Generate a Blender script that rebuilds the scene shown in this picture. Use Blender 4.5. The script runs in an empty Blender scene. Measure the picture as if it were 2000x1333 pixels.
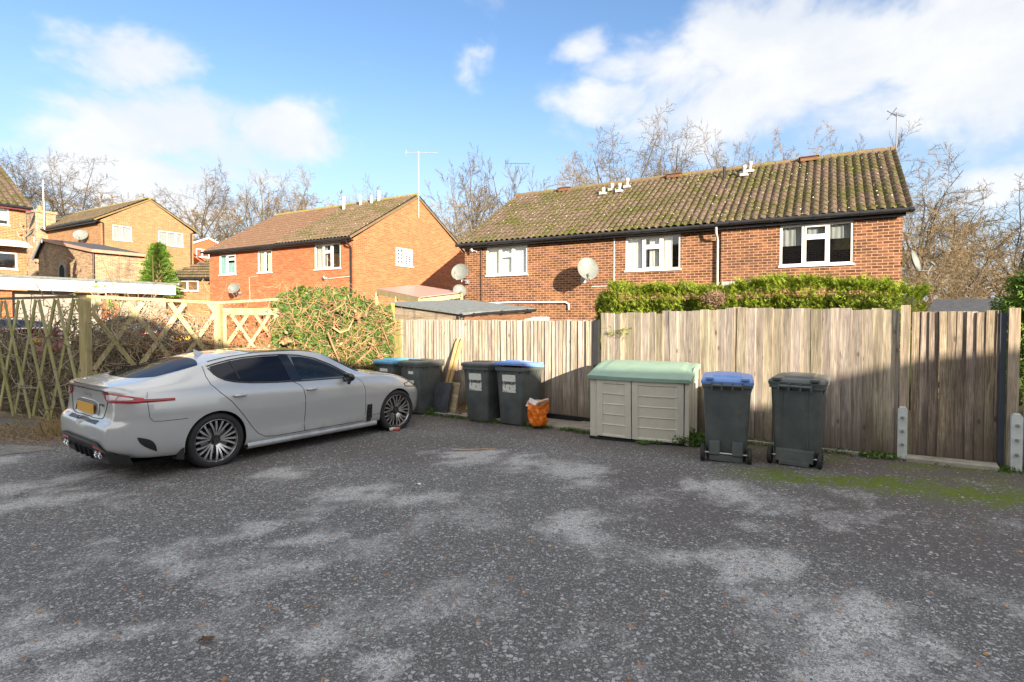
import bpy, bmesh, math, random
from mathutils import Vector, Matrix, noise
from mathutils.bvhtree import BVHTree
R = math.radians
SC = bpy.context.scene
COL = SC.collection
# ------------------------------------------------------------------ camera
cam = bpy.data.cameras.new("camera"); camo = bpy.data.objects.new("camera", cam); COL.objects.link(camo)
camo.location = (0, 0, 1.65); camo.rotation_euler = (R(90 - 1.5), 0, 0)
cam.sensor_width = 36; cam.lens = 36 * 1080 / 2000.0
cam.shift_y = -18.2 / 2000.0
cam.clip_start = .05; cam.clip_end = 2000
SC.camera = camo
# ------------------------------------------------------------------ light
SUN_EL = 13.5; SV = Vector((.433, -.901, 0)).normalized()          # horizontal direction towards the sun
sd = Vector((SV.x * math.cos(R(SUN_EL)), SV.y * math.cos(R(SUN_EL)), math.sin(R(SUN_EL))))
sl = bpy.data.lights.new("sun", 'SUN'); sl.energy = 4.5; sl.angle = R(.5); sl.color = (1, .86, .68)
so = bpy.data.objects.new("sun", sl); COL.objects.link(so)
so.rotation_euler = sd.to_track_quat('Z', 'Y').to_euler()
SC.view_settings.view_transform = 'Standard'; SC.view_settings.look = 'None'
SC.view_settings.exposure = 1.74; SC.view_settings.gamma = 1
W = bpy.data.worlds.new("World"); SC.world = W; W.use_nodes = True

class NT:
    def __init__(s, tree): s.t = tree; s.n = tree.nodes; s.l = tree.links
    def new(s, typ, ins=None, **kw):
        nd = s.n.new('ShaderNode' + typ)
        for k, v in kw.items(): setattr(nd, k, v)
        for k, v in (ins or {}).items(): s.set(nd, k, v)
        return nd
    def set(s, nd, k, v):
        sock = nd.inputs[k]
        if hasattr(v, 'is_output') or isinstance(v, bpy.types.NodeSocket): s.l.new(v, sock)
        else:
            if isinstance(v, (tuple, list)) and len(v) == 3 and sock.type == 'RGBA': v = (*v, 1)
            sock.default_value = v
    def math(s, op, a, b=0.0, c=None, clamp=False):
        nd = s.n.new('ShaderNodeMath'); nd.operation = op; nd.use_clamp = clamp
        s.set(nd, 0, a); s.set(nd, 1, b)
        if c is not None: s.set(nd, 2, c)
        return nd.outputs[0]
    def vmath(s, op, a, b=None, out=0):
        nd = s.n.new('ShaderNodeVectorMath'); nd.operation = op; s.set(nd, 0, a)
        if b is not None: s.set(nd, 1, b)
        return nd.outputs[out]
    def ss(s, x, a, b, c=0., d=1.):
        nd = s.n.new('ShaderNodeMapRange'); nd.interpolation_type = 'SMOOTHSTEP'
        for k, v in zip(('Value', 'From Min', 'From Max', 'To Min', 'To Max'), (x, a, b, c, d)): s.set(nd, k, v)
        return nd.outputs[0]
    def mix(s, f, a, b, mode='MIX'):
        nd = s.n.new('ShaderNodeMix'); nd.data_type = 'RGBA'; nd.blend_type = mode
        s.set(nd, 0, f); s.set(nd, 6, a); s.set(nd, 7, b)
        return nd.outputs[2]
    def noise(s, vec, scale, detail=4, rough=.55, dist=0., out=0):
        nd = s.n.new('ShaderNodeTexNoise'); s.set(nd, 'Vector', vec)
        s.set(nd, 'Scale', scale); s.set(nd, 'Detail', detail); s.set(nd, 'Roughness', rough); s.set(nd, 'Distortion', dist)
        return nd.outputs[out]
    def vor(s, vec, scale, rnd=1., feature='F1'):
        nd = s.n.new('ShaderNodeTexVoronoi'); nd.feature = feature; s.set(nd, 'Vector', vec); s.set(nd, 'Scale', scale); s.set(nd, 'Randomness', rnd)
        return nd
    def scale(s, vec, sc):
        return s.vmath('MULTIPLY', vec, sc)
    def sep(s, v):
        nd = s.n.new('ShaderNodeSeparateXYZ'); s.set(nd, 0, v); return nd.outputs

def build_world():
    w = NT(W.node_tree); w.n.clear()
    sky = w.new('TexSky'); sky.sky_type = 'NISHITA'; sky.sun_disc = False
    sky.sun_elevation = R(SUN_EL); sky.sun_rotation = math.atan2(SV.x, SV.y)
    sky.altitude = 60; sky.air_density = 1.0; sky.dust_density = 0.6; sky.ozone_density = 1.6
    d = w.new('TexCoord').outputs['Generated']
    d = w.vmath('NORMALIZE', d)
    n1 = w.noise(w.scale(d, (1, 1, 1.5)), 5.5, 9, .58, .35)
    n2 = w.noise(w.scale(d, (1, 1, 1.3)), 2.2, 5, .5, .1)
    nn = w.math('ADD', w.math('MULTIPLY', w.math('SUBTRACT', n1, .5), 2.3), w.math('MULTIPLY', w.math('SUBTRACT', n2, .5), .7))
    # cloud banks as direction-space blobs: azimuth/elevation centre, half sizes (radians), density
    B = [(-34.1, 21.0, 0.077, 0.046, 1.2), (-31.0, 21.6, 0.043, 0.022, 0.7), (-36.0, 19.0, 0.049, 0.028, 0.45), (-32.2, 16.4, 0.114, 0.054, 1.35), (-35.5, 14.0, 0.085, 0.057, 1.1), (-27.8, 14.7, 0.125, 0.061, 1.05), (-22.2, 16.9, 0.1, 0.048, 1.15), (-32.9, 11.8, 0.15, 0.049, 1.15), (-3.4, 23.3, 0.03, 0.035, 0.5), (24.0, 24.8, 0.107, 0.074, 1.3), (29.1, 22.4, 0.106, 0.091, 1.35), (33.7, 22.2, 0.081, 0.063, 1.2), (40.4, 20.5, 0.111, 0.123, 1.45), (18.0, 22.1, 0.106, 0.055, 0.85), (10.0, 20.7, 0.103, 0.032, 0.85), (22.2, 19.2, 0.219, 0.064, 1.0), (7.9, 25.7, 0.042, 0.023, 0.6), (12.0, 23.1, 0.061, 0.04, 0.6), (33.7, 16.9, 0.177, 0.053, 0.85), (41.3, 9.9, 0.054, 0.039, 0.8), (42.2, 12.4, 0.041, 0.043, 0.6), (18.0, 17.6, 0.241, 0.055, 0.6), (31.0, 14.7, 0.156, 0.04, 0.5), (-41.0, 11.5, 0.055, 0.035, 0.5),
         (60, 25, .25, .12, 1.1), (-75, 22, .25, .07, .8), (110, 30, .35, .1, .8), (-130, 28, .4, .1, .7), (170, 40, .4, .12, .8)]
    dw = w.vmath('ADD', d, w.scale(w.vmath('SUBTRACT', w.noise(w.scale(d, (1, 1, 1.4)), 7, 4, .6, out=1), (.5, .5, .5)), (.13, .13, .09)))
    acc = None
    for az, el, hw, hh, k in B:
        c = Vector((math.sin(R(az)) * math.cos(R(el)), math.cos(R(az)) * math.cos(R(el)), math.sin(R(el))))
        v = w.vmath('SUBTRACT', dw, tuple(c))
        ln = w.vmath('LENGTH', w.scale(v, (1 / hw, 1 / hw, 1 / hh)), out=1)
        m = w.math('MULTIPLY', w.ss(ln, 0.15, 1.75, 1, 0), k)
        acc = m if acc is None else w.math('MAXIMUM', acc, m)
    z = w.sep(d)[2]
    dens = w.math('ADD', w.math('MULTIPLY', w.math('MINIMUM', acc, 1.25), .92), w.math('MULTIPLY', nn, .80))
    mask = w.ss(dens, .20, .92)
    wisp = w.math('MULTIPLY', w.ss(w.noise(w.scale(d, (1, 1, 2.2)), 3.1, 6, .6, .8), .56, .8), .15)
    mask = w.math('MAXIMUM', mask, wisp)
    tone = w.mix(w.ss(n1, .35, .65), (5.4, 5.6, 5.9), (6.3, 6.3, 6.35))
    base = w.mix(1.0, sky.outputs[0], (1.25, 1.42, 1.64), 'MULTIPLY')
    haze = w.math('MULTIPLY', w.ss(z, -.10, .45, 1, 0), .95)
    base = w.mix(haze, base, (4.5, 5.15, 6.1))
    col = w.mix(w.math('MULTIPLY', mask, .93), base, tone)
    # bright cloud sheets added out of view, overhead and behind, to raise fill light
    yy = w.sep(d)[1]
    over = w.math('MAXIMUM', w.ss(z, .60, .82), w.math('MULTIPLY', w.ss(yy, .05, -.35), w.ss(z, -.02, .12)))
    over = w.math('MULTIPLY', over, w.ss(n2, .36, .52))
    col = w.mix(w.math('MULTIPLY', over, .9), col, (10.0, 9.5, 8.8))
    bg = w.new('Background', {'Color': col, 'Strength': .05})
    out = w.new('OutputWorld'); w.l.new(bg.outputs[0], out.inputs[0])
build_world()

# ------------------------------------------------------------------ helpers
def ground_z(x, y):
    yy = min(y, 12.0)
    z = .01 * max(-40, min(40, x)) - .02 * yy
    def s(a, b, t): t = max(0, min(1, (t - a) / (b - a))); return t * t * (3 - 2 * t)
    z -= .012 * max(0, min(y, 22) - 12)
    z += s(11.6, 14.2, y) * s(6.2, 9.5, -x) * .62 * (1 - s(20, 28, y))
    z += s(14, 36, y) * min(3.6, .16 * max(0, -x - 9)) + .10 * max(0, y - 30) * s(-40, 30, x * -1 + 10) * .6 + .05 * max(0, y - 30)
    return z

class MB:
    def __init__(s): s.v = []; s.f = []; s.m = []
    def add(s, vs, fs, m=0, M=None):
        b = len(s.v)
        if M is not None: vs = [M @ Vector(p) for p in vs]
        s.v.extend([tuple(p) for p in vs]); s.f.extend([tuple(i + b for i in f) for f in fs]); s.m.extend([m] * len(fs))
        return s
    def poly(s, pts, m=0, M=None): return s.add(pts, [tuple(range(len(pts)))], m, M)
    def box(s, x0, x1, y0, y1, z0, z1, m=0, M=None):
        v = [(x0, y0, z0), (x1, y0, z0), (x1, y1, z0), (x0, y1, z0), (x0, y0, z1), (x1, y0, z1), (x1, y1, z1), (x0, y1, z1)]
        return s.add(v, [(3, 2, 1, 0), (4, 5, 6, 7), (0, 1, 5, 4), (1, 2, 6, 5), (2, 3, 7, 6), (3, 0, 4, 7)], m, M)
    def frustum(s, b, t, m=0, M=None):      # b, t = (x0,x1,y0,y1,z)
        v = [(b[0], b[2], b[4]), (b[1], b[2], b[4]), (b[1], b[3], b[4]), (b[0], b[3], b[4]), (t[0], t[2], t[4]), (t[1], t[2], t[4]), (t[1], t[3], t[4]), (t[0], t[3], t[4])]
        return s.add(v, [(3, 2, 1, 0), (4, 5, 6, 7), (0, 1, 5, 4), (1, 2, 6, 5), (2, 3, 7, 6), (3, 0, 4, 7)], m, M)
    def beam(s, a, b, w, h, m=0, up=(0, 0, 1)):      # rectangular bar from a to b
        a = Vector(a); b = Vector(b); d = (b - a).normalized(); u = Vector(up)
        sx = d.cross(u)
        if sx.length < 1e-4: sx = Vector((1, 0, 0))
        sx.normalize(); u = sx.cross(d).normalized(); sx *= w / 2; u *= h / 2
        v = [a - sx - u, a + sx - u, a + sx + u, a - sx + u, b - sx - u, b + sx - u, b + sx + u, b - sx + u]
        return s.add(v, [(0, 1, 2, 3)[::-1], (4, 5, 6, 7), (0, 1, 5, 4), (1, 2, 6, 5), (2, 3, 7, 6), (3, 0, 4, 7)], m)
    def tube(s, pts, r, n=8, m=0, cap=True):
        pts = [Vector(p) for p in pts]; k = len(pts)
        rr = r if isinstance(r, (list, tuple)) else [r] * k
        ref = None; vs = []
        for i, p in enumerate(pts):
            d = (pts[min(i + 1, k - 1)] - pts[max(i - 1, 0)])
            if d.length < 1e-9: d = Vector((0, 0, 1))
            d.normalize()
            if ref is None: ref = Vector((0, 0, 1)) if abs(d.z) < .9 else Vector((1, 0, 0))
            a = d.cross(ref)
            if a.length < 1e-5: a = d.orthogonal()
            a.normalize(); b = d.cross(a); ref = -b if False else ref
            for j in range(n):
                t = 2 * math.pi * j / n
                vs.append(p + a * (math.cos(t) * rr[i]) + b * (math.sin(t) * rr[i]))
        fs = [(i * n + j, i * n + (j + 1) % n, (i + 1) * n + (j + 1) % n, (i + 1) * n + j) for i in range(k - 1) for j in range(n)]
        if cap: fs += [tuple(range(n))[::-1], tuple((k - 1) * n + j for j in range(n))]
        return s.add(vs, fs, m)
    def lathe(s, prof, n=24, m=0, M=None, cap=False):      # profile [(r, h)] about local z
        k = len(prof)
        vs = [(r * math.cos(2 * math.pi * j / n), r * math.sin(2 * math.pi * j / n), h) for r, h in prof for j in range(n)]
        fs = [(i * n + j, i * n + (j + 1) % n, (i + 1) * n + (j + 1) % n, (i + 1) * n + j) for i in range(k - 1) for j in range(n)]
        if cap: fs += [tuple(range(n))[::-1], tuple((k - 1) * n + j for j in range(n))]
        return s.add(vs, fs, m, M)
    def grid(s, fn, nu, nv, m=0, M=None):
        vs = [fn(i / nu, j / nv) for j in range(nv + 1) for i in range(nu + 1)]
        fs = [(j * (nu + 1) + i, j * (nu + 1) + i + 1, (j + 1) * (nu + 1) + i + 1, (j + 1) * (nu + 1) + i) for j in range(nv) for i in range(nu)]
        return s.add(vs, fs, m, M)
    def prism(s, poly, a0, a1, axis='y', m=0, M=None):     # polygon in the plane across the axis
        def P(p, a): return (p[0], a, p[1]) if axis == 'y' else ((a, p[0], p[1]) if axis == 'x' else (p[0], p[1], a))
        n = len(poly)
        vs = [P(p, a0) for p in poly] + [P(p, a1) for p in poly]
        fs = [tuple(range(n)), tuple(range(n, 2 * n))[::-1]] + [(i, i + n, (i + 1) % n + n, (i + 1) % n) for i in range(n)]
        return s.add(vs, fs, m, M)
    def wall(s, O, U, z0, z1, w, holes=(), rev=.09, m=0):  # wall with reveals; outward normal = U x Z
        O = Vector(O); U = Vector(U); Nn = U.cross(Vector((0, 0, 1)))
        us = sorted({0, w, *[h[0] for h in holes], *[h[1] for h in holes]}); zs = sorted({z0, z1, *[h[2] for h in holes], *[h[3] for h in holes]})
        P = lambda u, z, d=0: O + U * u + Vector((0, 0, z)) - Nn * d
        for i in range(len(us) - 1):
            for j in range(len(zs) - 1):
                cu = (us[i] + us[i + 1]) / 2; cz = (zs[j] + zs[j + 1]) / 2
                if any(h[0] < cu < h[1] and h[2] < cz < h[3] for h in holes): continue
                s.poly([P(us[i], zs[j]), P(us[i + 1], zs[j]), P(us[i + 1], zs[j + 1]), P(us[i], zs[j + 1])], m)
        for a, b, c, d in holes:
            s.poly([P(a, c), P(b, c), P(b, c, rev), P(a, c, rev)], m); s.poly([P(b, d), P(a, d), P(a, d, rev), P(b, d, rev)], m)
            s.poly([P(a, d), P(a, c), P(a, c, rev), P(a, d, rev)], m); s.poly([P(b, c), P(b, d), P(b, d, rev), P(b, c, rev)], m)
        return s
    def build(s, name, mats, parent=None, smooth=0, bevel=0, label=None, uv=True, fixn=False):
        me = bpy.data.meshes.new(name); me.from_pydata(s.v, [], s.f); 
        if not isinstance(mats, (list, tuple)): mats = [mats]
        for m in mats: me.materials.append(m)
        if len(mats) > 1: me.polygons.foreach_set('material_index', s.m)
        me.update()
        if fixn:
            bm = bmesh.new(); bm.from_mesh(me); bmesh.ops.recalc_face_normals(bm, faces=bm.faces); bm.to_mesh(me); bm.free()
        if uv and len(s.f) < 60000:
            ul = me.uv_layers.new(name='UVMap'); Z = Vector((0, 0, 1)); buf = []
            for p in me.polygons:
                nn = p.normal
                if abs(nn.z) > .985: t = Vector((1, 0, 0)); b = Vector((0, 1, 0))
                else: t = Z.cross(nn).normalized(); b = nn.cross(t)
                for li in p.loop_indices:
                    co = me.vertices[me.loops[li].vertex_index].co
                    buf += (co.dot(t), co.dot(b))
            ul.data.foreach_set('uv', buf)
        if smooth:
            me.polygons.foreach_set('use_smooth', [True] * len(me.polygons))
            if smooth > 1: me.set_sharp_from_angle(angle=R(smooth))
        o = bpy.data.objects.new(name, me); COL.objects.link(o)
        if parent: o.parent = parent
        if label: o['label'] = label
        if bevel:
            bv = o.modifiers.new('bevel', 'BEVEL'); bv.width = bevel; bv.segments = 2; bv.limit_method = 'ANGLE'; bv.angle_limit = R(35)
            me.polygons.foreach_set('use_smooth', [True] * len(me.polygons))
            bv.harden_normals = True
        return o
def tag(o, label=None, cat=None, group=None, kind=None):
    if label: o['label'] = label
    if cat: o['category'] = cat
    if group: o['group'] = group
    if kind: o['kind'] = kind
    return o
def thing(name, label, cat, loc=(0, 0, 0), rz=0, group=None):
    o = bpy.data.objects.new(name, None); COL.objects.link(o); o.location = loc; o.rotation_euler = (0, 0, rz); o.empty_display_size = .2
    return tag(o, label, cat, group)
def copy_tree(o, parent=None):
    c = o.copy(); COL.objects.link(c)
    if parent is not None: c.parent = parent
    for ch in list(o.children): copy_tree(ch, c)
    return c

# ------------------------------------------------------------------ materials
def newmat(name):
    m = bpy.data.materials.new(name); m.use_nodes = True; t = NT(m.node_tree); t.n.clear()
    p = t.new('BsdfPrincipled'); o = t.new('OutputMaterial'); t.l.new(p.outputs[0], o.inputs[0])
    return m, t, p
def simple(name, col, rough=.5, metal=0., var=.12, scale=6., bump=0., bscale=60., spec=.5, coat=0., dirt=None, island=0.):
    m, t, p = newmat(name)
    tc = t.new('TexCoord').outputs['Object']
    n = t.noise(tc, scale, 5, .6)
    c = t.mix(t.ss(n, .3, .7), tuple(v * (1 - var) for v in col), tuple(min(1, v * (1 + var)) for v in col))
    if island:
        g = t.new('NewGeometry').outputs['Random Per Island']
        c = t.mix(1.0, c, t.mix(g, (1 - island,) * 3, (1 + island,) * 3), 'MULTIPLY')
    if dirt:
        c = t.mix(t.math('MULTIPLY', t.ss(t.noise(tc, 3.3, 6, .7), .5, .75), dirt[3]), c, dirt[:3])
    t.set(p, 'Base Color', c); t.set(p, 'Roughness', rough); t.set(p, 'Metallic', metal); t.set(p, 'Specular IOR Level', spec)
    if coat: t.set(p, 'Coat Weight', coat); t.set(p, 'Coat Roughness', .03)
    if bump:
        b = t.new('Bump', {'Strength': bump, 'Distance': .004, 'Height': t.noise(tc, bscale, 3, .6)}); t.l.new(b.outputs[0], p.inputs['Normal'])
    return m
def brick(name, c1, c2, mort, dark=(.05, .04, .035), weather=.35, mw=.0075, hdark=.3):
    m, t, p = newmat(name)
    uv = t.new('TexCoord').outputs['UV']; ob = t.new('TexCoord').outputs['Object']
    wob = t.vmath('ADD', uv, t.scale(t.vmath('SUBTRACT', t.noise(uv, 9, 2, out=1), (.5, .5, .5)), (.006, .006, 0)))
    b = t.new('TexBrick', {'Vector': wob, 'Color1': c1, 'Color2': c2, 'Mortar': mort, 'Scale': 1.0, 'Mortar Size': mw, 'Mortar Smooth': .15, 'Bias': -.1, 'Brick Width': .225, 'Row Height': .075})
    # brick to brick tone: cell noise on a brick-sized lattice
    wn = t.new('TexWhiteNoise'); wn.noise_dimensions = '2D'
    row = t.math('FLOOR', t.math('DIVIDE', t.sep(uv)[1], .075))
    cx = t.math('FLOOR', t.math('ADD', t.math('DIVIDE', t.sep(uv)[0], .225), t.math('MULTIPLY', row, .5)))
    cb = t.new('CombineXYZ', {0: cx, 1: row}); t.l.new(cb.outputs[0], wn.inputs['Vector'])
    k = t.ss(wn.outputs[0], .0, 1., 1 - hdark, 1 + hdark)
    kk = t.new('CombineXYZ', {0: k, 1: k, 2: k}).outputs[0]
    face = t.mix(1.0, b.outputs[0], kk, 'MULTIPLY')
    col = t.mix(b.outputs[1], face, b.outputs[0])
    st = t.math('MULTIPLY', t.ss(t.noise(t.scale(ob, (1, 1, .6)), .9, 6, .65), .5, .72), weather)
    col = t.mix(st, col, dark)
    fine = t.ss(t.noise(ob, 40, 3, .6), .2, .8, .82, 1.15)
    col = t.mix(1.0, col, t.new('CombineXYZ', {0: fine, 1: fine, 2: fine}).outputs[0], 'MULTIPLY')
    t.set(p, 'Base Color', col); t.set(p, 'Roughness', .9)
    h = t.math('ADD', t.math('MULTIPLY', b.outputs[1], -1.0), t.math('MULTIPLY', t.noise(ob, 60, 3), .35))
    bp = t.new('Bump', {'Strength': .7, 'Distance': .006, 'Height': h}); t.l.new(bp.outputs[0], p.inputs['Normal'])
    return m
def wood(name, base, dark, green=None, rough=.85, grain=(60, 60, 2.4), island=.17, foot=None, knots=True, axis=2):
    m, t, p = newmat(name)
    ob = t.new('TexCoord').outputs['Object']; ir = t.new('NewGeometry').outputs['Random Per Island']
    off = t.new('CombineXYZ', {0: t.math('MULTIPLY', ir, 37.), 1: t.math('MULTIPLY', ir, 11.), 2: t.math('MULTIPLY', ir, 23.)}).outputs[0]
    v = t.vmath('ADD', ob, off)
    g = t.noise(t.scale(v, grain), 1.0, 6, .62, 1.2)
    g2 = t.noise(t.scale(v, tuple(max(1., k * .25) for k in grain)), 1.0, 4, .6, .6)
    c = t.mix(t.ss(g, .36, .66), dark, base)
    c = t.mix(t.math('MULTIPLY', t.ss(g2, .52, .70), .5), c, tuple(k * .5 for k in dark))
    kf = t.ss(ir, 0, 1, 1 - island, 1 + island)
    c = t.mix(1.0, c, t.new('CombineXYZ', {0: kf, 1: kf, 2: t.math('MULTIPLY', kf, t.ss(t.math('FRACT', t.math('MULTIPLY', ir, 7.3)), 0, 1, .86, 1.06))}).outputs[0], 'MULTIPLY')
    if knots:
        bl = t.noise(t.scale(v, (5.5, 5.5, .75)), 1.0, 5, .65, .4)
        c = t.mix(t.math('MULTIPLY', t.ss(bl, .5, .66), .6), c, (.115, .095, .082))
        vv = t.vor(t.scale(v, (7, 7, 3.2)), 1.0)
        kn = t.math('MULTIPLY', t.ss(vv.outputs[0], .06, .17, 1, 0), t.math('GREATER_THAN', t.sep(vv.outputs[1])[0], .5))
        c = t.mix(t.math('MULTIPLY', kn, .8), c, tuple(k * .3 for k in dark))
    if green:
        c = t.mix(t.math('MULTIPLY', t.ss(t.noise(ob, 2.2, 6, .7), .38, .68), green[3]), c, green[:3])
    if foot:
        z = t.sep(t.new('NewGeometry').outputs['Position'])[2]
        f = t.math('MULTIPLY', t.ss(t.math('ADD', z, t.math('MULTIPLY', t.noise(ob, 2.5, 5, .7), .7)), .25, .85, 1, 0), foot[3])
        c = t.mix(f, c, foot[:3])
    t.set(p, 'Base Color', c); t.set(p, 'Roughness', rough); t.set(p, 'Specular IOR Level', .25)
    bp = t.new('Bump', {'Strength': .6, 'Distance': .003, 'Height': g}); t.l.new(bp.outputs[0], p.inputs['Normal'])
    return m
def glass(name, col=(.012, .016, .02), alpha=.55, rough=.03, refl=(.9, .95, 1)):
    m, t, p = newmat(name); t.n.remove(p)
    fr = t.new('Fresnel', {'IOR': t.math('SUBTRACT', 1.5, t.math('MULTIPLY', t.new('NewGeometry').outputs['Backfacing'], 1.5 - 1 / 1.5))}); gl = t.new('BsdfGlossy', {'Color': refl, 'Roughness': rough})
    tb = t.new('BsdfTransparent', {'Color': (.9, .93, .92)}); df = t.new('BsdfDiffuse', {'Color': col})
    a = t.new('MixShader', {0: alpha}); t.l.new(tb.outputs[0], a.inputs[1]); t.l.new(df.outputs[0], a.inputs[2])
    b = t.new('MixShader', {0: t.math('ADD', t.math('MULTIPLY', fr.outputs[0], 1.0), .06)}); t.l.new(a.outputs[0], b.inputs[1]); t.l.new(gl.outputs[0], b.inputs[2])
    o = [n for n in t.n if n.bl_idname == 'ShaderNodeOutputMaterial'][0]; t.l.new(b.outputs[0], o.inputs[0])
    return m
def rooftile(name, c1, c2, moss, mossk, lich=.5, wave=.3, groove=.35):
    m, t, p = newmat(name)
    uv = t.new('TexCoord').outputs['UV']; ob = t.new('TexCoord').outputs['Object']
    wn = t.new('TexWhiteNoise'); wn.noise_dimensions = '2D'
    s = t.sep(uv)
    cb = t.new('CombineXYZ', {0: t.math('FLOOR', t.math('DIVIDE', s[0], wave)), 1: t.math('FLOOR', t.math('DIVIDE', s[1], .33))})
    t.l.new(cb.outputs[0], wn.inputs['Vector'])
    c = t.mix(t.math('ADD', t.math('MULTIPLY', wn.outputs[0], .6), t.math('MULTIPLY', t.ss(t.noise(ob, 5, 5, .65), .3, .7), .4)), c1, c2)
    mn = t.math('ADD', t.noise(ob, 1.3, 5, .6), t.math('MULTIPLY', t.math('SUBTRACT', t.noise(ob, 14, 4, .7), .5), .9))
    mk = t.math('MULTIPLY', t.ss(mn, .66 - mossk * .4, .86 - mossk * .3), .92)
    c = t.mix(mk, c, t.mix(t.ss(t.noise(ob, 22, 3), .35, .65), moss, tuple(k * 1.9 for k in moss)))
    v = t.vor(ob, 6.5); v2 = t.vor(ob, 17)
    l1 = t.math('MULTIPLY', t.ss(v.outputs[0], .1, .2, 1, 0), t.math('GREATER_THAN', t.sep(v.outputs[1])[1], .62))
    l2 = t.math('MULTIPLY', t.ss(v2.outputs[0], .12, .25, 1, 0), t.math('GREATER_THAN', t.sep(v2.outputs[1])[1], .78))
    c = t.mix(t.math('MULTIPLY', t.math('MAXIMUM', l1, l2), lich), c, (.55, .53, .46))
    t.set(p, 'Base Color', c); t.set(p, 'Roughness', .92); t.set(p, 'Specular IOR Level', .2)
    bp = t.new('Bump', {'Strength': .6, 'Distance': .02, 'Height': t.math('ADD', mk, t.noise(ob, 30, 4))}); t.l.new(bp.outputs[0], p.inputs['Normal'])
    return m
def foliage(name, cols, rough=.5, trans=.25):
    m, t, p = newmat(name)
    ir = t.new('NewGeometry').outputs['Random Per Island']
    cr = t.new('ValToRGB'); t.l.new(ir, cr.inputs[0]); el = cr.color_ramp.elements
    for i, c in enumerate(cols):
        q = i / (len(cols) - 1)
        e = el[i] if i < 2 else el.new(q)
        e.position = q; e.color = (*c, 1)
    if len(cols) > 2: el[1].position = 1 / (len(cols) - 1); 
    t.set(p, 'Base Color', cr.outputs[0]); t.set(p, 'Roughness', rough); t.set(p, 'Specular IOR Level', .3)
    if trans:
        tr = t.new('BsdfTranslucent'); t.l.new(cr.outputs[0], tr.inputs[0]); mx = t.new('MixShader', {0: trans})
        t.l.new(p.outputs[0], mx.inputs[1]); t.l.new(tr.outputs[0], mx.inputs[2])
        o = [n for n in t.n if n.bl_idname == 'ShaderNodeOutputMaterial'][0]; t.l.new(mx.outputs[0], o.inputs[0])
    return m
M = {}
M['brick_dark'] = brick('brown brick', (.105, .042, .024), (.20, .083, .042), (.46, .275, .145), weather=.3, hdark=.42, mw=.0085)
M['brick_orange'] = brick('orange brick', (.38, .098, .036), (.47, .145, .055), (.42, .21, .115), weather=.12, hdark=.2, mw=.008)
M['brick_tan'] = brick('tan brick', (.24, .11, .045), (.32, .16, .068), (.39, .26, .145), weather=.15, hdark=.25, mw=.010)
M['brick_stone'] = brick('mottled brick', (.24, .14, .08), (.40, .25, .14), (.42, .33, .22), weather=.6, hdark=.4, mw=.012)
M['roof_moss'] = rooftile('mossy pantiles', (.085, .060, .045), (.155, .112, .084), (.046, .050, .009), .62, .45, wave=.205)
M['roof_brown'] = rooftile('brown tiles', (.15, .088, .055), (.22, .135, .088), (.08, .08, .02), .12, .7, wave=.15)
M['roof_mid'] = rooftile('weathered tiles', (.12, .085, .055), (.19, .135, .09), (.05, .055, .010), .5, .8, wave=.15)
M['pvc'] = simple('white upvc', (.78, .78, .76), .35, var=.03)
M['pvc_dirty'] = simple('white fascia', (.82, .80, .76), .5, var=.05, dirt=(.5, .45, .38, .25))
M['black_pvc'] = simple('black gutter', (.018, .018, .02), .3, var=.3)
M['grey_pvc'] = simple('grey plastic', (.35, .36, .36), .5)
M['cream_metal'] = simple('pale flue', (.46, .45, .41), .6, dirt=(.3, .28, .22, .4))
M['dish'] = simple('satellite grey', (.17, .185, .17), .5, dirt=(.15, .15, .13, .5))
M['metal'] = simple('galvanised', (.5, .5, .5), .4, metal=.8)
M['concrete'] = simple('concrete', (.36, .35, .32), .9, var=.2, scale=4, bump=.5, bscale=90, dirt=(.20, .19, .14, .5))
M['concrete_pale'] = simple('pale concrete', (.56, .60, .59), .85, var=.12, scale=9, bump=.4, bscale=80)
M['slab'] = simple('paving slab', (.34, .32, .27), .9, var=.18, scale=5, bump=.6, bscale=110, dirt=(.16, .15, .10, .6), island=.14)
M['dark_in'] = simple('dark interior', (.02, .02, .022), .9)
M['curtain_grey'] = simple('grey net', (.36, .37, .36), .9, var=.05)
M['door_grey'] = simple('faded garage door', (.30, .27, .23), .6, var=.1)
M['curtain'] = simple('net curtain', (.72, .72, .66), .9, var=.05)
M['curtain_teal'] = simple('teal blind', (.30, .50, .50), .9, var=.08)
M['curtain_cream'] = simple('cream curtain', (.62, .60, .42), .9, var=.08)
M['blind'] = simple('roller blind', (.45, .47, .47), .9, var=.05)
M['glass'] = glass('window glass', alpha=.10)
M['glass_dark'] = glass('dark window glass', alpha=.25)
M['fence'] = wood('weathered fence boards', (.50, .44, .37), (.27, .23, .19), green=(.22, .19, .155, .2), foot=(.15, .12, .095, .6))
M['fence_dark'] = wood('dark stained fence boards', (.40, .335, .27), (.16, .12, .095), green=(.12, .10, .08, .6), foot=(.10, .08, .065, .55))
M['fence_post'] = wood('fence post', (.46, .38, .27), (.28, .22, .15), island=.08)
M['fence_green'] = wood('algae post', (.38, .34, .12), (.24, .22, .07), island=.1, knots=False)
M['trellis'] = wood('mossy trellis timber', (.50, .46, .28), (.32, .29, .16), green=(.32, .33, .08, .7), island=.25, knots=False)
M['trellis_lit'] = wood('sunlit trellis timber', (.52, .44, .27), (.36, .29, .16), green=(.32, .29, .10, .4), island=.15, knots=False)  # warmer copy of the trellis timber with the sunlit tone in its colour
M['slat'] = wood('dark waney boards', (.25, .19, .14), (.10, .075, .055), grain=(1.5, 1.5, 24), island=.3)
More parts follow.
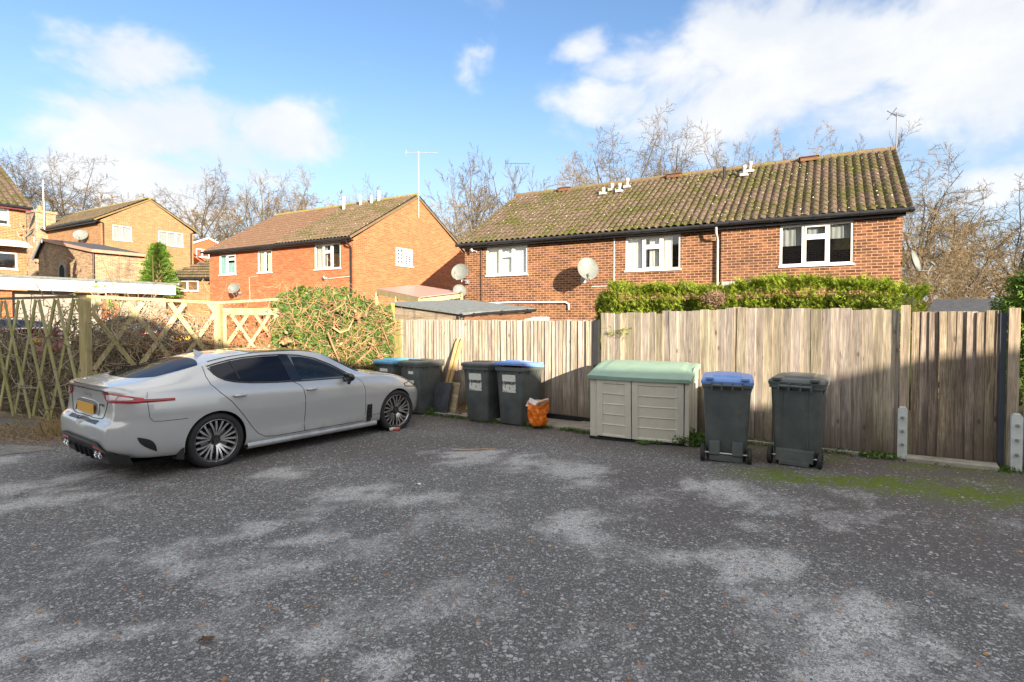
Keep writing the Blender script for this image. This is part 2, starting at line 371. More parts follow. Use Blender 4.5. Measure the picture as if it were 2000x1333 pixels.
M['shedwood'] = wood('grey shed boards', (.42, .35, .25), (.24, .19, .13), grain=(1.6, 1.6, 22), island=.2)
M['stake'] = wood('new pine', (.62, .42, .24), (.46, .29, .15), island=.08, knots=False)
M['felt'] = simple('roof felt', (.16, .18, .18), .95, var=.2, scale=10, bump=.6, bscale=150)
M['felt_dark'] = simple('dark roof felt', (.05, .055, .065), .9, var=.2)
M['brown_paint'] = wood('brown painted fascia', (.22, .11, .065), (.13, .065, .04), grain=(2, 2, 20), island=.1)
M['twig'] = simple('pale twig', (.115, .088, .052), .9, var=.3, scale=1.5, island=.25)
M['twig_tan'] = simple('tan twig', (.18, .132, .072), .9, var=.3, scale=1.5, island=.25)
M['twig_grey'] = simple('grey brown twig', (.085, .065, .045), .9, var=.25, scale=1.5, island=.2)
M['bark'] = simple('bark', (.085, .066, .042), .95, var=.35, scale=2.5)
M['stem'] = simple('ivy stem', (.38, .22, .12), .85, var=.3, island=.3)
M['stem_grey'] = simple('bramble stem', (.33, .27, .18), .85, var=.3, island=.4)
M['ivy'] = foliage('ivy leaves', [(.025, .055, .014), (.04, .09, .02), (.065, .13, .025), (.11, .18, .03), (.20, .23, .04)], .4)
M['conifer'] = foliage('conifer sprays', [(.06, .11, .012), (.15, .22, .018), (.25, .32, .025), (.36, .40, .04)], .6, .3)
M['conifer_g'] = foliage('green conifer', [(.05, .12, .02), (.12, .22, .03), (.24, .36, .06)], .6, .3)
M['deadleaf'] = foliage('dead leaves', [(.16, .10, .05), (.28, .18, .09), (.40, .28, .14)], .8, .1)
M['weed'] = foliage('weeds', [(.04, .09, .02), (.08, .16, .03), (.15, .22, .05)], .6, .3)
M['drygrass'] = foliage('dry grass', [(.30, .22, .10), (.42, .32, .15)], .8, .2)
M['mast_dark'] = simple('dark aerial metal', (.10, .11, .13), .5, metal=.5)
M['rubber'] = simple('rubber', (.022, .022, .023), .75, var=.25, bump=.3, bscale=120)
M['bin_grey'] = simple('grey bin plastic', (.085, .10, .10), .40, var=.2, scale=4, bump=.15, bscale=200, dirt=(.17, .17, .15, .5))
M['bin_blue'] = simple('blue lid plastic', (.16, .30, .66), .4, var=.08, dirt=(.3, .36, .5, .3))
M['bin_blue2'] = simple('pale blue lid plastic', (.10, .36, .60), .4, var=.08, dirt=(.3, .4, .5, .3))
# ------------------------------------------------------------------ ground
FD = Vector((.812, -.584, 0)).normalized(); FN = Vector((-.584, -.812, 0)).normalized(); F0 = Vector((1.33, 9.45, 0))   # fence line, normal towards the yard
def mat_asphalt():
    m, t, p = newmat('worn asphalt')
    P = t.new('TexCoord').outputs['Object']
    xyz = t.sep(P); x, y = xyz[0], xyz[1]
    def attr(n_): return t.new('Attribute', attribute_name=n_).outputs['Fac']
    mud = attr('mud'); wr_ = t.math('ADD', attr('worn'), t.math('ADD', t.math('MULTIPLY', t.math('SUBTRACT', t.noise(P, 6, 7, .78), .5), 1.5), t.math('MULTIPLY', t.math('SUBTRACT', t.noise(P, 55, 3, .8), .5), 1.1))); worn = t.math('MULTIPLY', t.ss(wr_, .15, .95), t.ss(attr('worn'), .02, .3)); dist = attr('fence_side')
    # binder and stones, three sizes
    pw = t.vmath('ADD', P, t.scale(t.vmath('SUBTRACT', t.noise(P, 45, 2, out=1), (.5, .5, .5)), (.012, .012, 0)))
    flat = t.scale(pw, (1, 1, 0))
    dens = t.math('MULTIPLY', t.math('SUBTRACT', 1.0, t.math('MULTIPLY', mud, .78)), 1.0)
    n = t.ss(t.noise(P, 1.0, 4, .6), .3, .7)
    def stones(scale, keep, r, edge=True):
        v = t.vor(flat, scale); c = t.sep(v.outputs[1])
        thr = t.math('SUBTRACT', 1.0, t.math('ADD', t.math('MULTIPLY', keep, dens), t.math('MULTIPLY', worn, .75)))
        on = t.math('GREATER_THAN', c[0], thr)
        if edge:
            e = t.vor(flat, scale, 1., 'DISTANCE_TO_EDGE').outputs[0]; sz = t.math('ADD', .05, t.math('MULTIPLY', c[1], r))
            return t.math('MULTIPLY', on, t.ss(t.math('SUBTRACT', e, sz), -.01, .03)), c, v
        return t.math('MULTIPLY', on, t.ss(v.outputs[0], r, r + .06, 1, 0)), c, v
    s1, c1, v1 = stones(38, t.math('ADD', .28, t.math('MULTIPLY', n, .34)), .20)
    s2, c2, v2 = stones(75, .50, .18)
    s3, c3, v3 = stones(160, .42, .36, False)
    bind = t.mix(t.ss(t.noise(P, 260, 2, .8), .35, .65), (.050, .048, .046), (.155, .150, .146))
    bind = t.mix(t.math('MULTIPLY', mud, .8), bind, t.mix(t.noise(P, 60, 2, .7), (.075, .063, .058), (.140, .120, .112)))
    dustf = t.math('MULTIPLY', t.math('MULTIPLY', worn, .86), t.ss(t.noise(P, 110, 3, .8), .42, .52))
    bind = t.mix(dustf, bind, (.78, .77, .74))
    def scol(c): return t.mix(c[1], t.mix(c[2], (.15, .15, .15), (.42, .42, .415)), t.mix(c[2], (.24, .235, .225), (.56, .55, .53)))
    col = t.mix(t.math('MULTIPLY', s3, .62), bind, scol(c3)); col = t.mix(t.math('MULTIPLY', s2, .8), col, scol(c2))
    orange = t.math('GREATER_THAN', c1[2], .988)
    col = t.mix(t.math('MULTIPLY', s1, .95), col, t.mix(orange, scol(c1), (.42, .20, .09)))
    ms = t.math('MULTIPLY', attr('mossy'), t.ss(t.noise(P, 9, 5, .75), .33, .56))
    col = t.mix(ms, col, t.mix(t.noise(P, 40, 3), (.045, .075, .006), (.16, .22, .014)))
    lf = t.math('MULTIPLY', attr('mould'), t.ss(t.noise(P, 11, 5, .75), .34, .6))
    col = t.mix(t.math('MULTIPLY', lf, .85), col, t.mix(t.noise(P, 30, 3), (.07, .045, .028), (.23, .15, .08)))
    t.set(p, 'Base Color', col); t.set(p, 'Roughness', t.ss(t.noise(P, 30, 3), .2, .8, .72, .92)); t.set(p, 'Specular IOR Level', .3)
    h = t.math('ADD', t.math('MULTIPLY', s1, 1.0), t.math('ADD', t.math('MULTIPLY', s2, .5), t.math('MULTIPLY', t.noise(P, 150, 3), .5)))
    bp = t.new('Bump', {'Strength': .8, 'Distance': .006, 'Height': h})
    bp2 = t.new('Bump', {'Strength': .35, 'Distance': .05, 'Height': t.noise(P, 2.2, 4)}); t.l.new(bp.outputs[0], bp2.inputs['Normal']); t.l.new(bp2.outputs[0], p.inputs['Normal'])
    return m
def mat_earth():
    m, t, p = newmat('garden earth and grass'); P = t.new('TexCoord').outputs['Object']
    c = t.mix(t.ss(t.noise(P, .6, 6, .65), .4, .62), (.10, .075, .045), (.07, .10, .03))
    c = t.mix(t.math('MULTIPLY', t.noise(P, 18, 4), .5), c, (.16, .13, .07))
    t.set(p, 'Base Color', c); t.set(p, 'Roughness', .95)
    bp = t.new('Bump', {'Strength': .8, 'Distance': .05, 'Height': t.noise(P, 12, 5)}); t.l.new(bp.outputs[0], p.inputs['Normal'])
    return m
gx = [-600, -350, -200, -140] + [-100 + 4 * i for i in range(51)] + [140, 200, 350, 600]
gy = [-200, -80, -40, -25] + [-16 + 2 * i for i in range(60)] + [110, 130, 170, 250, 400, 800]
mb = MB(); mb.v = [(x, y, ground_z(x, min(y, 130)) - .012) for y in gy for x in gx]
n = len(gx); mb.f = [(j * n + i, j * n + i + 1, (j + 1) * n + i + 1, (j + 1) * n + i) for j in range(len(gy) - 1) for i in range(n - 1)]; mb.m = [0] * len(mb.f)
tag(mb.build('ground', mat_earth(), smooth=1), kind='structure')
gp = lambda x, y, dz=0.: (x, y, .01 * x - .02 * y + dz)
mb = MB(); E_ = [(-0.53, 7.09, 0.49, 0.4), (0.13, 6.84, 0.44, 0.43), (0.75, 6.21, 0.35, 0.49), (-1.45, 5.57, 0.46, 0.32), (-0.9, 5.33, 0.35, 0.26), (-2.69, 6.34, 0.29, 0.28), (-5.19, 5.91, 0.49, 0.28), (-4.83, 6.31, 0.47, 0.27), (-4.38, 5.52, 0.31, 0.24), (-4.85, 5.29, 0.29, 0.32), (-2.56, 4.08, 0.21, 0.29), (-2.63, 3.9, 0.18, 0.26), (-2.21, 4.54, 0.17, 0.17), (-1.49, 4.41, 0.16, 0.16), (-1.56, 3.8, 0.25, 0.13), (-2.23, 3.77, 0.14, 0.16), (0.52, 4.59, 0.25, 0.42), (0.7, 4.15, 0.23, 0.2), (1.0, 3.95, 0.26, 0.13), (1.46, 3.9, 0.4, 0.1), (1.53, 3.73, 0.21, 0.24), (2.03, 5.57, 0.31, 0.39), (2.15, 5.23, 0.24, 0.25), (2.36, 4.86, 0.18, 0.13), (1.75, 3.8, 0.21, 0.21), (1.97, 3.23, 0.27, 0.24), (1.96, 2.9, 0.32, 0.29), (1.55, 2.96, 0.25, 0.31), (1.61, 2.6, 0.29, 0.16), (-2.77, 3.14, 0.32, 0.1), (-2.38, 2.98, 0.22, 0.1), (-2.22, 2.62, 0.27, 0.24), (-2.44, 2.7, 0.2, 0.17), (-1.31, 2.96, 0.11, 0.13), (-0.97, 2.88, 0.16, 0.14), (-0.68, 2.67, 0.12, 0.17), (-2.01, 2.97, 0.14, 0.06), (1.58, 3.36, 0.19, 0.13), (2.14, 2.85, 0.13, 0.24), (-1.51, 4.25, 0.24, 0.1),
         (-6.9, 7.1, .5, .3), (4.5, 2.5, .5, .5), (-5, 2, .8, .5), (2, -1, 1, .6), (-3, -3, 1, .8)]
poly = [(-16, -8.3), (14, -8.3), (14, .2), (6.6, 5.55), (1.33, 9.30), (-2.8, 12.25), (-4.76, 11.15), (-7.4, 9.48), (-11.2, 11.95), (-16, 11.95)]

bmm = bmesh.new(); bmm.faces.new([bmm.verts.new(gp(x, y)) for x, y in poly]); 
def cuts(a, b, st, ax):
    v = a
    while v < b:
        co = (v, 0, 0) if ax == 0 else (0, v, 0); no = (1, 0, 0) if ax == 0 else (0, 1, 0)
        bmesh.ops.bisect_plane(bmm, geom=bmm.verts[:] + bmm.edges[:] + bmm.faces[:], plane_co=co, plane_no=no); v += st
cuts(-9.4, 7.6, .11, 0); cuts(1.4, 12, .11, 1); cuts(-8, 1.4, 1.5, 1)
me = bpy.data.meshes.new('asphalt_yard'); bmm.to_mesh(me); bmm.free(); me.materials.append(mat_asphalt())
def sst(a, b, x): x = max(0., min(1., (x - a) / (b - a))); return x * x * (3 - 2 * x)
def fbm(x, y, s_, o=4): return sum(noise.noise(Vector((x * s_ * 2 ** k, y * s_ * 2 ** k, k * 7.7))) * .6 ** k for k in range(o))
AT = {k: [] for k in ('worn', 'mud', 'fence_side', 'mossy', 'mould')}
ma = Vector((2.0, 6.35)); mbb = Vector((5.4, 4.75)); mdd = (mbb - ma).normalized(); mnv = Vector((-mdd.y, mdd.x))
for v in me.vertices:
    x, y = v.co.x, v.co.y; wx = x + .16 * fbm(x, y, 1.7); wy = y + .13 * fbm(x + 9, y - 4, 1.7)
    f = 0.
    for cx, cy, rx, ry in E_:
        if abs(wx - cx) > rx * 2 or abs(wy - cy) > ry * 2: continue
        f = max(f, 1 - sst(.3, 1.9, math.hypot((wx - cx) / rx, (wy - cy) / ry)))
    f *= .35 + .65 * sst(-.35, .3, fbm(x, y, 3.1, 5)); f = max(f, .42 * sst(-.15, .6, fbm(x + 30, y, 1.4, 5)) * (1 - sst(4.5, 8, y)))
    di = (Vector((x, y, 0)) - F0).dot(FN); ed = di + .5 * fbm(x, y, 1.3)
    md = 1 - sst(.9, 2.3, ed); un = 1 - sst(.6, 1.35, math.hypot((wx + 4.1) / 1.5, (wy - 7.3) / 1.2)); md = max(md, .8 * un, .85 * (1 - sst(.55, 1.3, math.hypot((wx - 3.5) / 1.35, (wy - 4.5) / 1.3))), .7 * (1 - sst(.6, 1.3, math.hypot((wx - 1.6) / .8, (wy - 5.4) / 1.5))), .75 * (1 - sst(.6, 1.3, math.hypot((wx + 1.3) / 1.5, (wy - 7.6) / .9))))
    rel = Vector((x, y)) - ma; al = rel.dot(mdd); ac = rel.dot(mnv) + .22 * fbm(x, y, 2.3, 5)
    mo_ = sst(.1, 1.2, al) * (1 - sst(.12, .42, abs(ac - .12))); mo_ = max(mo_, .7 * (1 - sst(.5, 1.3, di)) * sst(1.2, 2.6, x) * sst(-.1, .4, fbm(x, y, 2)))
    lf_ = 1 - sst(.5, 1.3, math.hypot((wx + 7.6) / 1.7, (wy - 8.9) / 1.2))
    for k, q in zip(AT, (f, md, di, mo_, lf_)): AT[k].append(q)
for k, a_ in AT.items(): me.attributes.new(k, 'FLOAT', 'POINT').data.foreach_set('value', a_)
asp = bpy.data.objects.new('asphalt_yard', me); COL.objects.link(asp); tag(asp, kind='structure')
# paving slabs along the fence
def slabs(name, s0, s1, d0, d1, L, seed):
    rnd = random.Random(seed); m_ = MB(); s = s0
    while s < s1 - .05:
        e = min(s + L, s1); q = []
        for a, b in ((s + .006, d0), (e - .006, d0), (e - .006, d1), (s + .006, d1)):
            c = F0 + FD * a + FN * b; q.append(c)
        t0 = rnd.uniform(.035, .05); tl = rnd.uniform(-.006, .006)
        top = [gp(c.x, c.y, t0 + (tl if i in (1, 2) else 0)) for i, c in enumerate(q)]; bot = [gp(c.x, c.y, -.02) for c in q]
        m_.add(bot + top, [(4, 5, 6, 7)[::-1], (0, 1, 5, 4)[::-1], (1, 2, 6, 5)[::-1], (2, 3, 7, 6)[::-1], (3, 0, 4, 7)[::-1]]); s = e
    o = m_.build(name, M['slab'], bevel=.006, fixn=True); tag(o, kind='structure'); return o
slabs('paving_strip', -3.1, .55, .08, .70, .60, 3)
slabs('paving_path', 4.42, 5.28, .06, .32, .9, 5)
slabs('kerb_edging', 1.9, 4.3, .20, .25, .9, 8)
# pale concrete patch at the far left
mb = MB(); pc = [(-9.5, 6.6), (-6.92, 7.43), (-6.45, 7.75), (-6.7, 7.95), (-7.5, 8.12), (-9.5, 8.3), (-12, 8.2), (-12, 6)]
mb.poly([gp(x, y, .006) for x, y in pc]); tag(mb.build('concrete_apron', simple('rough concrete', (.19, .185, .17), .9, var=.25, scale=5, bump=.6, bscale=60, dirt=(.07, .065, .06, .7))), kind='structure')

# ------------------------------------------------------------------ building kit
def add_roof(mb, A, U, V, LU, LV, wave, amp, course, step, ns=6, m=0):
    A = Vector(A); U = Vector(U).normalized(); V = Vector(V).normalized(); N = U.cross(V).normalized()
    nu = max(1, round(LU / wave)) * ns; nc = max(1, round(LV / course)); rows = []
    for c in range(nc):
        rows += [(c / nc, step), ((c + 1) / nc - 1e-4, 0)]
    vs = []
    for vi, (q, h) in enumerate(rows):
        for i in range(nu + 1):
            u = LU * i / nu; ph = 2 * math.pi * (i % ns) / ns
            w = amp * (abs(math.cos(ph / 2)) ** 1.0 * 2 - 1)
            jit = .006 * noise.noise(Vector((u * 3.3, (vi // 2) * 1.7, 0)))
            vs.append(A + U * u + V * (LV * q) + N * (w + h + jit))
    fs = [(j * (nu + 1) + i, j * (nu + 1) + i + 1, (j + 1) * (nu + 1) + i + 1, (j + 1) * (nu + 1) + i) for j in range(len(rows) - 1) for i in range(nu)]
    mb.add(vs, fs, m)
    # underside
    mb.poly([A - N * (amp + .01), A + V * LV - N * (amp + .01), A + V * LV + U * LU - N * (amp + .01), A + U * LU - N * (amp + .01)], m)
def window(root, O, U, x0, x1, z0, z1, layout, cur=None, sill=True, gl='glass', bars=0, label=None):
    """frame mesh + pane + curtain; outward normal = U x Z. layout: list of (f0,f1,[heights]) columns"""
    O = Vector(O); U = Vector(U); N = U.cross(Vector((0, 0, 1))); Mx = Matrix((( U.x, -N.x, 0, O.x), (U.y, -N.y, 0, O.y), (0, 0, 1, 0), (0, 0, 0, 1)))
    w = x1 - x0; fr = MB(); fw = .055; y0, y1 = .015, .075
    g = .002
    fr.box(x0 + g, x1 - g, y0, y1, z0 + g, z0 + fw, M=Mx); fr.box(x0 + g, x1 - g, y0, y1, z1 - fw, z1 - g, M=Mx)
    fr.box(x0 + g, x0 + fw, y0, y1, z0 + fw, z1 - fw, M=Mx); fr.box(x1 - fw, x1 - g, y0, y1, z0 + fw, z1 - fw, M=Mx)
    edges = []
    for (a, b, hs) in layout:
        xa = x0 + w * a; xb = x0 + w * b
        if a > 0: fr.box(xa - .035, xa + .035, y0 + .002, y1 - .002, z0 + fw, z1 - fw, M=Mx)
        for q, hh in enumerate(hs): fr.box(xa + .035, xb - .035, y0 + .004, y1 - .004, z0 + (z1 - z0) * hh - .03, z0 + (z1 - z0) * hh + .03, M=Mx)
        zz = [z0 + fw] + [z0 + (z1 - z0) * hh for hh in hs] + [z1 - fw]
        if bars or (hs):      # opening casement drawn as a proud inner frame
            for k in range(len(zz) - 1):
                if bars or k == len(zz) - 2 or True:
                    a0 = xa + (.057 if a == 0 else .037); b0 = xb - (.057 if b == 1 else .037); c0 = zz[k] + (.002 if k == 0 else .032); d0 = zz[k + 1] - (.002 if k == len(zz) - 2 else .032); tt = .032; yy = y0 - .012
                    fr.box(a0, b0, yy, y0 + .03, c0, c0 + tt, M=Mx); fr.box(a0, b0, yy, y0 + .03, d0 - tt, d0, M=Mx)
                    fr.box(a0, a0 + tt, yy, y0 + .03, c0 + tt, d0 - tt, M=Mx); fr.box(b0 - tt, b0, yy, y0 + .03, c0 + tt, d0 - tt, M=Mx)
                    for i in range(1, bars): fr.box(a0 + (b0 - a0) * i / bars - .012, a0 + (b0 - a0) * i / bars + .012, yy + .01, y0 + .03, c0 + tt, d0 - tt, M=Mx)
                    if bars:
                        for i in range(1, 4): zc = c0 + (d0 - c0) * i / 4; fr.box(a0 + tt, b0 - tt, yy + .012, y0 + .03, zc - .012, zc + .012, M=Mx)
    if sill: fr.box(x0 - .03, x1 + .03, -.05, y0 - .001, z0 - .035, z0 + .012, M=Mx)
    f = fr.build('window', M['pvc'], root, label=label)
    p = MB(); p.poly([Mx @ Vector(q) for q in ((x0 + .03, .045, z0 + .03), (x1 - .03, .045, z0 + .03), (x1 - .03, .045, z1 - .03), (x0 + .03, .045, z1 - .03))]); p.build('pane', M[gl], f)
    if cur:
        for (a, b, za, zb, mt) in cur:
            c = MB(); nseg = max(8, int((b - a) * w / .018)); a0 = x0 + w * a; L = w * (b - a); ph = random.uniform(0, 6)
            c.grid(lambda s_, t_: Mx @ Vector((a0 + L * s_, .13 + .009 * math.sin(s_ * L * 62 + ph + 1.2 * math.sin(s_ * 9)) + .006 * math.sin(s_ * L * 31 + t_ * 2), z0 + (z1 - z0) * (za + (zb - za) * t_))), nseg, 4)
            c.build('curtain', M[mt], f, smooth=1)
    return f
def satellite_dish(label, loc, az, el=22, w=.62, h=.68, arm=.45, wallpt=None, group='satellite dishes', mesh=False):
    """az = heading (degrees) the dish faces, 0 = towards -y"""
    t = thing('satellite_dish', label, 'satellite dish', loc, R(az), group)
    Mt = Matrix.Rotation(R(-el), 4, 'X')
    d = MB(); prof = []
    NN = 10
    def f(u, v):
        a = 2 * math.pi * u; r = v; x = math.cos(a) * r * w / 2; z = math.sin(a) * r * h / 2
        return Mt @ Vector((x, .09 * (r * r - 1) * -1 - .05 + .0, z))
    d.grid(f, 36, 8)
    d.tube([Mt @ Vector((math.cos(a) * w / 2, -.05, math.sin(a) * h / 2)) for a in [2 * math.pi * i / 36 for i in range(37)]], .008, 6, cap=False)
    d.build('reflector', M['dish'], t, smooth=1)
    b = MB(); b.tube([Mt @ Vector((0, .02, -h * .42)), Mt @ Vector((0, -.22, -h * .62)), Mt @ Vector((0, -arm, -h * .38))], .013, 6); b.build('feed_arm', M['grey_pvc'], t)
    l = MB(); l.tube([Mt @ Vector((0, -arm - .02, -h * .42)), Mt @ Vector((0, -arm + .03, -h * .26))], [.022, .032], 10); l.build('receiver', M['dish'], t)
    k = MB(); k.tube([(0, .04, -.05), (0, .12, -.05), (0, .13, -h * .55)], .02, 8)
    if wallpt: k.tube([(0, .12, -h * .4), tuple(wallpt)], .018, 8); k.box(wallpt[0] - .08, wallpt[0] + .08, wallpt[1] - .02, wallpt[1] + .004, wallpt[2] - .08, wallpt[2] + .08)
    k.build('bracket', M['metal'], t)
    return t
def gutter(root, pts, r=.058, clips=1.0):
    g = MB(); g.tube(pts, r, 10)
    a = Vector(pts[0]); b = Vector(pts[-1]); L = (b - a).length; d = (b - a).normalized()
    s = .4
    while s < L: 
        c = a + d * s; g.tube([c - d * .03, c + d * .03], r + .012, 10); s += clips
    return g.build('gutter', M['black_pvc'], root, smooth=40)
def pipe(root, pts, r=.034, mat='black_pvc', name='downpipe'):
    g = MB(); g.tube(pts, r, 10)
    return g.build(name, M[mat], root, smooth=40)
FLAT = [(0, .33, []), (.33, .67, [.68]), (.67, 1, [])]

# ------------------------------------------------------------------ main terrace (right)
mh = thing('terraced_house', 'long brown brick terrace with mossy pantile roof behind the conifer hedge', 'house', (-1.69, 19.9, 0), math.atan2(-.494, .869))
LW = 12.88; EV = 4.22; RZ = 6.62; DP = 4.0
wins = [(0.91, 2.54, 3.10, 4.09), (5.94, 7.59, 3.06, 4.08), (10.2, 11.87, 3.00, 4.08)]
X = Vector((1, 0, 0)); Y = Vector((0, 1, 0))
wl = MB(); wl.wall((0, 0, 0), X, -1.2, EV - .02, 8.72, wins[:2])
wl.wall((8.72, -.10, 0), X, -1.2, EV - .02, LW - 8.72, [(10.2 - 8.72, 11.87 - 8.72, 3.0, 4.08)]); wl.poly([(8.72, 0, -1.2), (8.72, -.10, -1.2), (8.72, -.10, EV - .02), (8.72, 0, EV - .02)])
wl.poly([(0, 0, -1.2), (0, 0, EV), (0, DP, RZ - .06), (0, 2 * DP, EV), (0, 2 * DP, -1.2)])
wl.poly([(LW, -.1, -1.2), (LW, 2 * DP, -1.2), (LW, 2 * DP, EV), (LW, DP, RZ - .06), (LW, -.1, EV)]); wl.poly([(0, 2 * DP, -1.2), (0, 2 * DP, EV), (LW, 2 * DP, EV), (LW, 2 * DP, -1.2)])
wl.build('wall', M['brick_dark'], mh)
sl_ = Vector((0, DP + .32, RZ - EV + .1)); 
rf = MB(); add_roof(rf, (-.12, -.32, EV + .02), X, sl_, LW + .30, sl_.length, .205, .034, .33, .028)
roofo = rf.build('roof', M['roof_moss'], mh, smooth=50)
rb = MB(); sb = Vector((0, -(DP + .32), RZ - EV + .1)); add_roof(rb, (LW + .18, 2 * DP + .32, EV + .02), -X, sb, LW + .30, sb.length, .30, .035, .66, .028, 4); rb.build('roof', M['roof_moss'], mh, smooth=50)
rg = MB(); x = -.12; i = 0
while x < LW + .15:
    e = min(x + .45, LW + .18); rg.tube([(x, DP, RZ + .125 + .004 * (i % 2)), (e - .012, DP, RZ + .125 + .004 * (i % 2))], .10, 10); x = e; i += 1
rg.build('ridge', rooftile('ridge tile', (.15, .105, .07), (.21, .155, .10), (.13, .12, .025), .5, .6), roofo, smooth=50)
# moss cushions and loose lichen on the pantiles
rnd = random.Random(11); ms = MB(); Vn = sl_.normalized(); Nn = X.cross(Vn)
for i in range(3400):
    u = rnd.uniform(0, LW); q = rnd.random() ** 1.2 * sl_.length
    if noise.noise(Vector((u * .6, q * .8, 3))) + .25 * noise.noise(Vector((u * 3, q * 3, 3))) < -.12 + .28 * max(0, 1 - u / 5): continue
    u = (math.floor(u / .205) + .5 + rnd.gauss(0, .13)) * .205 - .12; r = rnd.uniform(.012, .036)
    c = Vector((0, -.32, EV + .02)) + X * u + Vn * q + Nn * (-.012)
    a0 = rnd.uniform(0, 6); vs = [c + Nn * r * 1.1 + X * rnd.gauss(0, .004)] + [c + (X * math.cos(a0 + k * 1.0472) + Vn * math.sin(a0 + k * 1.0472)) * r * rnd.uniform(.8, 1.35) - Nn * .01 for k in range(6)]
    mid = [(vs[0] * .35 + v * .65) + Nn * r * .42 for v in vs[1:]]
    vs = [vs[0]] + mid + vs[1:]
    ms.add(vs, [(0, 1 + k, 1 + (k + 1) % 6) for k in range(6)] + [(1 + k, 7 + k, 7 + (k + 1) % 6, 1 + (k + 1) % 6) for k in range(6)])
mo = ms.build('moss', foliage('roof moss', [(.05, .055, .01), (.11, .12, .018), (.19, .19, .03), (.26, .24, .05)], .95, 0), roofo, smooth=1); mo['kind'] = 'stuff'
ms = MB()
for i in range(330):
    u = rnd.uniform(0, LW); q = rnd.random() * sl_.length; u = (math.floor(u / .205) + rnd.choice((0, 0, .5)) + rnd.gauss(0, .1)) * .205 - .12
    c = Vector((0, -.32, EV + .02)) + X * u + Vn * q + Nn * (.045 if rnd.random() < .6 else .03); r = rnd.uniform(.007, .021)
    ms.add([c + Nn * r * .7] + [c + (X * math.cos(k * 1.2566) + Vn * math.sin(k * 1.2566)) * r * rnd.uniform(.7, 1.3) - Nn * .01 for k in range(5)], [(0, 1 + k, 1 + (k + 1) % 5) for k in range(5)])
lo = ms.build('lichen', simple('lichen', (.60, .56, .46), .95, island=.25), roofo); lo['kind'] = 'stuff'
sf = MB(); sf.box(-.05, LW + .05, -.24, -.215, EV - .14, EV + .02); sf.box(-.05, LW + .05, -.215, 0, EV - .10, EV - .07); sf.build('fascia', M['black_pvc'], mh)
gutter(mh, [(-.16, -.33, EV - .03), (8.66, -.33, EV - .035)]); gutter(mh, [(8.62, -.36, EV - .005), (LW + .2, -.36, EV - .02)])
pipe(mh, [(8.62, -.33, EV - .06), (8.62, -.3, EV - .25), (8.62, -.06, EV - .42), (8.62, -.06, -.8)], .035, 'cream_metal')
pipe(mh, [(.72, -.03, EV - .1), (.72, -.03, -.6)], .018)
pipe(mh, [(5.58, -.02, EV - .1), (5.58, -.02, 2.66), (5.52, -.02, 2.62), (4.85, -.02, 2.62)], .011, 'pvc', 'cable')
pipe(mh, [(.9, -.05, 2.14), (2.2, -.05, 2.16), (3.95, -.05, 2.14), (4.07, -.05, 2.08), (4.08, -.05, 1.9)], .03, 'pvc', 'overflow_pipe')
cg = MB(); cg.box(8.75, 9.9, -.14, -.101, 2.5, 2.64); cg.build('lead_flashing', M['grey_pvc'], mh)
dl = MB(); dl.box(2.45, 3.35, -.03, .02, 1.2, 1.66); dl.build('door_frame', M['pvc'], mh)
window(mh, (0, 0, 0), X, *wins[0], FLAT, [(.0, .36, .03, 1, 'curtain'), (.35, .68, .03, .66, 'curtain'), (.35, .66, .7, 1, 'curtain'), (.66, 1, .03, 1, 'curtain')])
window(mh, (0, 0, 0), X, *wins[1], FLAT, [(.02, .27, .02, 1, 'curtain'), (.42, .62, .02, 1, 'curtain'), (.68, .84, .02, 1, 'curtain')])
window(mh, (8.72, -.10, 0), X, 10.2 - 8.72, 11.87 - 8.72, 3.0, 4.08, FLAT, [(0, .34, .5, 1, 'blind'), (.67, 1, .62, 1, 'blind'), (.34, .66, .72, 1, 'blind')], gl='glass_dark')
for i, (u, v, w_) in enumerate([(2.15, 3.93, .45), (6.46, 3.93, .5), (10.75, 3.93, .5)]):
    c = MB(); c.box(u - w_ / 2, u + w_ / 2, v - .16, v + .16, RZ + .05, RZ + .17); c.box(u - w_ / 2 - .04, u + w_ / 2 + .04, v - .2, v + .2, RZ + .17, RZ + .20); c.build('ridge_vent', M['brown_paint'], roofo, bevel=.01)
for (u, v, h) in [(4.12, 2.95, .22), (4.35, 3.25, .24), (4.72, 3.0, .3), (4.9, 3.35, .34), (8.9, 3.15, .34), (9.05, 3.45, .34)]:
    z = EV + .08 + (v + .32) * (RZ - EV + .1) / (DP + .32); c = MB(); h *= .85; c.tube([(u, v, z - .1), (u, v, z + h)], .05, 12); c.tube([(u, v, z + h - .1), (u, v, z + h - .07), (u, v, z + h + .02), (u, v, z + h + .03)], [.05, .075, .075, .03], 12); c.box(u - .12, u + .12, v - .12, v + .10, z - .05, z + .035); c.build('flue', M['cream_metal'], roofo, smooth=40)
c = MB(); c.tube([(8.28, 3.2, EV + 2.0), (8.28, 3.2, EV + 2.45)], .05, 10); c.build('soil_vent', M['black_pvc'], roofo)
def floodlight(root, M4, arm=.16, mat='grey_pvc'):
    f = MB(); f.tube([M4 @ Vector((0, 0, 0)), M4 @ Vector((0, -arm, .03))], .015, 8); f.add(*_fl(), M=M4 @ Matrix.Translation((0, -arm - .05, .03)) @ Matrix.Rotation(R(30), 4, 'X'))
    f.box(-.04, .04, -.03, 0, -.04, .04, M=M4); return f.build('floodlight', M[mat], root)
def _fl():
    b = MB(); b.frustum((-.1, .1, -.03, .02, -.06), (-.06, .06, -.02, .05, .05)); return b.v, b.f
floodlight(mh, Matrix.Translation((.5, 0, 3.98)) @ Matrix.Rotation(R(-35), 4, 'Z'))
def mloc(u, y, z):  # local of main house -> world
    v = mh.matrix_basis @ Vector((u, y, z)); return tuple(v)
bpy.context.view_layer.update()
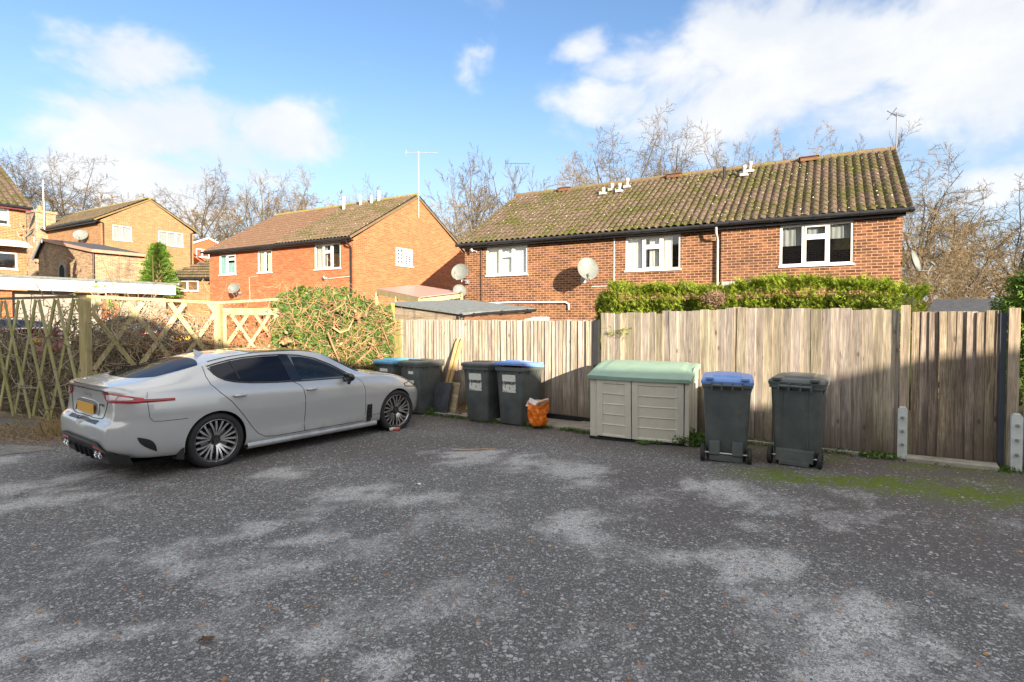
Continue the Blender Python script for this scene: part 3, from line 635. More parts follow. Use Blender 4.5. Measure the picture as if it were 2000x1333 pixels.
def H2W(root, u, y, z): return tuple(root.matrix_world @ Vector((u, y, z)))
satellite_dish('large grey satellite dish beside the middle window of the brown brick terrace', H2W(mh, 4.95, -.62, 3.12), 7, 20, .64, .72, .1, (0, .55, -.3))
satellite_dish('upper of the two satellite dishes at the left corner of the brown brick terrace', H2W(mh, .16, -.52, 3.22), -18, 20, .62, .60, .42, (.1, .42, -.3))
satellite_dish('smaller lower satellite dish above the felt shed roof at the terrace corner', H2W(mh, .12, -.52, 2.56), 18, 20, .46, .46, .3, (.0, .45, -.2))
satellite_dish('rusty satellite dish seen side on at the right end of the brown brick terrace', (9.72, 13.42, 3.0), 40, 15, .50, .52, .35, (-.1, .3, -.2))
def aerial(label, loc, h, heading, L=.95, mast=.018, tilt=0, mat='metal'):
    a = thing('tv_aerial', label, 'aerial', loc, R(heading), 'tv aerials'); m_ = MB(); m_.tube([(0, 0, 0), (0, 0, h)], mast, 8); m_.build('mast', M[mat], a, smooth=40)
    b = MB(); s = math.tan(R(tilt)); b.tube([(-L * .4, 0, h - .06), (L * .6, 0, h - .06 + s * L)], .010, 6)
    k = 0; x = -L * .3
    while x < L * .58: b.tube([(x, -.10 + .03 * (x / L), h - .04 + s * (x + L * .4)), (x, .10 - .03 * (x / L), h - .04 + s * (x + L * .4))], .004, 4); x += .085
    b.tube([(-L * .4, -.14, h + .07), (-L * .4, 0, h - .06), (-L * .4, -.14, h - .19)], .012, 5); b.tube([(-L * .4, .14, h + .07), (-L * .4, 0, h - .06), (-L * .4, .14, h - .19)], .012, 5)
    b.build('antenna', M[mat], a); return a
aerial('dark tv aerial on a mast at the right gable end of the brown brick terrace', H2W(mh, LW + .2, 4.05, 5.7), 2.15, 25, .6, .014, 0, 'mast_dark')
aerial('thin aerial mast behind the left end of the mossy roof', (.15, 25.0, 5.5), 3.1, 0, 1.1, .009, 0, 'mast_dark')

# ------------------------------------------------------------------ orange house
oh = thing('orange_brick_house', 'orange brick gabled house with brown and mossy roof in the middle distance', 'house', (-6.57, 23.0, 0), math.atan2(-.504, .864))
EV2 = 4.93; RZ2 = 7.38; D2 = 4.08; L2 = 10.15
w1 = (L2 - 9.31, L2 - 7.96, 3.74, 4.74); w2 = (L2 - 6.28, L2 - 5.25, 3.73, 4.77); w3 = (L2 - 2.36, L2 - .76, 3.72, 4.80)
wl = MB(); wl.wall((-L2, 0, 0), X, -1, EV2 - .02, L2, [w1, w2, w3]); 
wl.wall((0, 0, 0), Y, -1, EV2, 2 * D2, [(2.57, 3.73, 4.02, 4.84)]) ; wl.poly([(0, 0, EV2), (0, 2 * D2, EV2), (0, D2, RZ2 - .05)])
wl.poly([(-L2, 0, -1), (-L2, 0, EV2), (-L2, D2, RZ2 - .05), (-L2, 2 * D2, EV2), (-L2, 2 * D2, -1)]); wl.poly([(-L2, 2 * D2, -1), (-L2, 2 * D2, EV2), (0, 2 * D2, EV2), (0, 2 * D2, -1)])
wl.build('wall', M['brick_orange'], oh)
s2 = Vector((0, D2 + .3, RZ2 - EV2 + .08)); rf = MB(); add_roof(rf, (-L2 - .15, -.30, EV2 + .02), X, s2, 5.6, s2.length, .16, .012, .33, .024, 4); ro1 = rf.build('roof', M['roof_brown'], oh, smooth=50, label='brown tiled half of the roof')
rf = MB(); add_roof(rf, (-L2 + 5.45, -.30, EV2 + .03), X, s2, L2 - 5.45 + .06, s2.length, .205, .024, .33, .026); ro2 = rf.build('roof', M['roof_mid'], oh, smooth=50, label='mossy pantile half of the roof')
sb = Vector((0, -(D2 + .3), RZ2 - EV2 + .08)); rf = MB(); add_roof(rf, (.06, 2 * D2 + .3, EV2 + .02), -X, sb, L2 + .2, sb.length, .6, .02, .66, .02, 4); rf.build('roof', M['roof_mid'], oh, smooth=50)
rg = MB(); rg.tube([(-L2 - .15, D2, RZ2 + .07), (.06, D2, RZ2 + .09)], .09, 10); rg.build('ridge', simple('mossy ridge', (.24, .20, .06), .9, var=.3), ro2, smooth=50)
vg = MB(); vg.beam((.03, -.3, EV2 - .03), (.03, D2, RZ2 - .0), .06, .09); vg.beam((.03, 2 * D2 + .3, EV2 - .03), (.03, D2, RZ2), .06, .09); vg.build('verge', simple('mortar verge', (.15, .115, .065), .9), oh)
sf = MB(); sf.box(-L2 - .1, .02, -.24, -.215, EV2 - .14, EV2 + .0); sf.box(-L2 - .1, .02, -.214, 0, EV2 - .10, EV2 - .07); sf.build('fascia', M['black_pvc'], oh)
gutter(oh, [(-L2 - .2, -.30, EV2 - .03), (.08, -.30, EV2 - .03)]); pipe(oh, [(-.12, -.3, EV2 - .06), (-.12, -.26, EV2 - .2), (-.1, -.05, EV2 - .4), (-.1, -.05, -.6)], .04)
gutter(oh, [(.1, 2 * D2 + .34, EV2 - .03), (-1, 2 * D2 + .34, EV2 - .03)])
TWO = [(0, .42, []), (.42, 1, [.76])]
window(oh, (-L2, 0, 0), X, *w1, TWO, [(0, .42, 0, 1, 'curtain_teal'), (.42, 1, 0, .6, 'curtain_teal')]); window(oh, (-L2, 0, 0), X, *w2, [(0, .5, []), (.5, 1, [])], [(.02, .4, 0, 1, 'curtain_cream'), (.55, 1, 0, 1, 'curtain_cream')])
window(oh, (-L2, 0, 0), X, *w3, FLAT, [(.0, .22, 0, 1, 'curtain'), (.36, .42, 0, 1, 'curtain')], gl='glass_dark')
window(oh, (0, 0, 0), Y, 2.57, 3.73, 4.02, 4.84, [(0, .5, []), (.5, 1, [.66])], [(.52, 1, 0, .9, 'curtain_grey'), (0, .48, 0, 1, 'curtain_grey')], bars=2)
for (x, y, h) in [(-4.1, 3.3, .62), (-3.3, 3.65, .5), (-2.65, 3.75, .35), (-2.3, 3.9, .5)]:
    z = EV2 + .06 + (y + .3) * (RZ2 - EV2 + .08) / (D2 + .3); c = MB(); c.tube([(x, y, z - .1), (x, y, z + h)], .075, 12); c.build('flue', M['cream_metal'], ro2, smooth=40)
pipe(oh, [(-.14, -.04, 3.35), (-1.45, -.04, 3.30)], .012, 'pvc', 'cable'); floodlight(oh, Matrix.Translation((-1.6, 0, 3.32)) @ Matrix.Rotation(R(-20), 4, 'Z'), .1)
pipe(oh, [(-6.3, -.02, 3.6), (-6.9, -.02, 3.55), (-6.9, -.02, 2.4)], .012, 'pvc', 'cable')
bpy.context.view_layer.update()
satellite_dish('satellite dish low on the orange brick wall beneath its middle window', H2W(oh, -7.5, -.4, 3.03), -12, 20, .62, .52, .3, (0, .38, -.2))
aerial('tall pale tv aerial mast on the orange brick gable', H2W(oh, .05, 4.12, 6.4), 3.15, 0, 1.5, .020, 0, 'grey_pvc')
# ------------------------------------------------------------------ tan gabled house (left) with chimney
ANG = math.atan2(-.504, .864)
th = thing('tan_brick_house', 'large tan brick house with gable end, white windows and a brick chimney', 'house', (-28.12, 38.0, 2.6), ANG)
b0 = 2.6; EV3 = 8.32 - b0; RZ3 = 10.25 - b0; D3 = 3.15; L3 = 11.4
gw = [(.71, 1.93, 7.05 - b0, 8.09 - b0), (3.71, 5.52, 7.05 - b0, 8.10 - b0)]
wl = MB(); wl.wall((-L3, 0, 0), X, -1, EV3 - .02, L3); wl.wall((0, 0, 0), Y, -1, EV3, 2 * D3, gw); wl.poly([(0, 0, EV3), (0, 2 * D3, EV3), (0, D3, RZ3 - .05)])
wl.poly([(-L3, 0, -1), (-L3, 0, EV3), (-L3, D3, RZ3), (-L3, 2 * D3, EV3), (-L3, 2 * D3, -1)]); wl.poly([(-L3, 2 * D3, -1), (-L3, 2 * D3, EV3), (0, 2 * D3, EV3), (0, 2 * D3, -1)]); wl.build('wall', M['brick_tan'], th)
s3 = Vector((0, D3 + .4, RZ3 - EV3 + .1)); rf = MB(); add_roof(rf, (-L3 - .1, -.4, EV3 + .02), X, s3, L3 + .16, s3.length, .30, .03, .33, .03, 4)
ro3 = rf.build('roof', M['roof_mid'], th, smooth=50); rf = MB(); add_roof(rf, (.06, 2 * D3 + .4, EV3 + .02), -X, Vector((0, -s3.y, s3.z)), L3 + .16, s3.length, .6, .02, .66, .02, 4); rf.build('roof', M['roof_mid'], th)
rg = MB(); rg.tube([(-L3 - .1, D3, RZ3 + .08), (.06, D3, RZ3 + .1)], .1, 10); rg.build('ridge', simple('ochre ridge', (.26, .21, .07), .9, var=.3), ro3, smooth=50)
vg = MB(); vg.beam((.03, -.4, EV3 - .04), (.03, D3, RZ3), .07, .1); vg.beam((.03, 2 * D3 + .4, EV3 - .04), (.03, D3, RZ3), .07, .1); vg.build('verge', simple('tan verge', (.20, .145, .06), .9), th)
gutter(th, [(-L3 - .1, -.42, EV3 - .05), (-.1, -.42, EV3 - .05)], .075); sf = MB(); sf.box(-L3, 0, -.34, -.3, EV3 - .22, EV3); sf.box(-L3, -.02, -.3, 0, EV3 - .14, EV3 - .1); sf.build('fascia', M['black_pvc'], th)
pipe(th, [(-.1, -.42, EV3 - .05), (.06, -.3, EV3 - .1), (.06, .12, EV3 - .2), (.06, .12, 0)], .05); pipe(th, [(.06, 2 * D3 + .2, EV3 - .1), (.06, 2 * D3 - .2, EV3 - .15), (.06, 2 * D3 - .25, 0)], .05)
window(th, (0, 0, 0), Y, *gw[0], [(0, .5, []), (.5, 1, [])], [(0, 1, 0, 1, 'curtain_grey')]); window(th, (0, 0, 0), Y, *gw[1], [(0, .36, []), (.36, .7, []), (.7, 1, [])], [(0, 1, 0, 1, 'curtain_grey')])
ch = MB(); ch.box(-9.7, -8.2, -.75, .5, -1, 9.5 - b0); ch.box(-9.78, -8.12, -.83, .58, 9.5 - b0, 9.68 - b0); cho = ch.build('chimney', M['brick_stone'], th); pt = MB(); pt.tube([(-9.2, -.1, 9.6 - b0), (-9.2, -.1, 10.15 - b0)], [.2, .16], 12); pt.build('chimney_pot', simple('terracotta', (.50, .19, .08), .8), cho)
bpy.context.view_layer.update()
satellite_dish('satellite dish on the tan brick side wall under its black gutter', H2W(th, -1.95, -.4, 7.36 - b0), 15, 20, .9, .75, .4, (0, .38, -.2))
aerial('aerial mast fixed beside the brick chimney of the tan house', H2W(th, -8.0, -.3, EV3), 3.6, 10, 1.3, .03)

# ------------------------------------------------------------------ low annex with slate roof
an = thing('brick_annex', 'single storey tan brick annex with dark lean roof and an arched window', 'annex', (-23.4, 31.0, 3.0), ANG)
c0 = 3.0; pk = 6.45 - c0; ev = 5.42 - c0
wl = MB(); wl.poly([(-7.07, 0, -1.5), (0, 0, -1.5), (0, 0, ev - .05), (-6.08, 0, pk - .05), (-7.07, 0, 5.6 - c0)]); wl.wall((0, 0, 0), Y, -1.5, ev - .03, 2.88)
wl.poly([(-7.07, 0, -1.5), (-7.07, 0, 5.6 - c0), (-7.07, 2.88, 5.6 - c0), (-7.07, 2.88, -1.5)]); wl.build('wall', M['brick_stone'], an)
rf = MB(); rf.add([(-6.08, -.15, pk), (.25, -.15, ev - .03), (.25, 3.0, ev - .03), (-6.08, 3.0, pk)], [(0, 1, 2, 3)]); rf.add([(-6.08, -.15, pk - .12), (.25, -.15, ev - .15), (.25, 3.0, ev - .15), (-6.08, 3.0, pk - .12)], [(3, 2, 1, 0)]); rf.poly([(-6.08, 3.0, pk), (-7.4, 3.0, 5.3 - c0), (-7.4, -.15, 5.3 - c0), (-6.08, -.15, pk)]); rf.build('roof', M['felt_dark'], an)
bgb = MB(); bgb.beam((-6.08, -.17, pk - .05), (.26, -.17, ev - .08), .04, .17); bgb.beam((.27, -.17, ev - .08), (.27, 3.0, ev - .08), .04, .17); bgb.build('barge_board', simple('pink barge board', (.45, .24, .17), .7), an)
bg2 = MB(); bg2.beam((-7.42, -.18, 5.25 - c0), (-6.08, -.18, pk - .04), .04, .15); bg2.build('barge_board', M['pvc'], an); pipe(an, [(.06, -.02, ev - .1), (.06, -.02, -1)], .05)
ar = MB(); pts = []; 
for i in range(13): a = math.pi * i / 12; pts.append((math.cos(a), math.sin(a)))
ar.prism([(-4.15, 3.7 - c0), (-3.45, 3.7 - c0)] + [(-3.8 + .35 * c, 4.35 - c0 + .40 * s) for c, s in pts], -.012, .03); aro = ar.build('arched_window', M['dark_in'], an, fixn=True)
st = MB(); 
for k in range(12):
    (c1_, s1_), (c2_, s2_) = pts[k], pts[k + 1]; st.prism([(-3.8 + .36 * c1_, 4.35 - c0 + .41 * s1_), (-3.8 + .52 * c1_, 4.35 - c0 + .58 * s1_), (-3.8 + .52 * c2_, 4.35 - c0 + .58 * s2_), (-3.8 + .36 * c2_, 4.35 - c0 + .41 * s2_)], -.05, .02)
st.box(-4.32, -4.16, -.05, .02, 3.6 - c0, 4.35 - c0); st.box(-3.44, -3.28, -.05, .02, 3.6 - c0, 4.35 - c0); st.build('stone_surround', M['concrete'], aro, fixn=True)
floodlight(an, Matrix.Translation((-7.0, -.02, 5.0 - c0)), .1)

# ------------------------------------------------------------------ near left house (only its right end is in view)
AG = math.atan2(.864, .504)
nh = thing('brick_house', 'tan brick house cut off by the left edge, with tiled roof and awning', 'house', (-22.74, 26.0, 1.2), AG)
d0 = 1.2; e4 = 6.75 - d0
wl = MB(); wl.wall((-8, 0, 0), X, -1, e4, 8, [(8 - 2.3, 8 - .61, 5.85 - d0, 6.60 - d0), (8 - 2.3, 8 - .36, 3.85 - d0, 4.62 - d0)])
wl.poly([(0, 0, -1), (0, 7.5, -1), (0, 7.5, e4), (0, 3.75, e4 + 2.6), (0, 0, e4)]); wl.poly([(-8, 0, -1), (-8, 7.5, -1), (-8, 7.5, e4), (-8, 3.75, e4 + 2.6), (-8, 0, e4)][::-1]); wl.build('wall', M['brick_tan'], nh)
s4 = Vector((0, 4.05, 2.75)); rf = MB(); add_roof(rf, (-8, -.3, e4), X, s4, 8.15, s4.length, .30, .035, .33, .03); rf.build('roof', M['roof_moss'], nh, smooth=50); rf = MB(); add_roof(rf, (.15, 7.8, e4), -X, Vector((0, -4.05, 2.75)), 8.15, s4.length, .6, .02, .66, .02, 4); rf.build('roof', M['roof_mid'], nh)
sf = MB(); sf.box(-8, .1, -.26, -.22, e4 - .16, e4 - .02); sf.box(-8, .05, -.22, 0, e4 - .12, e4 - .08); sf.build('fascia', simple('maroon fascia', (.16, .03, .04), .5), nh); gutter(nh, [(-8, -.32, e4 - .03), (.16, -.32, e4 - .03)])
window(nh, (-8, 0, 0), X, 8 - 2.3, 8 - .61, 5.85 - d0, 6.60 - d0, [(0, .5, []), (.5, 1, [])], [(0, 1, .3, 1, 'curtain')]); window(nh, (-8, 0, 0), X, 8 - 2.3, 8 - .36, 3.85 - d0, 4.62 - d0, [(0, .6, []), (.6, 1, [])], [], gl='glass_dark')
aw = MB(); aw.add([(-2.6, -.02, 5.2 - d0), (-.06, -.02, 5.2 - d0), (-.02, -.75, 4.88 - d0), (-2.6, -.75, 4.88 - d0), (-2.6, -.75, 4.84 - d0), (-.02, -.75, 4.84 - d0), (-.06, -.02, 5.12 - d0), (-2.6, -.02, 5.12 - d0)], [(0, 1, 2, 3), (3, 2, 5, 4), (7, 6, 5, 4), (1, 6, 5, 2)])
aw.build('awning', simple('cream awning', (.62, .58, .48), .8, var=.15), nh)
bpy.context.view_layer.update()
satellite_dish('upper satellite dish at the corner of the left edge house', H2W(nh, .12, -.45, 6.14 - d0), -50, 15, .85, .85, .4, (0, .4, -.3)); satellite_dish('lower satellite dish at the corner of the left edge house', H2W(nh, -.0, -.45, 5.52 - d0), -40, 35, .85, .62, .4, (0, .4, -.3))

# ------------------------------------------------------------------ flat roofed garages
ga = thing('garage_block', 'low flat roofed garage block with a long white fascia behind the trellis', 'garages', (-15.71, 17.0, 0), AG)
z1_ = 2.92
wl = MB(); wl.box(-5, .36, .25, 5.5, -.6, 2.5); wl.box(.36, 5.15, .55, 5.5, -.6, 2.5); wl.box(2.95, 3.35, .251, .56, -.6, 2.5); wl.build('wall', M['brick_orange'], ga)
fa = MB(); fa.box(-5, 5.2, .0, .24, 2.52, z1_ - .03); fa.box(5.205, 5.24, .0, 5.6, 2.52, z1_ - .03); fa.build('fascia', M['pvc_dirty'], ga)
rf = MB(); rf.box(-5, 5.3, -.05, 5.65, z1_ - .028, z1_ + .05); rf.build('roof', M['felt'], ga)
for a, b in ((.42, 2.9), (3.4, 5.1)):
    dr = MB(); dr.box(a, b, .45, .53, -.5, 2.48); d_ = dr.build('garage_door', M['door_grey'], ga); dd = MB()
    for i in range(7): dd.box(a + .1, b - .1, .435, .449, -.3 + i * .38, -.02 + i * .38)
    dd.build('door_panel', M['door_grey'], d_, bevel=.01)

# ------------------------------------------------------------------ more distant small houses
sh_ = thing('red_gabled_house', 'small distant red house showing one gable with a white window', 'house', (-27.5, 50.2, 5), AG)
wl = MB(); wl.poly([(-1.7, 0, -3), (1.9, 0, -3), (1.9, 0, 3.1), (0, 0, 3.75), (-1.7, 0, 3.1)]); wl.poly([(1.9, 0, -3), (1.9, 5, -3), (1.9, 5, 3.1), (1.9, 0, 3.1)]); wl.build('wall', simple('red render', (.50, .11, .045), .9), sh_)
rf = MB(); rf.add([(-1.9, -.1, 3.05), (0, -.1, 3.85), (0, 5, 3.85), (-1.9, 5, 3.05), (2.1, -.1, 3.05), (2.1, 5, 3.05)], [(0, 1, 2, 3), (1, 4, 5, 2)]); rf.build('roof', M['felt_dark'], sh_); vb = MB(); vb.beam((-1.9, -.12, 3.0), (0, -.12, 3.8), .05, .14); vb.beam((2.1, -.12, 3.0), (0, -.12, 3.8), .05, .14); vb.build('barge_board', M['pvc'], sh_)
window(sh_, (0, -.08, 0), X, -1.1, .1, 2.0, 2.75, TWO, [(0, 1, 0, 1, 'curtain')])
lh = thing('tiled_bungalow', 'low bungalow with mossy hipped roof between the tan and orange houses', 'bungalow', (-20.7, 33.0, 2.2), R(-4))
wl = MB(); wl.box(0, 3.6, 0, 4, -1, 1.78); wl.build('wall', M['brick_tan'], lh)
rf = MB(); v_ = Vector((1.9, 1.9, 1.45)); rf.add([(-.25, -.25, 1.75), (3.9, -.25, 1.75), (3.9, 1.9, 3.2), (2.0, 1.9, 3.2), (-.25, 4.2, 1.75)], [(0, 1, 2, 3), (4, 0, 3)])
rf2 = MB(); 
Vb = Vector((0, 2.15, 1.45)).normalized(); Nb = X.cross(Vb)
for c in range(8):
    q0, q1 = c / 8, (c + 1) / 8; 
    for i in range(28):
        u0, u1 = i * .15, i * .15 + .15; 
        if u0 < q0 * 2.25: continue
        A_ = Vector((-.25, -.25, 1.76)); rf2.poly([A_ + X * u0 + Vb * (2.59 * q0) + Nb * .05, A_ + X * (u0 + .075) + Vb * (2.59 * q0) + Nb * .085, A_ + X * (u0 + .075) + Vb * (2.59 * q1) + Nb * .04, A_ + X * u0 + Vb * (2.59 * q1) + Nb * .01]); rf2.poly([A_ + X * (u0 + .075) + Vb * (2.59 * q0) + Nb * .085, A_ + X * u1 + Vb * (2.59 * q0) + Nb * .05, A_ + X * u1 + Vb * (2.59 * q1) + Nb * .01, A_ + X * (u0 + .075) + Vb * (2.59 * q1) + Nb * .04])
rf.v += []; b_ = len(rf.v); rf.add(rf2.v, rf2.f); rf.build('roof', M['roof_mid'], lh)
gutter(lh, [(-.3, -.3, 1.72), (3.3, -.3, 1.72)], .06); window(lh, (0, -.1, 0), X, .45, 2.15, 1.0, 1.62, [(0, .28, []), (.28, .6, []), (.6, 1, [])], [], gl='glass_dark')

# ------------------------------------------------------------------ lean-to canopy and felt shed between the houses
lt = thing('timber_canopy', 'timber framed canopy with pinkish translucent sheet roof beside the orange house', 'canopy', (0, 0, 0))
A_ = Vector((-5.0, 20.5, 2.68)); B_ = Vector((-2.95, 17.6, 2.26)); C_ = Vector((-1.75, 19.3, 2.50)); D_ = A_ + C_ - B_
rf = MB(); rf.add([A_, B_, C_, D_, A_ + Vector((0, 0, .03)), B_ + Vector((0, 0, .03)), C_ + Vector((0, 0, .03)), D_ + Vector((0, 0, .03))], [(4, 5, 6, 7), (3, 2, 1, 0), (0, 1, 5, 4), (1, 2, 6, 5)]); rf.build('roof_sheet', simple('pink sheet', (.40, .27, .24), .35, var=.1), lt)
bm_ = MB(); dz = Vector((0, 0, -.10)); bm_.beam(A_ + dz, B_ + dz, .06, .18); bm_.beam(B_ + dz, C_ + dz, .06, .14)
for k in (.25, .5, .75): bm_.beam(A_.lerp(B_, k) + dz * .6, D_.lerp(C_, k) + dz * .6, .05, .08)
bm_.build('beam', M['trellis_lit'], lt)
for p_ in (A_, B_.lerp(A_, .04), B_.lerp(A_, .5), C_): q = MB(); q.beam((p_.x, p_.y, -.6), (p_.x, p_.y, p_.z - .12), .09, .09, up=(0, 1, 0)); q.build('post', M['trellis_lit'], lt)
sd_ = thing('garden_shed', 'low weathered board shed with grey felt roof rising above the left fence', 'shed', (0, 0, 0))
L_ = Vector((-2.9, 13.4)); K_ = Vector((-1.08, 12.2)); R_ = Vector((.50, 14.3)); Q_ = L_ + R_ - K_; zl, zk, zr = 1.98, 1.72, 1.86; zq = zl + zr - zk
rf = MB(); top = [(L_.x, L_.y, zl), (K_.x, K_.y, zk), (R_.x, R_.y, zr), (Q_.x, Q_.y, zq)]; cen = sum((Vector(t) for t in top), Vector()) / 4
def ex(t, k, dz_): v = Vector(t); w_ = (v - cen); w_.z = 0; w_ = w_.normalized() * k; return v + w_ + Vector((0, 0, dz_))
T2_ = [ex(t, .12, .03) for t in top]; B2_ = [ex(t, .12, -.02) for t in top]; rf.add(T2_ + B2_, [(0, 1, 2, 3), (7, 6, 5, 4), (0, 4, 5, 1), (1, 5, 6, 2), (2, 6, 7, 3), (3, 7, 4, 0)]); rf.build('roof', M['felt'], sd_)
wb = MB(); a3 = Vector((L_.x, L_.y, 0)); b3 = Vector((K_.x, K_.y, 0)); n3 = Vector(((b3 - a3).y, -(b3 - a3).x, 0)).normalized()
for i in range(13):
    zz = -.3 + i * .15; top_l = min(zz + .16, zl - .02); top_k = min(zz + .16, zk - .02)
    if zz > zk - .03: top_k = zk - .02; 
    wb.add([a3 + Vector((0, 0, zz)) + n3 * .022, b3 + Vector((0, 0, min(zz, zk - .03))) + n3 * .022, b3 + Vector((0, 0, top_k)) + n3 * .004, a3 + Vector((0, 0, top_l)) + n3 * .004, a3 + Vector((0, 0, zz)), b3 + Vector((0, 0, min(zz, zk - .03)))], [(0, 1, 2, 3), (4, 5, 1, 0)])
wb.add([a3 + Vector((0, 0, 1.55)) + n3 * .024, b3 + Vector((0, 0, 1.5)) + n3 * .024, b3 + Vector((0, 0, zk - .03)) + n3 * .01, a3 + Vector((0, 0, zl - .03)) + n3 * .01], [(0, 1, 2, 3)])
wb.poly([(L_.x, L_.y, -.3), (Q_.x, Q_.y, -.3), (Q_.x, Q_.y, zq - .03), (L_.x, L_.y, zl - .03)]); wb.build('wall', M['shedwood'], sd_)
fb = MB(); fb.beam((K_.x + .02, K_.y, zk - .16), (R_.x, R_.y, zr - .16), .03, .16); fb.beam((K_.x, K_.y, .6), (R_.x, R_.y, .7), .02, 1.6); fb.build('fascia', M['brown_paint'], sd_)
pipe(sd_, [(K_.x - .08, K_.y - .12, zk - .06), (K_.x - .06, K_.y - .16, zk - .2), (K_.x + .06, K_.y - .15, zk - .3), (K_.x + .06, K_.y - .12, .2)], .035); gutter(sd_, [(K_.x - .05, K_.y - .12, zk - .03), (R_.x + .1, R_.y - .1, zr - .03)], .04)
ds = thing('distant_shed', 'dark felt shed roof just above the right hand fence beside the green conifer', 'shed', (10.2, 12.2, 0), R(-35))
ds.scale = (.55, .55, .98)
rf = MB(); rf.add([(-1.6, -1.2, 1.78), (1.6, -1.2, 1.78), (1.3, 0, 2.10), (-1.3, 0, 2.10), (-1.6, 1.2, 1.78), (1.6, 1.2, 1.78)], [(0, 1, 2, 3), (3, 2, 5, 4), (0, 3, 4), (1, 5, 2)]); rf.build('roof', M['felt_dark'], ds); q = MB(); q.box(-1.5, 1.5, -1.1, 1.1, -.2, 1.775); q.build('wall', M['slat'], ds)

# ------------------------------------------------------------------ unseen terrace added behind the viewpoint, top edge shaped to shadow the yard
bt = thing('shading_terrace', 'brick terrace behind the viewpoint whose roofs shade the yard', 'building', (0, -9, 0))
TE = math.tan(R(SUN_EL)); pr = []
for (px_, py_, pz_) in [(-14, 9.5, 3.2), (-9.9, 11.3, 2.65), (-7.4, 9.63, 2.0), (-5.9, 10.6, 1.25), (-4.2, 11.6, .75), (-3.04, 12.59, .47), (-1.37, 11.4, .59), (.5, 10.04, .42), (1.39, 9.41, .50), (1.9, 8.9, .62), (2.9, 8.2, .50), (3.29, 8.04, .34), (3.75, 7.7, .40), (4.14, 7.43, .80), (4.99, 6.82, 1.14), (5.69, 6.31, 1.28), (7, 5.2, 1.5)]:
    t_ = (py_ + 9) / -SV.y; pr.append((px_ + SV.x * t_, pz_ + TE * t_))
pr = [(-22, pr[0][1])] + pr + [(26, pr[-1][1])]
wl = MB(); wl.prism([(26, -.5), (-22, -.5)][::-1] + pr[::-1], 0, -.3); wl.box(-21.9, 25.9, -8, -.31, -.5, 4); wl.build('wall', M['brick_dark'], bt, fixn=True)
for i in range(8): window(bt, (0, .02, 0), -X, -20 + i * 5 - .8, -20 + i * 5 + .8, 1.0, 2.1, FLAT, gl='glass_dark', sill=False); window(bt, (0, .02, 0), -X, -20 + i * 5 - .8, -20 + i * 5 + .8, 3.4, 4.3, FLAT, gl='glass_dark', sill=False)

# ------------------------------------------------------------------ close boarded fence
def FP(s, off=0., z=0.): c = F0 + FD * s + FN * off; return Vector((c.x, c.y, z))
frnd = random.Random(5)
def close_board(name, label, s0, s1, pitch, bw, top, foot, seed, mat='fence', slope=0., ragged=.008, extra=None, swap=False):
    rnd = random.Random(seed); o = thing(name, label, 'fence', (0, 0, 0), 0, 'close boarded fence bays'); bd = MB(); s = s0
    c = FP(s0); o.location = (c.x, c.y, .01 * c.x - .02 * c.y); Ti = Matrix.Translation(-o.location)
    while s < s1 - .01:
        w_ = min(bw, s1 - s + .005); t0 = .028; t1 = .006; zt = top + slope * (s - s0) + rnd.gauss(0, ragged); zb = foot + rnd.uniform(-.01, .012); ln = rnd.gauss(0, .005)
        a, b = s, s + w_; o0 = .004; bow = rnd.gauss(0, .006)
        if swap: t0, t1 = t1, t0
        rows = []
        for q in (0, .33, .66, 1):
            z = zb + (zt - zb) * q; sh = ln * q + bow * math.sin(q * 3.14); rows += [FP(a + sh, o0, z), FP(b + sh, o0, z), FP(b + sh, o0 + t0 + bow, z), FP(a + sh, o0 + t1 + bow, z)]
        fs = [(0, 1, 2, 3), (12, 13, 14, 15)[::-1]]
        for r in range(3):
            k = r * 4; fs += [(k + 2, k + 3, k + 7, k + 6)[::-1], (k, k + 1, k + 5, k + 4)[::-1], (k + 1, k + 2, k + 6, k + 5)[::-1], (k + 3, k, k + 4, k + 7)[::-1]]
        bd.add([Ti @ v for v in rows], fs); s += pitch
    bd.build('boards', M[mat], o, fixn=True)
    rl = MB(); 
    for z in (.25, .9, 1.5): rl.beam(Ti @ FP(s0, -.03, foot + z), Ti @ FP(s1, -.03, foot + z), .05, .07)
    rl.build('rail', M[mat], o); return o, Ti
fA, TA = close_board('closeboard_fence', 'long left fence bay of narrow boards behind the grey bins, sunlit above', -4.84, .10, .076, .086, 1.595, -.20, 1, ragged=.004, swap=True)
gb = MB(); gb.beam(TA @ FP(-1.9, .04, -.13), TA @ FP(.10, .04, -.13), .04, .12); gb.build('gravel_board', M['black_pvc'], fA)
tp = MB(); tp.beam(TA @ FP(-4.8, .045, 1.52), TA @ FP(-4.5, .045, 1.52), .02, .2)
pst = MB(); pst.beam(TA @ FP(.15, .03, -.25), TA @ FP(.15, .03, 1.60), .085, .07, up=tuple(FN)); pst.build('post', simple('black post', (.03, .03, .033), .5), fA)
pst = MB(); pst.beam(TA @ FP(-4.95, .0, -.4), TA @ FP(-4.95, .0, 1.97), .10, .10, up=tuple(FN)); pst.build('post', M['fence_green'], fA, label='yellow green algae covered end post')
nb = MB(); nb.box(0, 0, 0, 0, 0, 0) if False else None
for k in range(3): nb.beam(TA @ FP(-4.86 + k * .09, .03, -.2), TA @ FP(-4.86 + k * .09, .03, 1.60), .088, .018, up=tuple(FN))
nb.build('end_board', M['fence_green'], fA)
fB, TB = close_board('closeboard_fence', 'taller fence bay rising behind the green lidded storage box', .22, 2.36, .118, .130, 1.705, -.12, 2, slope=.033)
fC, TC = close_board('closeboard_fence', 'fence bay of wide boards behind the two right hand bins', 2.40, 4.33, .118, .130, 1.79, -.10, 3, slope=-.022)
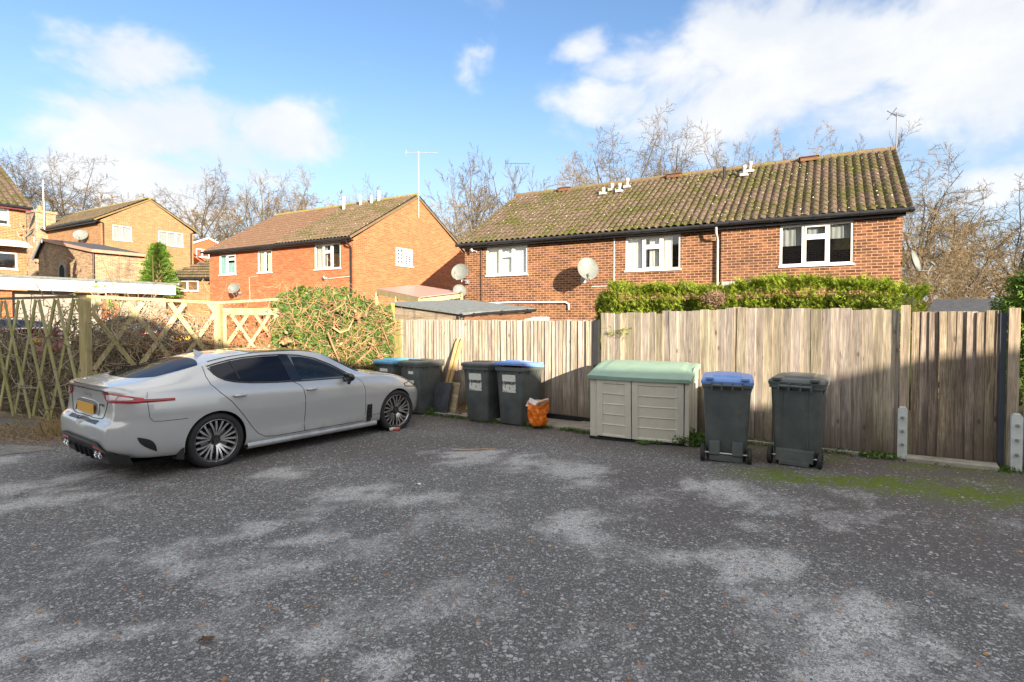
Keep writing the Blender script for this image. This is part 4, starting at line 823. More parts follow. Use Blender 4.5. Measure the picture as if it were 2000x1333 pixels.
fD, TD = close_board('closeboard_fence', 'narrow dark stained fence bay between the two concrete spurs', 4.46, 5.28, .088, .098, 1.715, -.075, 4, mat='fence_dark', swap=True)
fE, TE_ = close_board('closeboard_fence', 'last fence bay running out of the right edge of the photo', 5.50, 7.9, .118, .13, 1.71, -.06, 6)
for f_, T_, s_, top_ in ((fC, TC, 4.395, 1.80), (fD, TD, 5.40, 1.755)):
    pst = MB(); pst.beam(T_ @ FP(s_, .02, -.2), T_ @ FP(s_, .02, top_), .10, .10, up=tuple(FN)); pst.build('post', M['fence_post'], f_, bevel=.004)
pst = MB(); pst.beam(TB @ FP(2.385, -.05, -.2), TB @ FP(2.385, -.05, 1.80), .09, .08, up=tuple(FN)); pst.build('post', M['fence_post'], fB)
pst = MB(); pst.beam(TD @ FP(5.31, .01, -.2), TD @ FP(5.31, .01, 1.70), .06, .05, up=tuple(FN)); pst.build('post', simple('dark strip', (.04, .05, .07), .6), fD)
for s_, lb in ((4.385, 'bolted concrete repair spur left of the narrow dark fence bay'), (5.43, 'bolted concrete repair spur at the right edge of the photo')):
    c = FP(s_, .125); zb = .01 * c.x - .02 * c.y; o = thing('concrete_spur', lb, 'concrete post', (c.x, c.y, zb), math.atan2(FD.y, FD.x), 'concrete spurs bolted to fence posts')
    p = MB(); p.prism([(-.05, -.15), (.05, -.15), (.05, .60), (.028, .635), (-.028, .635), (-.05, .60)], -.05, .05, 'y'); p.build('concrete_body', M['concrete_pale'], o, bevel=.006, fixn=True)
    for z in (.18, .345, .51):
        b = MB(); b.tube([(0, -.051, z), (0, -.065, z)], .018, 10); b.tube([(0, -.06, z), (0, -.08, z)], .009, 6); b.build('bolt', M['metal'], o)

# ------------------------------------------------------------------ trellis fences
C1 = Vector((-7.40, 9.63, 0)); C0 = C1 + Vector((-2.7, 1.27, 0)).normalized() * 6.2; C2_ = C1 + Vector((2.64, 1.67, 0)).normalized() * 3.15
def lattice(mb_, a, b, z0, z1, n, w, off, rnd, slope=1.0, phase=0., th_=.018):
    """diagonal laths both ways between a and b; n cells along"""
    d = (b - a); L = d.length; d.normalize(); nn = Vector((d.y, -d.x, 0)); H = z1 - z0; run = H * slope
    cell = L / n
    for s_, sign in ((0, 1), (1, -1)):
        k = -math.ceil(run / cell) - 1
        while k * cell < L + run:
            x0 = k * cell + phase * cell + rnd.gauss(0, .015); x1 = x0 + run
            if sign < 0: pass
            t0, t1 = 0., 1.
            if x0 < 0: t0 = -x0 / run
            if x1 > L: t1 = (L - x0) / run
            if t1 - t0 > .06:
                xa, xb = x0 + run * t0, x0 + run * t1; za, zb = z0 + H * t0, z0 + H * t1
                if sign < 0: xa, xb = L - xa, L - xb
                oo = nn * (off + (.0 if sign > 0 else th_ + .002)); p0 = a + d * xa + oo + Vector((0, 0, za)); p1 = a + d * xb + oo + Vector((0, 0, zb))
                mb_.beam(p0, p1, th_, w * rnd.uniform(.9, 1.08), up=tuple((p1 - p0).cross(nn)))
            k += 1
rnd = random.Random(21)
t1 = thing('trellis_fence', 'mossy diagonal trellis bay running off the left edge of the photo', 'trellis', (0, 0, 0), 0, 'trellis fence bays')
m_ = MB(); lattice(m_, C0, C1, -.26, 1.97, 10, .08, .0, rnd, .38); m_.build('lattice', M['trellis'], t1)
m_ = MB(); m_.beam(C0 + Vector((0, 0, 2.02)), C1 + Vector((0, 0, 2.01)), .05, .045); m_.build('top_rail', M['slat'], t1)
m_ = MB(); m_.beam(C0 + Vector((0, 0, -.28)), C1 + Vector((0, 0, -.27)), .05, .12); m_.build('bottom_rail', M['slat'], t1)
for k, (s_, lean) in enumerate(((3.45, .05), (6.1, 0))):
    c = C1 + (C0 - C1).normalized() * s_; m_ = MB(); m_.tube([c + Vector((.14 * (1 if not k else 0), -.05, -.5)), c + Vector((.06, -.04, .8)), c + Vector((0, -.04, 2.0))], [.075, .065, .055], 12); m_.build('post', M['trellis'], t1, smooth=40)
m_ = MB(); c = C1; m_.beam(c + Vector((0, -.04, -.4)), c + Vector((0, -.04, 1.99)), .125, .125); m_.build('post', M['trellis_lit'], t1, label='broad pale corner post')
dT = (C2_ - C1).normalized(); Cm = C1 + dT * 2.03
t2 = thing('trellis_fence', 'open diagonal trellis bay behind the boot of the grey car', 'trellis', (0, 0, 0), 0, 'trellis fence bays')
m_ = MB(); lattice(m_, C1 + dT * .08, Cm - dT * .05, .0, 1.92, 3, .078, .0, rnd, .62, .3); m_.build('lattice', M['trellis_lit'], t2)
m_ = MB(); m_.beam(C1 + Vector((0, 0, 2.01)), Cm + Vector((0, 0, 1.93)), .045, .05); m_.beam(Cm + Vector((0, 0, 1.93)), C2_ + Vector((0, 0, 2.02)), .045, .045); m_.build('top_rail', M['trellis_lit'], t2)
m_ = MB(); m_.beam(Cm + Vector((0, 0, -.4)), Cm + Vector((0, 0, 1.90)), .12, .12); m_.build('post', M['trellis_lit'], t2)
t3 = thing('trellis_fence', 'framed square trellis panel between the pale posts beside the ivy', 'trellis', (0, 0, 0), 0, 'trellis fence bays')
Ca = Cm + dT * .10; Cb = C2_ - dT * .10; m_ = MB(); lattice(m_, Ca + dT * .04, Cb - dT * .04, .1, 1.72, 2, .062, 0., rnd, .62, .45); m_.build('lattice', M['trellis_lit'], t3)
m_ = MB(); fo = Vector((dT.y, -dT.x, 0)) * .01; m_.beam(Ca + fo + Vector((0, 0, 1.76)), Cb + fo + Vector((0, 0, 1.76)), .06, .13); m_.beam(Ca + fo + Vector((0, 0, -.2)), Ca + fo + Vector((0, 0, 1.83)), .06, .07, up=tuple(fo)); m_.beam(Cb + fo + Vector((0, 0, -.2)), Cb + fo + Vector((0, 0, 1.83)), .06, .07, up=tuple(fo)); m_.beam(Ca + fo + Vector((0, 0, .05)), Cb + fo + Vector((0, 0, .05)), .06, .1); m_.build('frame', M['trellis_lit'], t3)
m_ = MB(); m_.beam(C2_ + Vector((0, 0, -.4)), C2_ + Vector((0, 0, 2.03)), .11, .11); m_.build('post', M['trellis_lit'], t3)
# dark waney-board fence standing behind the trellis
def waney(label, a, b, z0, z1, seed):
    rnd = random.Random(seed); o = thing('waney_fence', label, 'fence', (0, 0, 0), 0, 'waney board fence bays'); d = (b - a); L = d.length; d.normalize(); nn = Vector((d.y, -d.x, 0)); m_ = MB(); z = z0; N_ = 24
    while z < z1:
        h = rnd.uniform(.12, .15); ph = rnd.uniform(0, 50); vs = []
        for i in range(N_ + 1):
            p = a + d * (L * i / N_); wv = .022 * noise.noise(Vector((i * .5 + ph, 0, 0))); vs += [p + Vector((0, 0, z + wv)) + nn * .03, p + Vector((0, 0, z + h)) + nn * .006, p + Vector((0, 0, z + wv)) + nn * .01]
        m_.add(vs, [(3 * i, 3 * i + 3, 3 * i + 4, 3 * i + 1) for i in range(N_)] + [(3 * i + 2, 3 * i + 5, 3 * i + 3, 3 * i) for i in range(N_)]); z += h * .82
    m_.build('boards', M['slat'], o); 
    for q in (0, .5, 1): c = a + d * (L * q) + nn * .035; p = MB(); p.beam(c + Vector((0, 0, z0 - .2)), c + Vector((0, 0, z1 + .03)), .05, .05); p.build('batten', M['slat'], o)
    return o
off1 = Vector((.25, .55, 0)).normalized() * .55
dl_ = (C0 - C1).normalized()
waney('low dark waney board fence seen through the far left trellis', C1 + off1 + dl_ * 6.2, C1 + off1 + dl_ * 3.0, -.35, 1.25, 1)
waney('dark waney board fence behind the trellis and the corner post', C1 + off1 + dl_ * 2.98, C1 + off1 + dl_ * .1, -.35, .85, 2)
waney('waney board fence behind the open trellis, above the car boot', C1 + off1, C2_ + off1, -.3, 1.0, 3)
# ------------------------------------------------------------------ wheelie bins
def rrect(x0, x1, y0, y1, r, z, n=4):
    out = []
    for (cx, cy, a0) in ((x1 - r, y0 + r, -90), (x1 - r, y1 - r, 0), (x0 + r, y1 - r, 90), (x0 + r, y0 + r, 180)):
        for k in range(n + 1): a = R(a0 + 90 * k / n); out.append((cx + r * math.cos(a), cy + r * math.sin(a), z))
    return out
def loft(mb_, rings, cap0=True, cap1=True, m=0, M_=None):
    n = len(rings[0]); vs = [p for r_ in rings for p in r_]; fs = [(i * n + j, i * n + (j + 1) % n, (i + 1) * n + (j + 1) % n, (i + 1) * n + j) for i in range(len(rings) - 1) for j in range(n)]
    if cap0: fs.append(tuple(range(n))[::-1])
    if cap1: fs.append(tuple((len(rings) - 1) * n + j for j in range(n)))
    mb_.add(vs, fs, m, M_)
def make_bin(label, lid='bin_grey', sticker=True, ajar=0., gap=True, back='bars'):
    """240 litre bin, front towards -y, hinge and wheels at +y"""
    t = thing('wheelie_bin', label, 'wheelie bin', (0, 0, 0), 0, 'wheelie bins standing along the fence'); b = MB()
    prof = [(0.015, .225, .26, .05), (.05, .232, .27, .05), (.5, .252, .305, .055), (.92, .27, .335, .055)]
    loft(b, [rrect(-hw, hw, -hd, hd - .02 if z < .3 else hd, r, z) for z, hw, hd, r in prof])
    loft(b, [rrect(-.285, .285, -.355, .35, .05, .92), rrect(-.29, .29, -.36, .355, .05, .925), rrect(-.29, .29, -.36, .355, .05, .985), rrect(-.275, .275, -.345, .34, .045, .99)])
    # recessed front panel edge ribs, side ribs and brackets under the rim
    for x in (-.165, .165): b.beam((x, -.262, .03), (x, -.327, .915), .012, .012, up=(0, -1, 0))
    for x in (-.21, -.07, .07, .21):
        b.add([(x - .006, -.33, .92), (x + .006, -.33, .92), (x + .006, -.358, .92), (x - .006, -.358, .92), (x - .006, -.33, .85), (x + .006, -.33, .85)], [(0, 1, 5, 4), (0, 4, 3), (1, 2, 5), (3, 4, 5, 2), (0, 3, 2, 1)])
    for y in (-.2, -.12, .12, .2):
        for s in (-1, 1): b.add([(s * .27, y - .005, .92), (s * .27, y + .005, .92), (s * .289, y + .005, .92), (s * .289, y - .005, .92), (s * .27, y - .005, .85), (s * .27, y + .005, .85)], [(0, 1, 5, 4), (0, 4, 3), (1, 2, 5), (3, 4, 5, 2)])
    # wheel housing at the back
    if back == 'bars':
        for x in (-.13, .13): b.box(x - .06, x + .06, .24, .35, .10, .26)
        b.box(-.19, .19, .24, .33, .02, .09)
    else: b.box(-.2, .2, .24, .35, .06, .20); b.box(-.16, .16, .26, .36, .02, .07)
    if back == 'bars':
        for x in (-.15, .1): b.beam((x, .255, .28), (x, .315, .62), .02, .02, up=(0, 1, 0))
    else:
        for x in (-.13, .14): b.beam((x, .262, .1), (x, .338, .91), .016, .02, up=(0, 1, 0))
    b.build('body', M['bin_grey'], t, bevel=.004, fixn=True)
    ax = MB(); ax.tube([(-.27, .30, .11), (.27, .30, .11)], .012, 8); ax.build('axle', M['metal'], t, smooth=40)
    for s in (-1, 1):
        w = MB(); Mx = Matrix.Translation((s * .265, .30, .102)) @ Matrix.Rotation(R(90) * s, 4, 'Y')
        w.lathe([(.03, -.02), (.085, -.024), (.098, -.018), (.102, -.006), (.102, .006), (.098, .018), (.085, .024), (.075, .018)], 24, M=Mx); wo_ = w.build('wheel', M['rubber'], t, smooth=40)
        h = MB(); h.lathe([(0, .022), (.022, .024), (.03, .018), (.074, .012), (.076, .017)], 18, M=Mx); 
        for k in range(6): h.beam(Mx @ Vector((.02 * math.cos(k * 1.047), .02 * math.sin(k * 1.047), .016)), Mx @ Vector((.074 * math.cos(k * 1.047), .074 * math.sin(k * 1.047), .016)), .008, .008)
        h.build('hub', M['black_pvc'], wo_, smooth=40)
    # lid hinged at the back
    H_ = Matrix.Translation((0, .36, .995)) @ Matrix.Rotation(-R(ajar), 4, 'X')
    l = MB(); loft(l, [rrect(-.298, .298, -.745, .0, .05, -.035), rrect(-.300, .300, -.75, .005, .05, -.0), rrect(-.285, .285, -.73, -.01, .05, .025), rrect(-.24, .24, -.66, -.06, .05, .040)], cap0=False)
    loft(l, [rrect(-.17, .17, -.60, -.14, .05, .038), rrect(-.155, .155, -.58, -.16, .045, .062)], cap0=False)
    for x in (-.2, .2): l.box(x - .045, x + .045, -.10, .03, .02, .05)
    l.build('lid', M[lid], t, bevel=.005).matrix_local = H_
    h = MB(); h.tube([(-.17, .40, .955), (.17, .40, .955)], .014, 8)
    for x in (-.17, -.06, .06, .17): h.box(x - .008, x + .008, .34, .412, .90, .985)
    h.build('handle', M['bin_grey'], t)
    if sticker:
        s_ = MB(); 
        def fy(z): return -.26 - (z - .05) * (.335 - .27) / .87 - .0145
        def patch(x0, x1, z0, z1, mt, nm, dy=0.): 
            q = MB(); q.add([(x0, fy(z0) - dy, z0), (x1, fy(z0) - dy, z0), (x1, fy(z1) - dy, z1), (x0, fy(z1) - dy, z1), (x0, fy(z0) + .004, z0), (x1, fy(z0) + .004, z0), (x1, fy(z1) + .004, z1), (x0, fy(z1) + .004, z1)], [(0, 1, 2, 3), (0, 4, 5, 1), (1, 5, 6, 2), (2, 6, 7, 3), (3, 7, 4, 0)]); return q.build(nm, mt, t)
        patch(-.135, .135, .56, .86, MAT_ST, 'sticker')
    return t
def mat_sticker(seed, full=True):
    m, t, p = newmat('worn bin sticker'); ob = t.new('TexCoord').outputs['Object']; x, y, z = t.sep(ob)
    nz = t.noise(ob, 22, 5, .8); c = (.60, .62, .56)
    band = t.math('MULTIPLY', t.math('GREATER_THAN', z, .74), 1.0)
    peel = t.math('GREATER_THAN', t.math('ADD', nz, t.math('MULTIPLY', t.math('SUBTRACT', 1.0, band), -.07)), .37)
    # dark lettering-like wear band and box outline between the two labels
    ln = t.math('MULTIPLY', t.math('LESS_THAN', t.math('ABSOLUTE', t.math('SUBTRACT', z, .715)), .022), t.math('GREATER_THAN', t.noise(t.scale(ob, (60, 1, 25)), 1.0, 2), .45))
    ln2 = t.math('LESS_THAN', t.math('ABSOLUTE', t.math('SUBTRACT', z, .742)), .004)
    k = t.math('MULTIPLY', peel, t.math('SUBTRACT', 1.0, t.math('MAXIMUM', ln, ln2)))
    t.set(p, 'Base Color', t.mix(k, (.06, .07, .07), t.mix(t.noise(ob, 15, 4), (.62, .64, .58), (.82, .84, .78)))); t.set(p, 'Roughness', .6)
    return m
MAT_ST = mat_sticker(1)
def put(t, x, y, deg): t.location = gp(x, y, .0); t.rotation_euler = (R(-1.15), R(-.57), R(deg)); return t
b1 = put(make_bin('grey wheelie bin with grey lid, left of the pair in the middle of the fence', ajar=2), -.47, 9.95, -34)
b2 = put(make_bin('wheelie bin with blue lid propped open on rubbish, beside the orange sack', 'bin_blue', ajar=5), .13, 9.58, -35)
b3 = put(make_bin('grey wheelie bin with grey lid right in front of the car bonnet', sticker=False), -1.80, 10.95, -38)
b4 = put(make_bin('wheelie bin with pale blue lid half hidden in the corner behind the car', 'bin_blue2', sticker=False), -2.40, 11.42, -38)
b5 = put(make_bin('blue lidded wheelie bin with its back and wheels to the camera', 'bin_blue', sticker=False), 2.71, 6.96, 180 - 22)
b6 = put(make_bin('all black wheelie bin with dusty lid, rightmost of the bins', 'bin_grey', sticker=False, back='plate'), 3.50, 6.72, 180 - 35)
for bb, lab in ((b3, 'faded'), (b4, '')):
    q = MB(); 
    for (x0, x1, z0, z1) in ((-.02, .12, .78, .835), (-.10, .13, .60, .66)) if lab else ((-.12, .12, .80, .86),):
        fy_ = lambda z: -.26 - (z - .05) * .065 / .87 - .0145
        q.add([(x0, fy_(z0), z0), (x1, fy_(z0), z0), (x1, fy_(z1), z1), (x0, fy_(z1), z1)], [(0, 1, 2, 3)])
    q.build('sticker', MAT_ST, bb)
# rubbish showing under the propped blue lid
rb_ = thing('rubbish_pile', 'cardboard and packets poking out under the propped blue lid', 'rubbish', tuple(b2.location), b2.rotation_euler.z); rnd = random.Random(2)
for nm, col, x0, x1, y0 in (('cardboard', (.42, .26, .17), -.27, .02, -.345), ('green_packet', (.12, .42, .10), .04, .17, -.34), ('red_packet', (.5, .06, .05), .16, .26, -.33)):
    q = MB(); q.grid(lambda u, v: (x0 + (x1 - x0) * u, y0 + .25 * v, .995 + .035 * math.sin(math.pi * (u * .8 + .1)) + .012 * noise.noise(Vector((u * 6, v * 6, x0))) + .01 * v), 8, 6); q.build(nm, simple(nm, col, .7, bump=.3), rb_, smooth=1)
# orange carrier bag
ob_ = thing('orange_bag', 'full orange plastic carrier bag of rubbish beside the blue lidded bin', 'bag', gp(.42, 9.02, .045), R(-20)); q = MB(); rnd = random.Random(3)
prof = [(0, .02), (.10, .03), (.135, .08), (.15, .16), (.155, .24), (.145, .31), (.15, .36), (.165, .40)]
def bag(u, v):
    a = 2 * math.pi * u; k = v * (len(prof) - 1); i = min(len(prof) - 2, int(k)); f = k - i; r = prof[i][0] * (1 - f) + prof[i + 1][0] * f; z = prof[i][1] * (1 - f) + prof[i + 1][1] * f - .02
    d = Vector((math.cos(a), math.sin(a), z * 6)); n = noise.noise(Vector((d.x * 2.2, d.y * 2.2, z * 9))) * .035 + abs(noise.noise(Vector((d.x * 5, d.y * 5, z * 16)))) * .035 + .008 * math.sin(a * 9 + z * 30)
    r2 = r + n * min(1, r * 10) - .01; zz = z + .03 * math.sin(a * 2 + 1) * v
    return (math.cos(a) * r2 * 1.08 + .03 * v * 0, math.sin(a) * r2 * .85, max(0, zz))
q.grid(bag, 64, 40); q.build('bag_skin', simple('orange polythene', (.80, .19, .015), .28, var=.1, bump=.4, bscale=25), ob_, smooth=1)
q = MB(); q.add([(-.19, -.06, .33), (-.05, -.10, .30), (.02, -.04, .41), (-.13, 0, .46), (-.17, -.02, .31), (-.03, -.05, .28), (.04, 0, .39), (-.11, .04, .44)], [(0, 1, 2, 3), (7, 6, 5, 4), (0, 4, 5, 1), (1, 5, 6, 2), (2, 6, 7, 3), (3, 7, 4, 0)]); q.build('carton', simple('pale carton', (.62, .62, .62), .6), ob_)
q = MB(); q.tube([(.0, -.02, .38), (.14, -.05, .44), (.20, -.06, .455)], [.02, .02, .02], 8); q.box(-.05, .12, 0, .08, .34, .42); q.build('contents', simple('cream packaging', (.60, .42, .28), .7), ob_)
# ------------------------------------------------------------------ plastic storage box
sx = thing('storage_box', 'beige plastic outdoor storage box with ribbed double doors and green lid', 'storage box', gp(1.80, 7.90, 0.), R(-27)); Wb = .71; D0 = 0.; D1 = .76
MBG = simple('beige plastic', (.60, .58, .49), .5, var=.05, scale=3, bump=.1, bscale=300, dirt=(.30, .29, .22, .3)); MGR = simple('green plastic lid', (.24, .37, .29), .5, var=.07, dirt=(.34, .42, .32, .35))
def bul(x, z): return -.085 * (1 - (x / Wb) ** 2) * (.5 + .5 * z / .9)
q = MB(); q.box(-Wb, -Wb + .12, .0, D1, .02, .90); q.box(Wb - .05, Wb, .0, D1, .02, .90); q.box(-Wb + .12, Wb - .05, D1 - .04, D1, .02, 1.02)
q.add([(Wb, 0, .9), (Wb, D1, .9), (Wb, D1, 1.04), (Wb - .04, 0, .9), (Wb - .04, D1, .9), (Wb - .04, D1, 1.04)], [(0, 1, 2), (5, 4, 3), (0, 2, 5, 3)]); q.add([(-Wb, 0, .9), (-Wb, D1, .9), (-Wb, D1, 1.04), (-Wb + .04, 0, .9), (-Wb + .04, D1, .9), (-Wb + .04, D1, 1.04)], [(2, 1, 0), (3, 4, 5), (0, 3, 5, 2)])
for y in (.25, .5): q.box(Wb, Wb + .012, y - .012, y + .012, .05, .88)
q.box(Wb - .055, Wb + .006, -.012, .0, .02, .88); q.build('body', MBG, sx, bevel=.008)
for side, (xa, xb) in (('l', (-Wb + .115, -.075)), ('r', (-.062, Wb - .065))):
    d = MB()
    def dpt(u, v, xa=xa, xb=xb):
        x = xa + (xb - xa) * u; z = .045 + .84 * v; pan = 0.
        ux = min((x - xa), (xb - x)) - .085; 
        if ux > 0 and .03 < v < .93:
            k = (v - .03) / .9 * 5; fr = k % 1; pan = -.014 * min(1, ux / .012) * min(1, min(fr, 1 - fr) / .05 if True else 1)
        return (x, bul(x, z) - .012 - pan, z)
    d.grid(dpt, 60, 120)
    e = MB()
    for (u0, v0), (u1, v1) in (((0, 0), (1, 0)), ((0, 1), (1, 1)), ((0, 0), (0, 1)), ((1, 0), (1, 1))):
        N_ = 24
        for i in range(N_):
            a = Vector(dpt(u0 + (u1 - u0) * i / N_, v0 + (v1 - v0) * i / N_)); b_ = Vector(dpt(u0 + (u1 - u0) * (i + 1) / N_, v0 + (v1 - v0) * (i + 1) / N_)); back = Vector((0, .03, 0)); d.add([a, b_, b_ + back, a + back], [(0, 1, 2, 3), (3, 2, 1, 0)])
    d.build('door', MBG, sx, smooth=32)
q = MB(); q.box(-Wb - .005, Wb + .005, -.02, D1, -.03, .018); q.add([(Wb * math.sin(R(-90 + i * 15)), bul(Wb * math.sin(R(-90 + i * 15)), .0) - .03, z) for z in (-.03, .03) for i in range(13)], [(i, i + 1, i + 14, i + 13) for i in range(12)]); q.build('base', M['black_pvc'], sx)
q = MB()
def lidf(u, v, th=0.):
    x = (-Wb - .035) + (2 * Wb + .07) * u; y0 = bul(x, .9) * .9 - .055; y = y0 + (D1 + .03 - y0) * v
    z = .935 + .165 * (1 - (1 - v) ** 1.5)
    if v < .04: z -= .0
    cr = .012 if (.12 < u < .88 and v > .3) else 0.
    return (x, y, z + cr - th - .012 * (abs(u - .5) > .485))
q.grid(lambda u, v: lidf(u, v), 40, 20); q.grid(lambda u, v: lidf(u, 1 - v, .025), 40, 20)
NN_ = 40
for i in range(NN_):
    a = Vector(lidf(i / NN_, 0)); b_ = Vector(lidf((i + 1) / NN_, 0)); dn = Vector((0, .004, -.05)); q.add([a, b_, b_ + dn, a + dn], [(0, 3, 2, 1)])
for u in (0, 1):
    for i in range(20):
        a = Vector(lidf(u, i / 20)); b_ = Vector(lidf(u, (i + 1) / 20)); dn = Vector((0, 0, -.06)); q.add([a, b_, b_ + dn, a + dn], [(0, 1, 2, 3) if u else (3, 2, 1, 0)])
q.build('lid', MGR, sx, smooth=30)
q = MB(); q.add([(Wb + .012, -.01, .87), (Wb + .012, D1, .87), (Wb + .012, D1, 1.09), (Wb + .012, .35, 1.06), (Wb + .012, -.01, .92)], [(0, 1, 2, 3, 4)]); q.build('lid_side', MGR, sx)
q = MB(); q.box(-.105, -.035, -.125, -.11, .885, .905); q.build('latch', simple('orange latch', (.7, .15, .05), .5), sx)
# ------------------------------------------------------------------ leaning boards, stakes, small litter
q = MB(); st = thing('wooden_stake', 'left pointed pine stake leaning on the fence', 'stake', (0, 0, 0), 0, 'pointed stakes'); 
def stake(t, a, b, w=.065, h=.032):
    a = Vector(a); b = Vector(b); m_ = MB(); d = (b - a).normalized(); sx_ = d.cross(Vector((FN.x, FN.y, 0))).normalized() * w / 2; n_ = Vector((FN.x, FN.y, .0)) * h / 2; c = b - d * .12
    m_.add([a - sx_ - n_, a + sx_ - n_, a + sx_ + n_, a - sx_ + n_, c - sx_ - n_, c + sx_ - n_, c + sx_ + n_, c - sx_ + n_, b - n_, b + n_], [(3, 2, 1, 0), (0, 1, 5, 4), (2, 3, 7, 6), (1, 2, 6, 5), (3, 0, 4, 7), (4, 5, 8), (6, 7, 9), (5, 6, 9, 8), (7, 4, 8, 9)]); return m_.build('wood', M['stake'], t, fixn=True)
stake(st, FP(-3.16, .32, -.1), FP(-2.94, .045, 1.24)); st2 = thing('wooden_stake', 'right pointed pine stake leaning on the fence', 'stake', (0, 0, 0), 0, 'pointed stakes'); stake(st2, FP(-3.06, .33, -.1), FP(-2.83, .05, 1.235))
def lean_slab(label, c, w, h, th, deg, lean, mat, name='leaning_slab'):
    t = thing(name, label, 'board', gp(c.x, c.y, .03), R(deg)); m_ = MB(); m_.prism([(-w / 2, 0), (w / 2, .0), (w / 2 + .03, h), (-w / 2 + .02, h * .98)], -th / 2, th / 2, 'y', M=Matrix.Rotation(R(-lean), 4, 'X')); m_.build('board', mat, t, bevel=.004, fixn=True); return t
MSL = simple('stained slate board', (.055, .062, .075), .55, var=.4, scale=4, bump=.5, bscale=40, dirt=(.30, .31, .32, .35))
lean_slab('dark stained slab leaning in front of the pine stakes', FP(-2.93, .62), .42, .60, .03, -38, 12, MSL); lean_slab('second thin board edge leaning behind the dark slab', FP(-2.70, .53), .30, .60, .025, -50, 10, M['shedwood'], 'leaning_board')
t = thing('old_basket', 'broken brown basket lying behind the slab and grey bin', 'basket', gp(FP(-2.42, .40).x, FP(-2.42, .40).y, .05), 0); q = MB(); q.lathe([(0, .0), (.11, .01), (.16, .06), (.18, .12), (.172, .12), (.15, .06), (.10, .02)], 20, M=Matrix.Rotation(R(35), 4, 'X')); q.build('bowl', simple('brown basket', (.20, .13, .08), .8, bump=.5), t, smooth=30)
q = MB(); q.add(*_fl(), M=Matrix.Translation((.02, -.06, .1)) @ Matrix.Scale(.35, 4)); q.build('yellow_scrap', simple('yellow scrap', (.7, .55, .03), .6), t)
t = thing('squashed_can', 'squashed red and white can against the front tyre', 'can', gp(-1.90, 8.93, .03), R(12)); q = MB(); q.tube([(-.085, 0, 0), (-.03, 0, .004), (.02, .01, -.004), (.08, 0, .002)], [.028, .034, .030, .034], 12)
mc, tt, pc_ = newmat('can print'); tt.set(pc_, 'Base Color', tt.mix(tt.math('GREATER_THAN', tt.noise(tt.new('TexCoord').outputs['Object'], 18, 2), .5), (.6, .58, .55), (.5, .08, .06))); tt.set(pc_, 'Roughness', .35); q.build('can_body', mc, t, smooth=40)
t = thing('fallen_stick', 'thin curved dry stick lying on the asphalt', 'stick', gp(-.5, 7.48, .012)); q = MB(); q.tube([(-.27, -.02, 0), (-.2, -.05, 0), (-.05, -.045, .004), (.1, .0, 0), (.27, .03, 0)], [.004, .008, .008, .007, .004], 6); q.build('wood', M['stake'], t)
t = thing('crumpled_leaf', 'dark crumpled leaf and twigs on the asphalt in the left foreground', 'leaf', gp(-1.62, 2.89, .008)); q = MB(); rnd = random.Random(5)
q.grid(lambda u, v: ((u - .5) * .07 + .01 * noise.noise(Vector((u * 4, v * 4, 1))), (v - .5) * .04, .014 * noise.noise(Vector((u * 5, v * 5, 4))) + .008 + .012 * abs(v - .5)), 8, 5)
for i in range(5): a = rnd.uniform(0, 6); q.tube([(0, 0, .004), (math.cos(a) * .03, math.sin(a) * .02, .01), (math.cos(a) * .055, math.sin(a) * .04, .004)], .0018, 4)
q.build('blade', simple('dead leaf', (.10, .06, .03), .8), t)
t = thing('paper_scrap', 'small white scrap of paper on the asphalt', 'paper', gp(-1.0, 5.83, .008)); q = MB(); q.grid(lambda u, v: ((u - .5) * .06, (v - .5) * .035, .006 * math.sin(u * 5 + v * 4)), 5, 4); q.build('sheet', simple('paper', (.7, .7, .74), .8), t)
# ------------------------------------------------------------------ grey fastback car
def catmull(ks, u):
    n = len(ks)
    for i in range(n - 1):
        if u <= ks[i + 1][0] or i == n - 2: break
    a, b = ks[i], ks[i + 1]; h = b[0] - a[0]; t = max(0., min(1., (u - a[0]) / h)); out = []
    for k in range(1, len(a)):
        def sl(j):
            if j <= 0: return (ks[1][k] - ks[0][k]) / (ks[1][0] - ks[0][0])
            if j >= n - 1: return (ks[-1][k] - ks[-2][k]) / (ks[-1][0] - ks[-2][0])
            d0 = (ks[j][k] - ks[j - 1][k]) / (ks[j][0] - ks[j - 1][0]); d1 = (ks[j + 1][k] - ks[j][k]) / (ks[j + 1][0] - ks[j][0])
            return 0. if d0 * d1 <= 0 else 2 * d0 * d1 / (d0 + d1)
        m0, m1 = sl(i) * h, sl(i + 1) * h; t2, t3 = t * t, t * t * t
        out.append((2 * t3 - 3 * t2 + 1) * a[k] + (t3 - 2 * t2 + t) * m0 + (-2 * t3 + 3 * t2) * b[k] + (t3 - t2) * m1)
    return out
